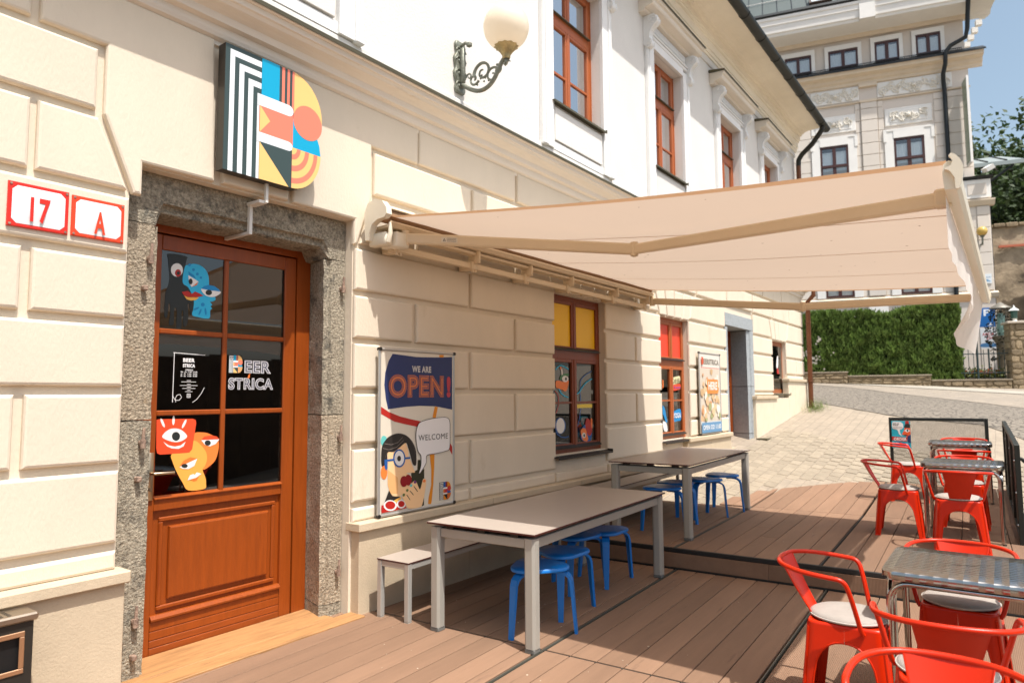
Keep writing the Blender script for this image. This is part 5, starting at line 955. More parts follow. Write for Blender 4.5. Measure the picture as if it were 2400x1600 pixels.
def make_stool():
    root = empty('stool'); tag(root, 'x', 'stool', 'blue bentwood stools by the tables')
    out = []
    for i in range(48):
        a = 2*pi*i/48; out.append((.195*(1+.12*cos(3*a)), a))
    b = B(); rows = []
    for k, z in ((.94, .417), (1, .423), (1, .437), (.965, .444), (.5, .443), (.02, .442)): rows.append([(r*k*cos(a), r*k*sin(a), z) for r, a in out])
    v = b.grid(rows, closed=True); b.bm.faces.new(v[0]); b.bm.faces.new(v[-1]); b.build('seat', m_blue, root)
    for q in range(3):
        a = 2*pi*q/3; b = B(); path = [(.07, .405), (.13, .405), (.17, .402), (.2, .392), (.222, .372), (.234, .34), (.238, .30), (.250, .15), (.264, 0)]
        wd = [.032, .032, .031, .031, .03, .029, .028, .023, .018]; th = .019; rows = []
        for i, (r, z) in enumerate(path):
            p0, p1 = path[max(0, i-1)], path[min(len(path)-1, i+1)]; d = Vector((p1[0]-p0[0], p1[1]-p0[1])).normalized(); nn = Vector((-d.y, d.x))*th/2
            rw = []
            for sy, sn in ((-1, 1), (1, 1), (1, -1), (-1, -1)):
                rr, zz_ = r+nn.x*sn, z+nn.y*sn; yy = wd[i]*sy; rw.append((rr*cos(a)-yy*sin(a), rr*sin(a)+yy*cos(a), max(0, zz_)))
            rows.append(rw)
        v = b.grid(rows, closed=True, smooth=False); b.bm.faces.new(v[0]); b.bm.faces.new(v[-1])
        es = [e for e in b.bm.edges if len(e.link_faces) == 2 and e.calc_face_angle(0) > .8]; bmesh.ops.bevel(b.bm, geom=es, offset=.004, segments=1, affect='EDGES')
        b.build('leg', m_blue, root)
    return root
st0 = make_stool()
SP = [(3.995, 2.71, 0, 171, 'blue stool nearest the camera, at the sunlit near end of the first table'), (4.455, 2.80, 0, -31, 'blue stool second from the camera along the first table'), (5.04, 3.03, 0, 80, 'blue stool pushed deepest under the far half of the first table'),
      (5.366, 2.93, 0, 210, 'blue stool by the far outer leg of the first table'), (6.95, 3.10, .18, 30, 'blue stool at the near end of the table on the raised deck'), (7.42, 3.14, .18, 140, 'blue stool under the middle of the table on the raised deck'),
      (7.86, 2.98, .18, -62, 'blue stool in front of the middle of the raised table'), (8.42, 2.97, .18, -80, 'blue stool at the far end of the raised table against the bright paving')]
for i, (x, y, z, a, lab) in enumerate(SP):
    o = st0 if i == 0 else copy_tree(st0); o.location = (x, y, z); o.rotation_euler = (0, 0, R_(a)); o['label'] = lab

# red metal armchairs ------------------------------------------------
m_red = mat('red_lacquer', '#c62703', .33, var=.05, vs=7, spec=.32, dirt_or_light=('#a51f05', .7, 14))
m_cush = mat('cushion_grey', '#9c958d', .95, var=.06, vs=14, bump=.3, bs=180)
def make_chair():
    root = empty('armchair'); tag(root, 'x', 'chair', 'red metal armchairs')
    h0 = .178
    def per(d, z, q):
        """point at signed distance d from corner q on the rounded square of the splayed base"""
        h = h0+(.445-z)*.085; rc = .045
        k = h/h0; d *= k
        if abs(d) <= rc*.785: a = pi/4*(1-d/(rc*.785)) if False else pi/4-d/(rc*.785)*pi/4; x, y = h-rc+rc*cos(a), h-rc+rc*sin(a)
        elif d > 0: x, y = h, h-rc-(d-rc*.785)
        else: x, y = h-rc-(-d-rc*.785), h
        c_, s_ = cos(q*pi/2), sin(q*pi/2); return (x*c_-y*s_, x*s_+y*c_, z)
    H = h0-.045+.045*.785
    ds = [-1, -.9, -.78, -.66, -.54, -.44, -.36, -.30, -.25, -.21, -.17, -.1, -.05]; ds = ds+[0]+[-x for x in ds[::-1]]
    def zb(u):
        u = abs(u)
        if u <= .17: return 0
        if u <= .25: return .20*(u-.17)/.08
        v = (u-.25)/.75; return .20+.165*math.sqrt(max(0, 1-(1-v)**2.4))
    for q in range(4):
        b = B(); nz = 9; rows = []
        for j in range(nz+1):
            t = j/nz; rows.append([per(u*H, .437+(zb(u)-.437)*t, q) for u in ds])
        b.grid(rows); b.tube([per(u*H*.995, zb(u)+.002, q) for u in ds if abs(u) >= .17 and u < 0], .005, 5); b.tube([per(u*H*.995, zb(u)+.002, q) for u in ds if abs(u) >= .17 and u > 0], .005, 5)
        c_ = per(0, .004, q); b.lathe([(.0, .012), (.02, .012), (.022, 0), (0, 0)], (c_[0]*.985, c_[1]*.985, 0), 8)
        rb = [per(0, z, q) for z in (.42, .33, .22, .1, .01)]; b.tube([(x*1.004, y*1.004, z) for x, y, z in rb], .007, 5)
        b.build('leg', m_red, root, smooth=True)
    b = B(); n = 40; rows = []
    for k, z in ((1.0, .43), (1.0, .442), (.975, .45), (.93, .452), (.88, .447), (.4, .445), (.01, .445)):
        r = []
        for i in range(n):
            a = 2*pi*i/n; e = .24; c_, s_ = cos(a), sin(a); x = (abs(c_)**e)*(1 if c_ > 0 else -1); y = (abs(s_)**e)*(1 if s_ > 0 else -1); r.append((x*h0*k, y*h0*k, z))
        rows.append(r)
    v = b.grid(rows, closed=True); b.bm.faces.new(v[-1]); b.build('seat', m_red, root, smooth=True)
    # back plate: bent sheet, wider at the top
    b = B(); rows = []
    for j in range(9):
        t = j/8; z = .446+.268*t; hw = .072+.056*t; x = -.168-.155*t-.006*sin(pi*t)
        rows.append([(x+.03*(u*u)*(.4+.6*t), hw*u, z) for u in [k/5-1 for k in range(11)]])
    b.grid(rows); rows2 = [[(x-.0025, y, z) for x, y, z in r] for r in rows]; b.grid(rows2)
    for r in (0, -1): b.tube([rows[k][r] for k in range(9)], .0035, 5)
    b.build('backrest', m_red, root, smooth=True)
    # one tube: up from the seat side, forward arm, round the back and down again
    half = [(.085, .188, .425), (.078, .200, .45), (.058, .225, .55), (.038, .246, .635), (.024, .2555, .672), (.0, .2610, .690), (-.04, .264, .695), (-.12, .262, .702), (-.19, .246, .708), (-.245, .212, .713), (-.285, .168, .716), (-.308, .122, .718), (-.322, .06, .719), (-.326, 0, .719)]
    pts = half+[(x, -y, z) for x, y, z in half[-2::-1]]; sm = []
    for i in range(len(pts)-1):
        p0, p1, p2, p3 = (Vector(pts[max(0, min(len(pts)-1, i+j))]) for j in (-1, 0, 1, 2))
        for k in range(3): t = k/3; sm.append(.5*((2*p1)+(p2-p0)*t+(2*p0-5*p1+4*p2-p3)*t*t+(3*p1-p0-3*p2+p3)*t**3))
    sm.append(Vector(pts[-1]))
    b = B(); b.tube(sm, .0118, 9)
    for s in (-1, 1): b.tube([(.085, s*.176, .424), (.085, s*.194, .424)], .012, 8)
    b.build('arm_rail', m_red, root, smooth=True)
    return root
ch0 = make_chair()
def make_cush():
    root = empty('seat_cushion'); tag(root, 'x', 'cushion', 'grey seat cushions'); b = B(); n = 36; rows = []
    for k, z in ((.0, .0), (.9, .0), (.985, .006), (1.0, .014), (.985, .021), (.9, .03), (.6, .036), (.25, .037), (0.01, .037)): rows.append([(.183*k*cos(2*pi*i/n)*(1.02), .183*k*sin(2*pi*i/n), z) for i in range(n)])
    b.grid(rows[1:], closed=True); b.build('pad', m_cush, root, smooth=True)
    b = B(); b.tube([(.187*cos(2*pi*i/n), .183*sin(2*pi*i/n), .014) for i in range(n)], .0045, 6, closed=True); b.build('piping', mat('cushion_piping', '#b3ada4', .9), root)
    return root
cu0 = make_cush()
# (s, t, z, yaw in deck axes, chair label, cushion label)
CH = [(4.00, .57, 0, -90, 'red armchair nearest the centre of the terrace, left of the near steel table', 'round grey cushion on the armchair left of the near steel table'),
      (4.60, .09, 0, 176, 'red armchair behind the near steel table, facing the camera', 'round grey cushion seen under the near steel table'),
      (3.44, .13, 0, 6, 'red armchair with its dark back to the camera, in front of the near steel table', 'round grey cushion mostly hidden by the back of the armchair before the near table'),
      (2.455, .11, 0, 178, 'red armchair cut off by the bottom right edge of the picture', 'round grey cushion on the armchair cut off by the bottom edge'),
      (8.10, .64, .18, -88, 'red armchair left of the middle steel table on the raised deck', 'round grey cushion on the armchair left of the middle steel table'),
      (7.62, .12, .18, 4, 'red armchair with its back to the camera, in front of the middle steel table', 'round grey cushion on the armchair in front of the middle steel table'),
      (8.93, .08, .18, 178, 'red armchair facing the camera behind the middle steel table', 'round grey cushion on the armchair behind the middle steel table'),
      (10.35, .70, .225, -85, 'red armchair left of the farthest steel table, by the order sign', 'round grey cushion on the armchair left of the farthest steel table'),
      (9.90, .08, .21, 2, 'red armchair in front of the farthest steel table, back to the camera', 'round grey cushion on the armchair in front of the farthest steel table'),
      (11.25, .08, .25, 180, 'red armchair behind the farthest steel table, close to the mesh screen', 'round grey cushion on the armchair behind the farthest steel table')]
for i, (s, t, z, a, l1, l2) in enumerate(CH):
    o = ch0 if i == 0 else copy_tree(ch0); o.location = dw(s, t, z); o.rotation_euler = (0, 0, DK+R_(a)); o['label'] = l1
    c = cu0 if i == 0 else copy_tree(cu0); c.location = dw(s, t, z)+Vector((0, 0, .4485)); c.rotation_euler = (0, 0, DK+R_(a)); c['label'] = l2
# steel bistro tables
m_steel = mat('polished_steel', '#b9b6b0', .16, metal=1)
def swirl():
    M = mat('swirl_steel', '#a9a8a4', .22, metal=1); n = M.node_tree; L = n.links; b = n.nodes['Principled BSDF']; tc = n.nodes.new('ShaderNodeTexCoord')
    mp = n.nodes.new('ShaderNodeMapping'); mp.inputs['Scale'].default_value = (26, 17, 1); L.new(tc.outputs['Object'], mp.inputs[0])
    fr = n.nodes.new('ShaderNodeVectorMath'); fr.operation = 'FRACTION'; L.new(mp.outputs[0], fr.inputs[0])
    sb = n.nodes.new('ShaderNodeVectorMath'); sb.operation = 'SUBTRACT'; L.new(fr.outputs[0], sb.inputs[0]); sb.inputs[1].default_value = (.3, .5, 0)
    sx = n.nodes.new('ShaderNodeSeparateXYZ'); L.new(sb.outputs[0], sx.inputs[0]); cx = n.nodes.new('ShaderNodeCombineXYZ'); L.new(sx.outputs[0], cx.inputs[0]); L.new(sx.outputs[1], cx.inputs[1])
    ln = n.nodes.new('ShaderNodeVectorMath'); ln.operation = 'LENGTH'; L.new(cx.outputs[0], ln.inputs[0])
    bp = n.nodes.new('ShaderNodeBump'); bp.inputs['Strength'].default_value = .6; bp.inputs['Distance'].default_value = .012; L.new(ln.outputs['Value'], bp.inputs['Height']); L.new(bp.outputs[0], b.inputs['Normal'])
    return M
m_swirl = swirl()
def make_bistro():
    root = empty('bistro_table'); tag(root, 'x', 'table', 'square steel bistro tables'); W_, D_, H_ = .33, .345, .735
    b = B(); rows = []; n = 40
    def ring(k, z, e=.16): return [((abs(cos(2*pi*i/n))**e)*(1 if cos(2*pi*i/n) > 0 else -1)*(W_-k), (abs(sin(2*pi*i/n))**e)*(1 if sin(2*pi*i/n) > 0 else -1)*(D_-k), z) for i in range(n)]
    v = b.grid([ring(.006, H_-.045), ring(0, H_-.038), ring(0, H_-.006), ring(.006, H_), ring(.15, H_), ring(.344, H_)], closed=True); b.bm.faces.new(v[-1]); b.build('tabletop', m_swirl, root)
    b = B(); b.box(-W_+.01, W_-.01, -D_+.01, D_-.01, H_-.04, H_-.03); b.build('underside', m_black, root)
    for sx in (-1, 1):
        for k, dx in ((0, 0), (1, -.045)):
            b = B(); X = sx*(W_-.03+dx*1.0); Y = D_-.035-(.0 if k == 0 else .012); r = .09
            pts = [(X*1.06, -Y, .0), (X, -Y, H_-.06-r)]+[(X, -Y+r-r*cos(a), H_-.06-r+r*sin(a)) for a in [pi/2*i/6 for i in range(1, 7)]]
            pts += [(X, -p[1], p[2]) for p in pts[::-1][0:6]]+[(X, Y, H_-.06-r), (X*1.06, Y, 0)]
            b.tube(pts, .0135, 10); b.build('leg_hoop', m_steel, root, smooth=True)
    for sy in (-1, 1):
        b = B(); r = .1; Y = sy*(D_-.03); z = H_-.075
        b.tube([(-W_+.035, Y, z-.16), (-W_+.035, Y, z-r)]+[(-W_+.035+r-r*cos(a), Y, z-r+r*sin(a)) for a in [pi/2*i/6 for i in range(1, 7)]]+[(W_-.035-r+r*sin(a), Y, z-r+r*cos(a)) for a in [pi/2*i/6 for i in range(0, 7)]]+[(W_-.035, Y, z-.16)], .0125, 10); b.build('brace', m_steel, root, smooth=True)
    b = B()
    for sx in (-1, 1):
        for sy in (-1, 1): b.lathe([(0, .012), (.016, .012), (.018, 0), (0, 0)], (sx*(W_-.03)*1.06, sy*(D_-.035), 0), 8)
    b.build('feet', m_black, root)
    return root
bt0 = make_bistro()
for i, (s, t, z, lab) in enumerate(((4.195, .05, 0, 'square steel bistro table with patterned top nearest the camera'), (8.28, .08, .18, 'square steel bistro table in the middle of the terrace row'), (10.72, .12, .235, 'square steel bistro table farthest away by the mesh screen'))):
    o = bt0 if i == 0 else copy_tree(bt0); o.location = dw(s, t, z); o.rotation_euler = (0, 0, DK+R_((-2, -2, 0)[i])); o['label'] = lab

# mesh screens --------------------------------------------------------
def meshmat(hole=.40):
    M = bpy.data.materials.new('perforated_mesh'); M.use_nodes = True; n = M.node_tree; L = n.links; b = n.nodes['Principled BSDF']; b.inputs['Base Color'].default_value = (.02, .02, .018, 1); b.inputs['Roughness'].default_value = .5
    tc = n.nodes.new('ShaderNodeTexCoord'); mp = n.nodes.new('ShaderNodeMapping'); mp.inputs['Scale'].default_value = (1/.0085,)*3; L.new(tc.outputs['Object'], mp.inputs[0])
    fr = n.nodes.new('ShaderNodeVectorMath'); fr.operation = 'FRACTION'; L.new(mp.outputs[0], fr.inputs[0]); sb = n.nodes.new('ShaderNodeVectorMath'); sb.operation = 'SUBTRACT'; L.new(fr.outputs[0], sb.inputs[0]); sb.inputs[1].default_value = (.5,)*3
    sx = n.nodes.new('ShaderNodeSeparateXYZ'); L.new(sb.outputs[0], sx.inputs[0]); cx = n.nodes.new('ShaderNodeCombineXYZ'); L.new(sx.outputs[0], cx.inputs[0]); L.new(sx.outputs[2], cx.inputs[1])
    ln = n.nodes.new('ShaderNodeVectorMath'); ln.operation = 'LENGTH'; L.new(cx.outputs[0], ln.inputs[0]); lt = n.nodes.new('ShaderNodeMath'); lt.operation = 'LESS_THAN'; lt.inputs[1].default_value = hole; L.new(ln.outputs['Value'], lt.inputs[0])
    tr = n.nodes.new('ShaderNodeBsdfTransparent'); mx = n.nodes.new('ShaderNodeMixShader'); L.new(lt.outputs[0], mx.inputs[0]); L.new(b.outputs[0], mx.inputs[1]); L.new(tr.outputs[0], mx.inputs[2]); L.new(mx.outputs[0], n.nodes['Material Output'].inputs[0]); return M
m_mesh = meshmat(.43); m_mesh2 = meshmat(.31); m_fr = mat('screen_frame', '#20241f', .45, metal=.2)
def screen(p, q, h, lab, m_mesh=m_mesh):
    p, q = Vector(p), Vector(q); d = q-p; L_ = Vector((d.x, d.y, 0)).length; root = tag(empty('mesh_screen', p, math.atan2(d.y, d.x)), lab, 'screen', 'dark mesh screens round the terrace'); dz = d.z
    def fb(x0, x1, z0, z1, name):
        b = B(); b.box(x0, x1, -.022, .022, z0, z1, bev=.003)
        for v in b.bm.verts: v.co.z += dz*v.co.x/L_
        b.build(name, m_fr, root)
    fb(0, .045, 0, h, 'post'); fb(L_-.045, L_, 0, h, 'post'); fb(.046, L_-.046, h-.045, h, 'rail'); fb(.046, L_-.046, .03, .075, 'rail')
    b = B(); b.box(.045, L_-.045, -.002, .002, .075, h-.045)
    for v in b.bm.verts: v.co.z += dz*v.co.x/L_
    b.build('mesh_panel', m_mesh, root); return root
sc_e = screen(dw(11.86, 1.02, .18), dw(11.86, -.22, .18), 1.06, 'dark mesh screen across the far end of the terrace with an order sign on it')
for i, (a, c, lab) in enumerate(((8.05, 9.22, 'dark mesh side screen panel nearest the camera, with a diagonal brace'), (9.24, 10.45, 'dark mesh side screen panel in the middle of the row'), (10.47, 11.72, 'dark mesh side screen panel farthest along the street side'))):
    o = screen(dw(a, -.36-.012*i, .16+.035*i), dw(c, -.372-.012*i, .195+.035*i), .95, lab, m_mesh2)
    if i == 0:
        b = B(); b.tube([(.02, -.03, .82), (.02, -.5, .32), (.02, -.62, .0)], .016, 6); b.tube([(.02, .0, .82), (.02, -.035, .82)], .016, 8); b.build('brace', m_fr, o)
    b = B()
    for z in (.2, .5, .8): b.tube([(.022, .022, z), (.022, .03, z)], .012, 8)
    b.build('bolts', m_steel, o)
# order sign fixed to the end screen
os_ = tag(empty('order_sign'), 'small turquoise self service order sign with a red face on the mesh screen', 'sign')
o0 = dw(11.83, .985, .0); ux = (dw(11.83, .0, 0)-dw(11.83, 1, 0)); W_, Hs = .245, .40; zt = 1.19
def TO(p): q = o0+ux*(p[0]*W_); nrm = dw(-1, 0, 0); q = q+nrm*(-p[1]); return (q.x, q.y, zt-Hs+p[2]*Hs)
b = B(); c_ = [TO((u, 0, v)) for u, v in ((0, 0), (1, 0), (1, 1), (0, 1))]; nb = dw(.006, 0, 0); b.grid([[Vector(x) for x in c_], [Vector(x)+nb for x in c_]], closed=True, smooth=False); b.poly(c_); b.poly([Vector(x)+nb for x in c_]); b.build('board', flat('cyan3'), os_)
decal('picture', OS, -.0005, os_, .0006, T=TO)
for s_, bx, col in (('SELF', (.08, .40, .82, .92), '#33262a'), ('SERVIS', (.08, .58, .69, .79), '#a9a3a0'), ('ORDER', (.1, .78, .27, .38), '#ece6e0'), ('na', (.2, .36, .14, .20), '#ece6e0'), ('Bar', (.42, .74, .08, .20), '#d8452c'), ('E', (.76, .87, .08, .17), '#ece6e0')):
    text('lettering', s_, bx[0], bx[1], bx[2], bx[3], -.012, [col], os_, (.03,), T=TO)

# litter bin bottom left
bn = tag(empty('litter_bin', (1.07, 3.80, 0)), 'dark metal litter bin with a steel ashtray top against the plinth', 'bin')
m_bin = mat('bin_dark', '#26231e', .45, var=.1, vs=6); m_brush = mat('bin_steel', '#a39787', .32, metal=.9, var=.06, vs=20)
b = B()
x0, x1, y0_, y1_ = -.26, .274, -.004, .13
b.box(x0, x1, y0_+.016, y1_, 0, .56); b.box(x0, -.2+.0, y0_, y0_+.016, 0, .56); b.box(.238, x1, y0_, y0_+.016, 0, .56); b.box(-.2, .238, y0_, y0_+.016, .505, .56); b.box(-.2, .238, y0_, y0_+.016, 0, .34); b.build('body', m_bin, bn)
b = B(); b.box(-.198, .236, y0_+.0155, y0_+.017, .342, .503); b.build('opening', mat('bin_inside', '#050505', .6), bn)
b = B()
for q in ((-.2, .24, .495, .52), (-.2, .24, .328, .352), (-.2, -.178, .352, .495), (.218, .24, .352, .495)): b.box(q[0], q[1], y0_-.006, y0_+.001, q[2], q[3], bev=.003)
b.build('opening_frame', mat('bin_frame', '#c29c7a', .3, metal=.8), bn)
b = B(); b.box(-.275, .29, -.02, .135, .562, .598, bev=.008); b.build('lid', m_brush, bn)
b = B()
for i in range(7):
    for j in range(5):
        b.box(-.02+i*.032, -.02+i*.032+.016, .01+j*.02, .01+j*.02+.009, .5975, .599)
b.build('ash_holes', m_black, bn)
b = B(); b.tube([(-.03, .07, .612), (.125, .075, .612), (.14, .076, .607)], .011, 8); b.build('hinge_bar', m_steel, bn)
# ------------------------------------------------------------------ the hotel across the road
K = 1.32
def hz(z): return 1.6+K*(z-1.6)
HA = math.atan2(.9681, -.2504)
ho = tag(empty('hotel_building', (32.74, 2.18, 0), HA), 'pale beige hotel with white stucco friezes, brown windows and grey metal roof across the road', 'building')
m_hw = mat('hotel_wall', '#d3c9bd', .85, var=.04, vs=1.2, bump=.2, bs=25); m_hb = mat('hotel_block', '#d6cdc1', .85, var=.03, vs=1.5, rnd=.025); m_hwt = mat('hotel_white', '#e6e4de', .8, var=.03, vs=3)
m_hp = mat('hotel_cornice', '#d8c8b1', .85, var=.06, vs=2, dirt_or_light=('#b99f7c', .66, 2)); m_hwood = mat('hotel_window_wood', '#42201a', .45); m_hroof = mat('hotel_metal_roof', '#424c48', .5, metal=.0, var=.1, vs=2); m_hdark = mat('hotel_dark_metal', '#23282a', .45, metal=.3)
m_ornament = mat('stucco_relief', '#e2dccf', .85, dirt_or_light=('#bfa988', .6, 9))
def hbox(a0, a1, o0, o1, z0, z1, name, mt, parent=ho, bev=0):
    b = B(); b.box(K*a0, K*a1, K*o0, K*o1, hz(z0), hz(z1), bev=bev); return b.build(name, mt, parent)
def hsw(prof, a0, a1, name, mt):
    b = B(); b.sweep_x([(K*o, hz(z)) for o, z in prof], K*a0, K*a1); return b.build(name, mt, ho)
hbox(-1.08, 12, -9, 0, .3, 12.3, 'wall', m_hw); hbox(-1.02, 12, -9, -.02, 12.3, 13.45, 'attic_wall', m_hw)
hbox(-1.42, -.98, -.05, .02, .3, 8.2, 'corner_pier', m_hw)
# rusticated courses
zc = 4.70
while zc < 11.0:
    for a0, a1, pr in ((-1.06, -.10, .025), (1.315, 1.47, .025), (1.49, 1.965, .07), (1.985, 2.135, .025), (3.49, 5.6, .025)):
        hbox(a0, a1, 0, pr, zc+.012, min(zc+.383, 11.08), 'block', m_hb, bev=.012)
    if zc < 8.0: hbox(-1.40, -1.07, .02, .05, zc+.012, min(zc+.383, 7.3), 'block', m_hb, bev=.012)
    if 6.9 < zc < 8.6 or zc < 4.9:
        hbox(-.07, 1.30, 0, .02, zc+.012, zc+.383, 'block', m_hb, bev=.012); hbox(2.15, 3.47, 0, .02, zc+.012, zc+.383, 'block', m_hb, bev=.012)
    zc += .385
hsw([(0, 4.45), (.06, 4.5), (.1, 4.62), (.02, 4.68), (0, 4.68)], -1.5, 12, 'base_cornice', m_hp)
hbox(1.45, 2.0, .0, .09, .5, 4.5, 'base_pier', m_hwt)
hsw([(0, 11.7), (.05, 11.72), (.06, 11.8), (.12, 11.85), (.14, 11.95), (.3, 12.0), (.34, 12.12), (.32, 12.16), (0, 12.2)], -1.45, 12, 'cornice', m_hp)
hsw([(.37, 12.10), (.37, 12.15), (.02, 12.36), (.02, 12.3), (.33, 12.12)], -1.5, 12, 'cornice_flashing', m_hdark)
b = B()
for i in range(150): b.box(K*(-.9+.05*i), K*(-.9+.05*i+.012), K*.16, K*.19, hz(12.2), hz(12.34))
b.box(-1.2, K*7, K*.165, K*.185, hz(12.335), hz(12.35)); tag(b.build('snow_guard', m_hdark, ho), kind='stuff')
hsw([(0, 11.1), (.05, 11.1), (.06, 11.14), (0, 11.16)], -1.1, 12, 'moulding', m_hp)
hsw([(.0, 13.34), (.04, 13.36), (.1, 13.44), (.72, 13.52), (.74, 13.6), (.78, 13.62), (.80, 13.85), (.83, 13.88), (.83, 14.02), (.86, 14.05), (.86, 14.16), (-.3, 14.25), (-.3, 13.4)], -1.75, 12, 'eaves', m_hwt)
hsw([(.05, 13.30), (.09, 13.30), (.1, 13.43), (.05, 13.43)], -1.1, 12, 'eaves_moulding', m_hp)
hbox(1.5, 1.95, .7, .86, 13.53, 14.06, 'eaves_bracket', m_hwt); hbox(-1.6, -1.1, .7, .86, 13.53, 14.06, 'eaves_bracket', m_hwt)
hsw([(.86, 14.14), (.9, 14.2), (.88, 14.28), (.8, 14.22)], -1.8, 12, 'gutter', m_hdark)
hsw([(.86, 14.18), (-3.2, 18.2), (-3.2, 18.1), (.82, 14.1)], -1.75, 12, 'roof', m_hroof)
for i in range(24):
    a = -1.6+.46*i; b = B(); b.tube([(K*a, K*.84, hz(14.22)), (K*a, K*-3.1, hz(18.13))], .018, 5); b.build('roof_seam', m_hdark, ho)
for q in (.25, .45):
    b = B(); o_ = .86-4.06*q; b.tube([(K*-1.6, K*o_, hz(14.26+4.02*q)), (K*9, K*o_, hz(14.26+4.02*q))], .02, 6); b.build('snow_rail', m_hwt, ho)
b = B(); sl = math.atan2(4.02, -4.06)
xf = Matrix.Translation((K*3.05, K*.56, hz(14.545)))@Matrix.Rotation(sl-pi, 4, 'X')
b.box(-.45, .45, -.33, .33, -.08, .1, xf=xf); b.build('skylight', mat('skylight_frame', '#4a3a30', .5), ho); b = B(); b.box(-.36, .36, -.25, .25, .1, .11, xf=xf); b.build('skylight_pane', mat('skylight_glass', '#c6d2d8', .1), ho)
for i in range(9): b = B(); b.box(K*(-1.75-.02), K*(-1.60), K*(.55-.5*i), K*(.55-.5*i-.16), hz(13.5), hz(13.68)); b.build('rafter_end', m_hwt, ho)
m_hgl = glass('hotel_glass', '#eef2f4', .10, .97)
def hwin(a0, a1, z0, z1, transom=None, name='window'):
    fr = B(); o0, o1 = .0, .05; f = .06
    for q in ((a0, a0+f, z0, z1), (a1-f, a1, z0, z1), (a0+f, a1-f, z1-f, z1), (a0+f, a1-f, z0, z0+f), ((a0+a1)/2-.05, (a0+a1)/2+.05, z0+f, z1-f)): fr.box(K*q[0], K*q[1], K*o0, K*o1, hz(q[2]), hz(q[3]))
    if transom: fr.box(K*(a0+f), K*(a1-f), K*o0, K*(o1+.02), hz(transom-.04), hz(transom+.04))
    w_ = fr.build(name, m_hwood, ho)
    b = B(); b.box(K*(a0+f), K*(a1-f), K*.02, K*.024, hz(z0+f), hz(z1-f)); b.build('pane', m_hgl, w_)
    b = B()
    for s in (0, 1):
        xa = a0+f+(a1-a0)*.48*s; ww = (a1-a0)*.40; b.grid([[(K*(xa+ww*i/20), K*.009+.008*sin(i*1.5), z) for i in range(21)] for z in (hz(z0+f), hz(z1-f-.10*(z1-z0)))])
    b.build('curtain', mat('hotel_curtain', '#f0f0ee', .9, var=.1, vs=14, stretch=(4, 4, .3)), w_)
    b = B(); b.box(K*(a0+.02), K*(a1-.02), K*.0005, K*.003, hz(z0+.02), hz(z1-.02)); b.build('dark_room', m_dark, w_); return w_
for a0, a1 in ((3.37, 4.2), (1.965, 2.85), (.77, 1.475), (-.385, .30)):
    hwin(a0, a1, 12.38, 12.98 if a0 > 1.9 else 13.03)
    b = B(); zt = 13.0 if a0 > 1.9 else 13.05
    for q in ((a0-.11, a0, 12.36, zt+.16), (a1, a1+.11, 12.36, zt+.16), (a0, a1, zt, zt+.16)): b.box(K*q[0], K*q[1], 0, K*.055, hz(q[2]), hz(q[3]))
    b.build('surround', m_hwt, ho)
for a0, a1 in ((2.385, 3.22), (.215, 1.06)):
    hwin(a0, a1, 8.5, 9.75, 9.08); hwin(a0, a1, 4.72, 6.2, 5.6)
    for zt, zb in ((9.76, 8.3), (6.2, 4.70)):
        b = B()
        for q in ((a0-.26, a0-.005, zb, zt+.26), (a1+.005, a1+.26, zb, zt+.26), (a0-.005, a1+.005, zt, zt+.26), (a0-.29, a0-.2, zt-.1, zt+.30), (a1+.2, a1+.29, zt-.1, zt+.30), (a0-.29, a1+.29, zt+.24, zt+.30)):
            b.box(K*q[0], K*q[1], 0, K*(.06 if q[2] < zt-.15 else .075+.002*(q[0] % 1)), hz(q[2]), hz(q[3]))
        b.build('surround', m_hwt, ho)
def relief(a0, a1, z0, z1, o0, seedn, nscroll, name='frieze_relief'):
    rnd = random.Random(seedn); pn = hbox(a0, a1, 0, o0, z0, z1, 'frieze_panel', m_hwt, bev=.02); b = B(); ca, cz_ = (a0+a1)/2, (z0+z1)/2; h = (z1-z0)/2
    def sp(a, z, r, s, t0): b.tube([(K*(a+s*r*(1-k/22*.9)*cos(t0+k*.5)), K*(o0+.012), hz(z+r*(1-k/22*.9)*sin(t0+k*.5))) for k in range(22)], [.028*(1-.5*k/22) for k in range(22)], 5)
    for s in (-1, 1):
        for i in range(nscroll):
            u = (i+.7)/nscroll; a = ca+s*u*(a1-a0)/2*.9; z = cz_+h*.28*(1 if i % 2 else -1); sp(a, z, h*rnd.uniform(.42, .6), s*(1 if i % 2 else -1), rnd.uniform(0, 6))
            for k in range(4): q = rnd.uniform(0, 6.28); b.tube([(K*a, K*(o0+.012), hz(z)), (K*(a+.1*cos(q)), K*(o0+.02), hz(max(z0+.03, min(z1-.03, z+.16*sin(q))))), (K*(a+.15*cos(q+.5)), K*(o0+.01), hz(max(z0+.03, min(z1-.03, z+.2*sin(q+.5)))))], [.022, .026, .006], 5)
        b.tube([(K*(ca+s*t*(a1-a0)*.45), K*(o0+.012), hz(cz_+h*.35*sin(t*9))) for t in [i/16 for i in range(17)]], .018, 5)
    for k in range(8): q = 2*pi*k/8; b.tube([(K*ca, K*(o0+.03), hz(cz_)), (K*(ca+.12*cos(q)), K*(o0+.02), hz(cz_+h*.6*sin(q)))], [.03, .012], 5)
    b.lathe([(0.001, .06), (.08, .05), (.1, 0), (.08, -.05), (0.001, -.06)], (K*ca, K*(o0+.02), hz(cz_)), 10)
    return b.build(name, m_ornament, pn)
relief(1.99, 3.44, 11.19, 11.66, .03, 3, 4); relief(-.63, 1.46, 11.19, 11.68, .03, 5, 5); relief(3.5, 5.2, 11.19, 11.66, .03, 6, 4)
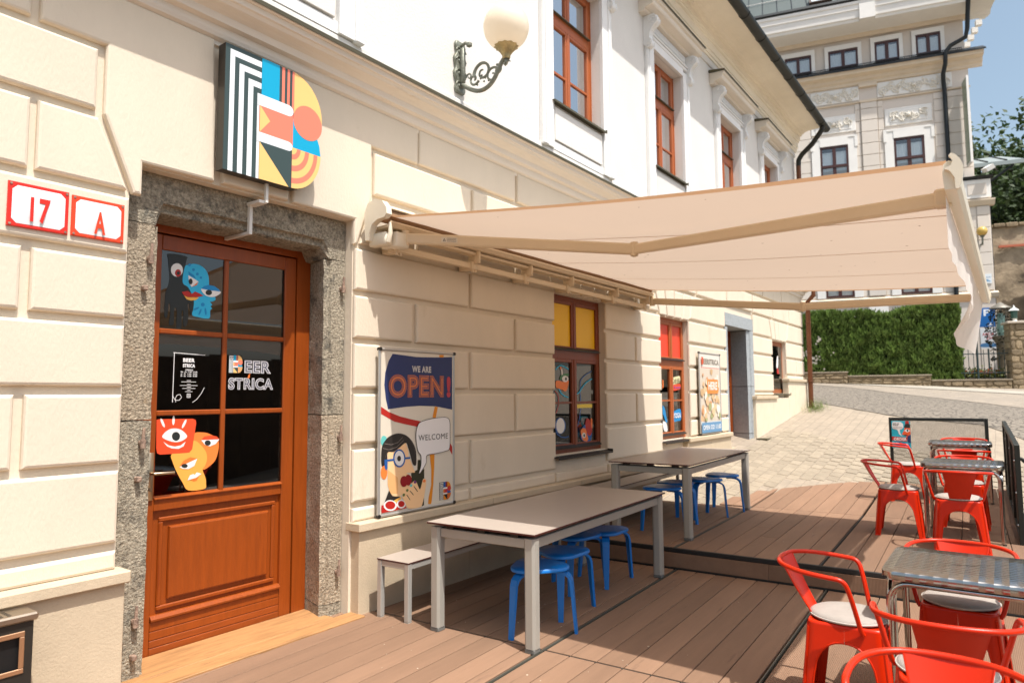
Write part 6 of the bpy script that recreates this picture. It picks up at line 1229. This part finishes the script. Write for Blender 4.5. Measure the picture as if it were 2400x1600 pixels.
for a0, a1, sd_ in ((2.15, 3.44, 8), (-.02, 1.25, 9)):
    hbox(a0-.03, a1+.03, 0, .035, 10.19, 10.76, 'cartouche_frame', m_hwt, bev=.02); relief(a0+.09, a1-.09, 10.27, 10.68, .045, sd_, 2)
hbox(1.48, 1.97, .0, .09, 11.08, 11.16, 'capital', m_hp); hbox(1.46, 1.99, 0, .1, 11.6, 11.7, 'capital', m_hp)
b = B(); b.tube([(K*-1.02, K*.75, hz(13.55)), (K*-1.02, K*.6, hz(13.2)), (K*-1.0, K*.55, hz(12.75)), (K*-.95, K*.5, hz(12.5)), (K*-.55, K*.45, hz(12.33)), (K*-.42, K*.42, hz(12.15)), (K*-.40, K*.4, hz(11.8)), (K*-.36, K*.25, hz(11.55)), (K*-.38, K*.14, hz(11.3)), (K*-.40, K*.12, hz(11.0)), (K*-.40, K*.12, hz(4.6))], .085, 10); b.build('downpipe', m_hdark, ho)
b = B(); b.box(K*-.93, K*-.87, K*.1, K*.62, hz(8.55), hz(11.25)); vs_ = b.build('banner_board', m_hwt, ho); b = B(); b.box(K*-.868, K*-.862, K*.12, K*.6, hz(8.6), hz(11.2)); b.build('banner_face', mat('banner_green', '#8c9a80', .2), vs_)
hbox(-1.46, -.75, -.05, .1, 7.55, 8.12, 'pedestal', m_hwt); hbox(-1.34, -.85, .1, .115, 7.66, 8.0, 'pedestal_panel', m_hb)
hsw([(-.05, 8.12), (.14, 8.14), (.18, 8.22), (-.05, 8.26)], -1.52, -.72, 'pedestal_cap', m_hdark); hsw([(-.05, 7.3), (.08, 7.32), (.16, 7.46), (.16, 7.5), (-.05, 7.54)], -1.54, -.72, 'pedestal_cornice', m_hp)
b = B(); b.box(-.15, .15, -.5, .02, -.09, .09, xf=Matrix.Translation((K*-1.38, K*.5, hz(8.34)))@Matrix.Rotation(.5, 4, 'Y')@Matrix.Rotation(-.2, 4, 'X')); tag(b.build('security_camera', m_hwt, ho))
b = B(); b.tube([(K*-1.47, K*-.3, hz(8.3)), (K*-1.47, K*-.3, hz(4.2))], .06, 8); b.build('downpipe', m_hdark, ho)
def wpt(a, o, z): return ho.matrix_world_ @ Vector((K*a, K*o, hz(z))) if False else Vector((32.74, 2.18, 0))+Matrix.Rotation(HA, 3, 'Z')@Vector((K*a, K*o, hz(z)))
# lamp, plaque on the corner of the hotel
hl = tag(empty('wall_lamp', wpt(-1.12, .05, 6.3), HA), 'small yellowish globe lamp on the corner of the far beige hotel', 'lamp')
b = B(); b.tube([(0, 0, -.25), (0, .25, -.3), (0, .32, -.1), (0, .3, .0)], .035, 8); b.tube([(0, .3, -.02), (0, .3, .06)], [.05, .1], 8); b.build('bracket', m_iron, hl)
b = B(); b.lathe([(max(.001, .19*sin(pi*k/16)), .2-.19*cos(pi*k/16)) for k in range(17)], (0, .3, .03), 20); b.build('globe', mat('yellow_globe', '#dcc06e', .2, trans=.3), hl, smooth=True)
pq = tag(empty('street_plaque', wpt(-1.16, .06, 5.05), HA), 'white street name plaque on the hotel corner below the globe lamp', 'sign')
b = B(); b.box(-.24, .26, 0, .02, -.19, .19); b.build('board', flat('#dfe6ea'), pq)
TP = lambda p: (-p[0], .021-p[1], p[2])
text('lettering', 'N\u00c1 ULICA', -.2, .2, .03, .1, 0, ['#6f8fae'], pq, (.02,), .001, T=TP); decal('print', [('#7fa6c4', [(-.22, -.12), (.22, -.12), (.1, -.02), (-.22, -.06)], 0)], 0, pq, .001, T=TP)

# ------------------------------------------------------------------ retaining wall, hedge, fence
m_fst = mat('field_stone', '#8d7c62', .9, var=.3, vs=9, bump=.9, bs=22, rnd=.3); m_mortar = mat('stone_mortar', '#8a7a5f', .95, var=.1, vs=8); m_copst = mat('coping_stone', '#8f8370', .85, var=.12, vs=6)
HB = 3.3
rw = tag(empty('retaining_wall', (32.74, 2.18, 0), HA), 'low stepped rubble stone wall along the far pavement under the hedge', 'wall')
def stones(a0, a1, z0, z1, o, parent, hmin, hmax, wmin, wmax, seed, sideways=False):
    rn = random.Random(seed); z = z0
    while z < z1-.03:
        h = min(rn.uniform(hmin, hmax), z1-z); a = a0
        if z1-z-h < .07: h = z1-z
        while a < a1-.02:
            w_ = min(rn.uniform(wmin, wmax), a1-a)
            if a1-a-w_ < .1: w_ = a1-a
            j = lambda: rn.uniform(-.038, .038); c = .02
            pts = [(a+.012+abs(j()), z+.012+abs(j())), (a+w_*.5+j(), z+.008), (a+w_-.012-abs(j()), z+.012+abs(j())), (a+w_-.008, z+h*.5+j()), (a+w_-.012-abs(j()), z+h-.012-abs(j())), (a+w_*.5+j(), z+h-.008), (a+.012+abs(j()), z+h-.012-abs(j())), (a+.008, z+h*.5+j())]
            b = B(); b.prism(pts, -rn.uniform(.02, .05), .02, c)
            for v in b.bm.verts: v.co.y = o-v.co.y
            b.build('stone', m_fst, parent); a += w_
        z += h
# (a0, a1, base, top) steps in metres along the local x axis
for a0, a1, zt in ((3.9, 9.2, 2.42), (1.25, 3.88, 2.27), (-1.12, 1.23, 2.08)):
    b = B(); b.box(a0, a1, K*HB-.35, K*HB, 1.2, zt-.05); b.build('core', m_mortar, rw); b = B(); b.box(a0-.02, a1+.01, K*HB-.4, K*HB+.06, zt-.05, zt, bev=.008); b.build('coping', m_copst, rw)
    stones(a0, min(a1, 5.4), max(1.5, zt-.55-.05*(a0 < 1)), zt-.052, K*HB, rw, .09, .22, .13, .5, int(a0*10)+40)
def blades(name, n, fn, mt, parent=None, kind=None):
    vs, fs = [], []
    for i in range(n):
        for tri in fn(): 
            k = len(vs); vs += tri; fs.append(tuple(range(k, k+len(tri))))
    me = bpy.data.meshes.new(name); me.from_pydata([tuple(v) for v in vs], [], fs); me.materials.append(mt); return link(name, me, parent)
def leafmat(name, c, var=.35):
    M = mat(name, c, .65, var=var, vs=5, rnd=0, trans=.25, dirt_or_light=('#70803a', .64, 2.2)); return M  # lighter patches painted into the leaf colour as highlights
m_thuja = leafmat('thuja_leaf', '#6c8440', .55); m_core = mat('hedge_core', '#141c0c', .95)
hd = tag(empty('hedge', (32.74, 2.18, 0), HA), 'tall clipped dark green conifer hedge standing behind the low stone wall', 'hedge')
X0h, X1h, Y0h, Y1h = .25, 5.6, K*HB-1.5, K*HB-.30
def topz(x): return 1.6+K*(3.93-1.6)+.10*sin(x*1.7)+.07*sin(x*4.1+1)+(.18 if x < 1.2 else 0)-(.10 if x > 4.4 else 0)
rn = random.Random(4)
def tw(x, y, z, out):
    L_ = rn.uniform(.09, .26); w_ = rn.uniform(.02, .042); u = Vector((rn.gauss(0, .3), out*rn.uniform(.15, .65), rn.uniform(.6, 1.1))).normalized(); s = u.cross(Vector((rn.gauss(0, 1), rn.gauss(0, 1), rn.gauss(0, 1)))).normalized()*w_; p = Vector((x, y, z)); q = p+u*L_*.5+Vector((0, out*.02, 0))
    return [[p, q-s, p+u*L_], [p, p+u*L_*.96, q+s]]
def hfn():
    r = rn.random()
    if r < .74:
        x = rn.uniform(X0h, X1h); z = rn.uniform(2.0, topz(x)); bump_ = .18*noise.noise(Vector((x*2.2, z*2.2, 3)))+.12*noise.noise(Vector((x*6, z*4, 9))); return tw(x, Y1h+bump_-abs(rn.gauss(0, .06)), z-.1, 1)
    if r < .9: x = rn.uniform(X0h, X1h); return tw(x, rn.uniform(Y0h, Y1h), topz(x)-.12+rn.gauss(0, .04), rn.uniform(-.3, .6))
    y = rn.uniform(Y0h, Y1h); z = rn.uniform(2.0, topz(X0h)); c = tw(0, 0, 0, .5); return [[Vector((X0h+.1*noise.noise(Vector((y*3, z*3, 1)))-v.y, y+v.x, z+v.z-.1)) for v in t] for t in c]
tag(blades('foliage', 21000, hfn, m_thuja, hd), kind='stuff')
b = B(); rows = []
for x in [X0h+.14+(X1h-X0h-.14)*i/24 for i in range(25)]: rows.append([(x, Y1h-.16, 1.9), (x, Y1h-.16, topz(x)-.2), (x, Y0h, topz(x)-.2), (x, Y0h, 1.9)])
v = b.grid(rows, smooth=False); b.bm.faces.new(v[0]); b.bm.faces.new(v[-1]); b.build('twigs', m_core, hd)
bs_ = tag(empty('shrub', (32.74, 2.18, 0), HA), 'flowering climber shrub growing at the left end of the clipped hedge', 'shrub')
m_shr = leafmat('shrub_leaf', '#3d5a22')
def sfn():
    a, e = rn.uniform(0, 6.28), rn.gauss(0, .5); r = .62*rn.random()**.35; c = Vector((5.35+r*cos(a)*cos(e)*.9, K*HB-.75+r*sin(a)*cos(e)*.6, 3.75+1.75*(rn.random()-.5)*1.0+r*sin(e))); d = Vector((rn.gauss(0, 1), rn.gauss(0, 1), rn.gauss(0, 1))).normalized(); s = d.cross(Vector((0, 0, 1))).normalized(); return [[c-s*.035, c+d*.06-s*.0, c+s*.035, c-d*.05]]
tag(blades('foliage', 2600, sfn, m_shr, bs_), kind='stuff')
def ffn():
    c = Vector((4.95+rn.gauss(0, .22), K*HB-.2+rn.gauss(0, .05), 3.1+rn.gauss(0, .35))); s = rn.uniform(.025, .05); return [[c+Vector((-s, 0, -s)), c+Vector((s, 0, -s)), c+Vector((s, .02, s)), c+Vector((-s, .02, s))]]
tag(blades('blossom', 26, ffn, mat('white_blossom', '#d8d2c6', .8), bs_), kind='stuff')
b = B(); b.tube([(5.3, K*HB-.75, 1.9), (5.35, K*HB-.75, 3.2), (5.4, K*HB-.8, 4.2)], [.05, .04, .02], 6); b.build('stem', m_core, bs_)
fe = tag(empty('iron_fence', (32.74, 2.18, 0), HA), 'dark green iron railing between the hedge and the stone gate pillar', 'fence'); m_fe = mat('fence_green', '#2f3f40', .5, metal=.3)
b = B(); b.tube([(-.16*K, K*3.15, 2.05), (-.16*K, K*3.15, 3.4)], .035, 8); b.build('post', m_fe, fe)
for z in (2.3, 2.96):
    b = B(); b.tube([(.3, K*3.15, z), (-1.12, K*3.15, z)], .018, 6); b.build('rail', m_fe, fe)
for i in range(9):
    if i != 3: b = B(); b.tube([(.2-.15*i, K*3.15, 2.12), (.2-.15*i, K*3.15, 3.1+.04*(i % 2))], .011, 5); b.build('bar', m_fe, fe)
gp = tag(empty('gate_pillar', (32.74, 2.18, 0), HA), 'stone clad gate pillar with a cap at the right end of the low wall', 'pillar')
b = B(); b.box(-2.2, -1.15, K*HB-.6, K*HB+.0, 1.2, 3.96); b.build('core', m_mortar, gp); stones(-2.2, -1.14, 1.6, 3.96, K*HB, gp, .11, .3, .12, .42, 77)
b = B(); b.box(-2.3, -1.07, K*HB-.7, K*HB+.1, 3.96, 4.04, bev=.015); b.build('cap', mat('pillar_cap', '#b8ad9d', .8), gp)
for z in [1.65+.21*i for i in range(11)]:
    b = B(); b.box(-1.152, -1.125, K*HB-.58+.03*((z*100) % 3), K*HB-.03, z+.01, z+.2, bev=.012); b.build('stone', m_fst, gp)
sl_ = tag(empty('pillar_lantern', wpt(-1.02, 3.05, 3.44), HA), 'small green lantern with a white roof standing on the stone gate pillar', 'lantern'); m_lg = mat('lantern_green', '#3a5a52', .4)
b = B(); b.lathe([(.13, 0), (.07, .06), (.05, .1), (.09, .12)], (-.05, 0, 0), 8); b.build('base', m_hwt, sl_)
b = B(); b.lathe([(.07, .12), (.085, .16), (.11, .38), (.11, .4)], (-.05, 0, 0), 6); b.build('lantern_body', m_lg, sl_); b = B(); b.lathe([(.17, .4), (.1, .47), (.04, .5), (.03, .55), (.001, .6)], (-.05, 0, 0), 8); b.build('lantern_roof', mat('lantern_roof', '#c9cdca', .5), sl_)
# conical roofed lamp wrapped in ivy
il = tag(empty('garden_lantern', wpt(-1.12, 1.6, 1.6), HA), 'stone garden lantern with conical metal roof wrapped in climbing ivy', 'lantern')
zz0 = 1.9-1.6
b = B(); b.lathe([(.26, 0), (.24, .2), (.2, .3), (.19, 1.9), (.3, 2.1), (.3, 2.2)], (0, 0, -.1), 10); b.build('column', mat('lantern_column', '#8c806b', .9, var=.2, vs=6), il)
b = B(); b.lathe([(.12, 2.1), (.16, 2.3), (.13, 2.9), (.1, 2.95)], (0, 0, 0), 10); b.build('lamp_glass', mat('lamp_glass_green', '#8fb0a2', .15), il)
b = B(); b.lathe([(.36, 3.12), (.345, 3.15), (.2, 3.24), (.06, 3.34), (.001, 3.37)], (0, 0, 0), 16); b.lathe([(.36, 3.12), (.001, 3.14)], (0, 0, 0), 16)
for k in range(4): a = k*pi/2+.4; b.tube([(.3*cos(a), .3*sin(a), 2.1), (.26*cos(a), .26*sin(a), 3.13)], .012, 5)
b.build('lantern_roof', mat('lantern_roof_grey', '#7a766c', .5, metal=.3), il)
def ifn():
    a = rn.uniform(0, 6.28); z = rn.uniform(1.2, 3.1); r = .28+.12*rn.random()+(.12 if 1.8 < z < 2.6 else 0); c = Vector((r*cos(a), r*sin(a), z)); d = Vector((rn.gauss(0, 1), rn.gauss(0, 1), rn.gauss(0, 1))).normalized(); s = d.orthogonal().normalized()*.04; return [[c-s, c+d*.06, c+s, c-d*.05]]
tag(blades('ivy', 420, ifn, mat('ivy_leaf', '#2a2c1c', .7, var=.3, vs=9), il), kind='stuff')
ps = tag(empty('parking_sign', wpt(-.93, 1.0, 3.75), HA), 'blue parking sign with a white P above a notice board, beyond the iron railing', 'sign')
m_pb = flat('#1f66ad'); b = B(); b.box(-.26, .26, 0, .03, -.32, .42); b.build('blue_board', m_pb, ps); b = B(); b.box(-.28, .24, 0, .03, -1.15, -.36); b.build('white_board', flat('#dfe4e8'), ps); b = B(); b.tube([(0, -.03, .42), (0, -.03, -2.2)], .03, 8); b.build('post', m_fe, ps)
TS = lambda p: (-p[0], .031-p[1], p[2])
text('lettering', 'P', -.1, .12, .1, .36, 0, ['#e8ecef'], ps, (.03,), .001, T=TS); text('lettering', 'IA', .02, .18, -.28, -.16, 0, ['#e8ecef'], ps, (.04,), .001, T=TS)
text('lettering', 'AKCIA', -.18, .2, -.66, -.54, 0, ['#c3484a'], ps, (.03,), .001, T=TS); text('lettering', 'ZDU', -.06, .2, -.8, -.7, 0, ['#c3484a'], ps, (.03,), .001, T=TS)
decal('print', [('#4f7fae', [(-.2, -.95), (.2, -.95), (.24, -1.08), (-.24, -1.08)], 1)], 0, ps, .001, T=TS)
fb_ = tag(empty('flower_bed', (32.74, 2.18, 0), HA), kind='stuff'); bpy.data.objects.remove(fb_)
def flf():
    c = ho_p(rn.uniform(-1.05, .25), K*HB-.5+rn.gauss(0, .12), 2.15+abs(rn.gauss(0, .14))); d = Vector((rn.gauss(0, 1), rn.gauss(0, 1), rn.gauss(0, 1))).normalized(); s = d.orthogonal().normalized()*.035; return [[c-s, c+d*.05, c+s, c-d*.05]]
def ho_p(x, y, z): return Vector((32.74, 2.18, 0))+Matrix.Rotation(HA, 3, 'Z')@Vector((x, y, z))
tag(blades('ground_cover', 700, flf, leafmat('bed_leaf', '#5c6428')), kind='stuff')
def flo():
    c = ho_p(rn.uniform(-.9, .1), K*HB-.42+rn.gauss(0, .08), 2.28+abs(rn.gauss(0, .08))); s = .03; return [[c+Vector((0, -s, -s)), c+Vector((0, s, -s)), c+Vector((0, s, s)), c+Vector((0, -s, s))]]
tag(blades('flowers', 40, flo, mat('flower_orange', '#b5562c', .8, var=.4, vs=30)), kind='stuff')
# bank behind the retaining wall
b = B(); q = [ho_p(-9, K*HB-.3, 1.95), ho_p(9.5, K*HB-.3, 2.2), ho_p(12, -2, 3.0), ho_p(-14, -6, 2.4)]
b.poly(q); tag(b.build('terrace_ground', mat('garden_soil', '#4c4333', .95, var=.3, vs=3)), kind='structure')
# dark parasol-like awning and old wall to the right of the hotel
ow = tag(empty('old_wall', (32.74, 2.18, 0), HA), 'tall old rough plastered stone wall beyond the hotel corner', 'wall')
b = B(); rows = []
for i in range(60):
    x = -1.9-12*i/59; r = []
    for j in range(30):
        z = 1+(hz(6.95)-1)*j/29; d = .12*noise.noise(Vector((x*2, z*2, 1)))+.06*noise.noise(Vector((x*7, z*7, 5))); r.append((x, K*-1.6+d, z))
    rows.append(r)
b.grid(rows); b.build('rubble_face', mat('rough_plaster', '#a5947c', .95, var=.3, vs=2.2, bump=2.0, bs=7, dirt_or_light=('#7d7262', .56, 1.5)), ow)
b = B(); b.box(-14, -1.9, K*-1.6-.8, K*-1.6-.2, 1, hz(6.9)); b.build('core', m_mortar, ow)
for i in range(26):
    b = B(); x = -2.0-.45*i; b.box(x-.44, x-.01, K*-1.6-.8, K*-1.6+.12, hz(6.92)+.05*sin(i*3), hz(7.02)+.05*sin(i*3)+.03*(i % 3), bev=.03); b.build('coping_stone', m_fst, ow)
b = B(); b.box(-4.6, -2.6, K*-1.6+.05, K*-1.6+.16, hz(6.25), hz(6.32)); b.build('tile_ledge', mat('terracotta', '#b5654a', .8), ow)
lr = tag(empty('lean_to_roof', (32.74, 2.18, 0), HA), 'dark green sheet metal lean-to roof at the right edge against the old wall', 'roof')
b = B(); b.poly([(-3.35, K*1.6, hz(5.6)), (-4.6, K*1.6, hz(5.1)), (-4.6, K*-1.3, hz(5.6)), (-3.35, K*-1.3, hz(5.95))]); b.sweep_x([(K*1.6, hz(5.62)), (K*1.62, hz(5.45)), (K*1.5, hz(5.42)), (K*1.5, hz(5.6))], -3.45, -3.3)
b.poly([(-3.33, K*1.6, hz(5.66)), (-3.9, K*1.6, hz(3.9)), (-3.9, K*1.45, hz(3.9)), (-3.33, K*1.45, hz(5.6))]); b.build('roof_sheet', mat('green_sheet', '#3d5a58', .5, metal=.3), lr)
b = B(); b.box(-5.2, -3.45, K*-1.4, K*.5, 1.5, hz(5.3)); b.build('roof_shadow', m_core, lr)  # near-black block standing in for the dark shadow under this roof
cp_ = tag(empty('canopy', (32.74, 2.18, 0), HA), 'small grey metal canopy roof sticking out of the hotel side wall', 'canopy')
b = B(); b.poly([(K*-1.05, K*-1.2, hz(9.15)), (K*-2.1, K*-1.2, hz(9.15)), (K*-2.45, K*-.25, hz(8.72)), (K*-1.05, K*-.25, hz(8.72))]); b.box(K*-2.45, K*-1.05, K*-.28, K*-.24, hz(8.6), hz(8.72)); b.build('roof_sheet', mat('canopy_sheet', '#8f9896', .45, metal=.3), cp_)
for a in (-1.35, -1.85): b = B(); b.tube([(K*a, K*-1.2, hz(9.16)), (K*(a-.15), K*-.25, hz(8.74))], .03, 5); b.build('seam', m_hdark, cp_)
b = B(); b.tube([(K*-1.05, K*-.8, hz(7.8)), (K*-2.2, K*-.35, hz(8.6))], .05, 6); b.box(K*-1.6, K*-1.09, K*-2, K*-1.0, hz(8.0), hz(8.5)); b.build('bracket', m_hdark, cp_)
# trees behind
m_leaf = leafmat('tree_leaf', '#33481f'); m_trunk = mat('bark', '#3d3226', .9, var=.3, vs=9, bump=.8, bs=20)
def tree(c, R, H, n, seed, lab, lsz=.16):
    root = tag(empty('tree', c), lab, 'tree', 'trees behind the old wall'); rr = random.Random(seed); b = B(); b.tube([(0, 0, -1), (.1, 0, H*.3), (.2, .1, H*.6), (.1, 0, H*.8)], [.35, .28, .18, .06], 8); cl = []
    for i in range(52):
        a = rr.uniform(0, 6.28); z = H*rr.uniform(.32, 1.0); q = R*math.sqrt(max(.05, 1-((z/H-.62)/.45)**2))*rr.uniform(.35, 1); p = Vector((q*cos(a), q*sin(a), z)); cl.append((p, rr.uniform(.55, 1.15)*R*.30)); b.tube([(.1, 0, z*.62), p*.6+Vector((0, 0, z*.3)), p], [.1, .06, .02], 5)
    b.build('trunk', m_trunk, root)
    def f():
        p, r = rr.choice(cl); d = Vector((rr.gauss(0, 1), rr.gauss(0, 1), rr.gauss(0, .8))).normalized(); c0 = p+d*r*rr.random()**.3; u = Vector((rr.gauss(0, 1), rr.gauss(0, 1), rr.gauss(0, .7)-.3)).normalized(); s = u.orthogonal().normalized()*lsz*.45; L_ = lsz*rr.uniform(.8, 1.6)
        return [[c0, c0+u*L_*.4+s, c0+u*L_, c0+u*L_*.4-s]]
    tag(blades('crown', n, f, m_leaf, root), kind='stuff')
tree((46, -2.4, 3), 7.4, 13.0, 26000, 1, 'large dark leafy tree rising behind the old wall at the right edge', .26)
tree((42.5, -5.2, 3), 4.8, 9.4, 12000, 2, 'smaller leafy tree in front of the large one above the old wall', .22)
# dark board fence on the near side of the street (seen only as a reflection in the glass)
of = tag(empty('board_fence', (0, -7.5, 0)), 'tall dark board fence across the street reflected in the door glass', 'fence'); m_of = mat('dark_boards', '#5b4d41', .85, var=.2, vs=3)
for i in range(30): 
    b = B(); b.box(-14+.9*i, -14+.9*i+.88, -.04, .02, zg(-14+.9*i, 0)-.3, 2.6+.05*(i % 3)); b.build('board', m_of, of)
# doorway further along
stone2 = lambda p, a, c, n='jamb_stone': stone(p, a, c, m_stone3, .12, .004, n)
stone2([(11.87, 4.03), (11.99, 4.03), (12.0, 4.06), (12.02, 4.06), (12.03, 4.42), (11.87, 4.42)], .3, 2.8)
for z0_, z1_ in ((.3, .86), (.87, 1.75), (1.76, 2.82)): stone2([(13.44, 4.02), (13.27, 4.02), (13.25, 4.05), (13.12, 4.055), (13.27, 4.42), (13.44, 4.42)], z0_, z1_)
b = B(); b.sweep_x([(4.02, 2.83), (4.02, 3.05), (4.45, 3.05), (4.45, 2.83), (4.06, 2.83)], 11.86, 13.45); b.build('lintel_stone', m_stone3, bld)
b = B(); b.box(12.02, 12.14, 4.40, 4.46, .3, 2.83); b.box(13.16, 13.28, 4.40, 4.46, .3, 2.83); b.box(12.14, 13.16, 4.40, 4.46, 2.7, 2.83); b.box(12.14, 13.16, 4.41, 4.45, .5, 1.25)
for z in (1.8, 2.25): b.box(12.14, 13.16, 4.405, 4.45, z-.03, z+.03)
b.box(12.56, 12.62, 4.404, 4.452, 1.25, 2.7); d2 = b.build('door', m_wood, bld)
b = B(); b.box(12.14, 13.16, 4.43, 4.436, 1.25, 2.7); b.build('pane', m_glass, d2)
b = B(); b.box(12.0, 13.26, 4.06, 4.45, .2, .66); b.build('door_step', m_plinth, bld)
b = B(); b.box(13.2, 13.5, 3.75, 3.95, zg(13.3, 3.8)-.02, zg(13.3, 3.8)+.03); b.build('boot_scraper', m_flash, bld)
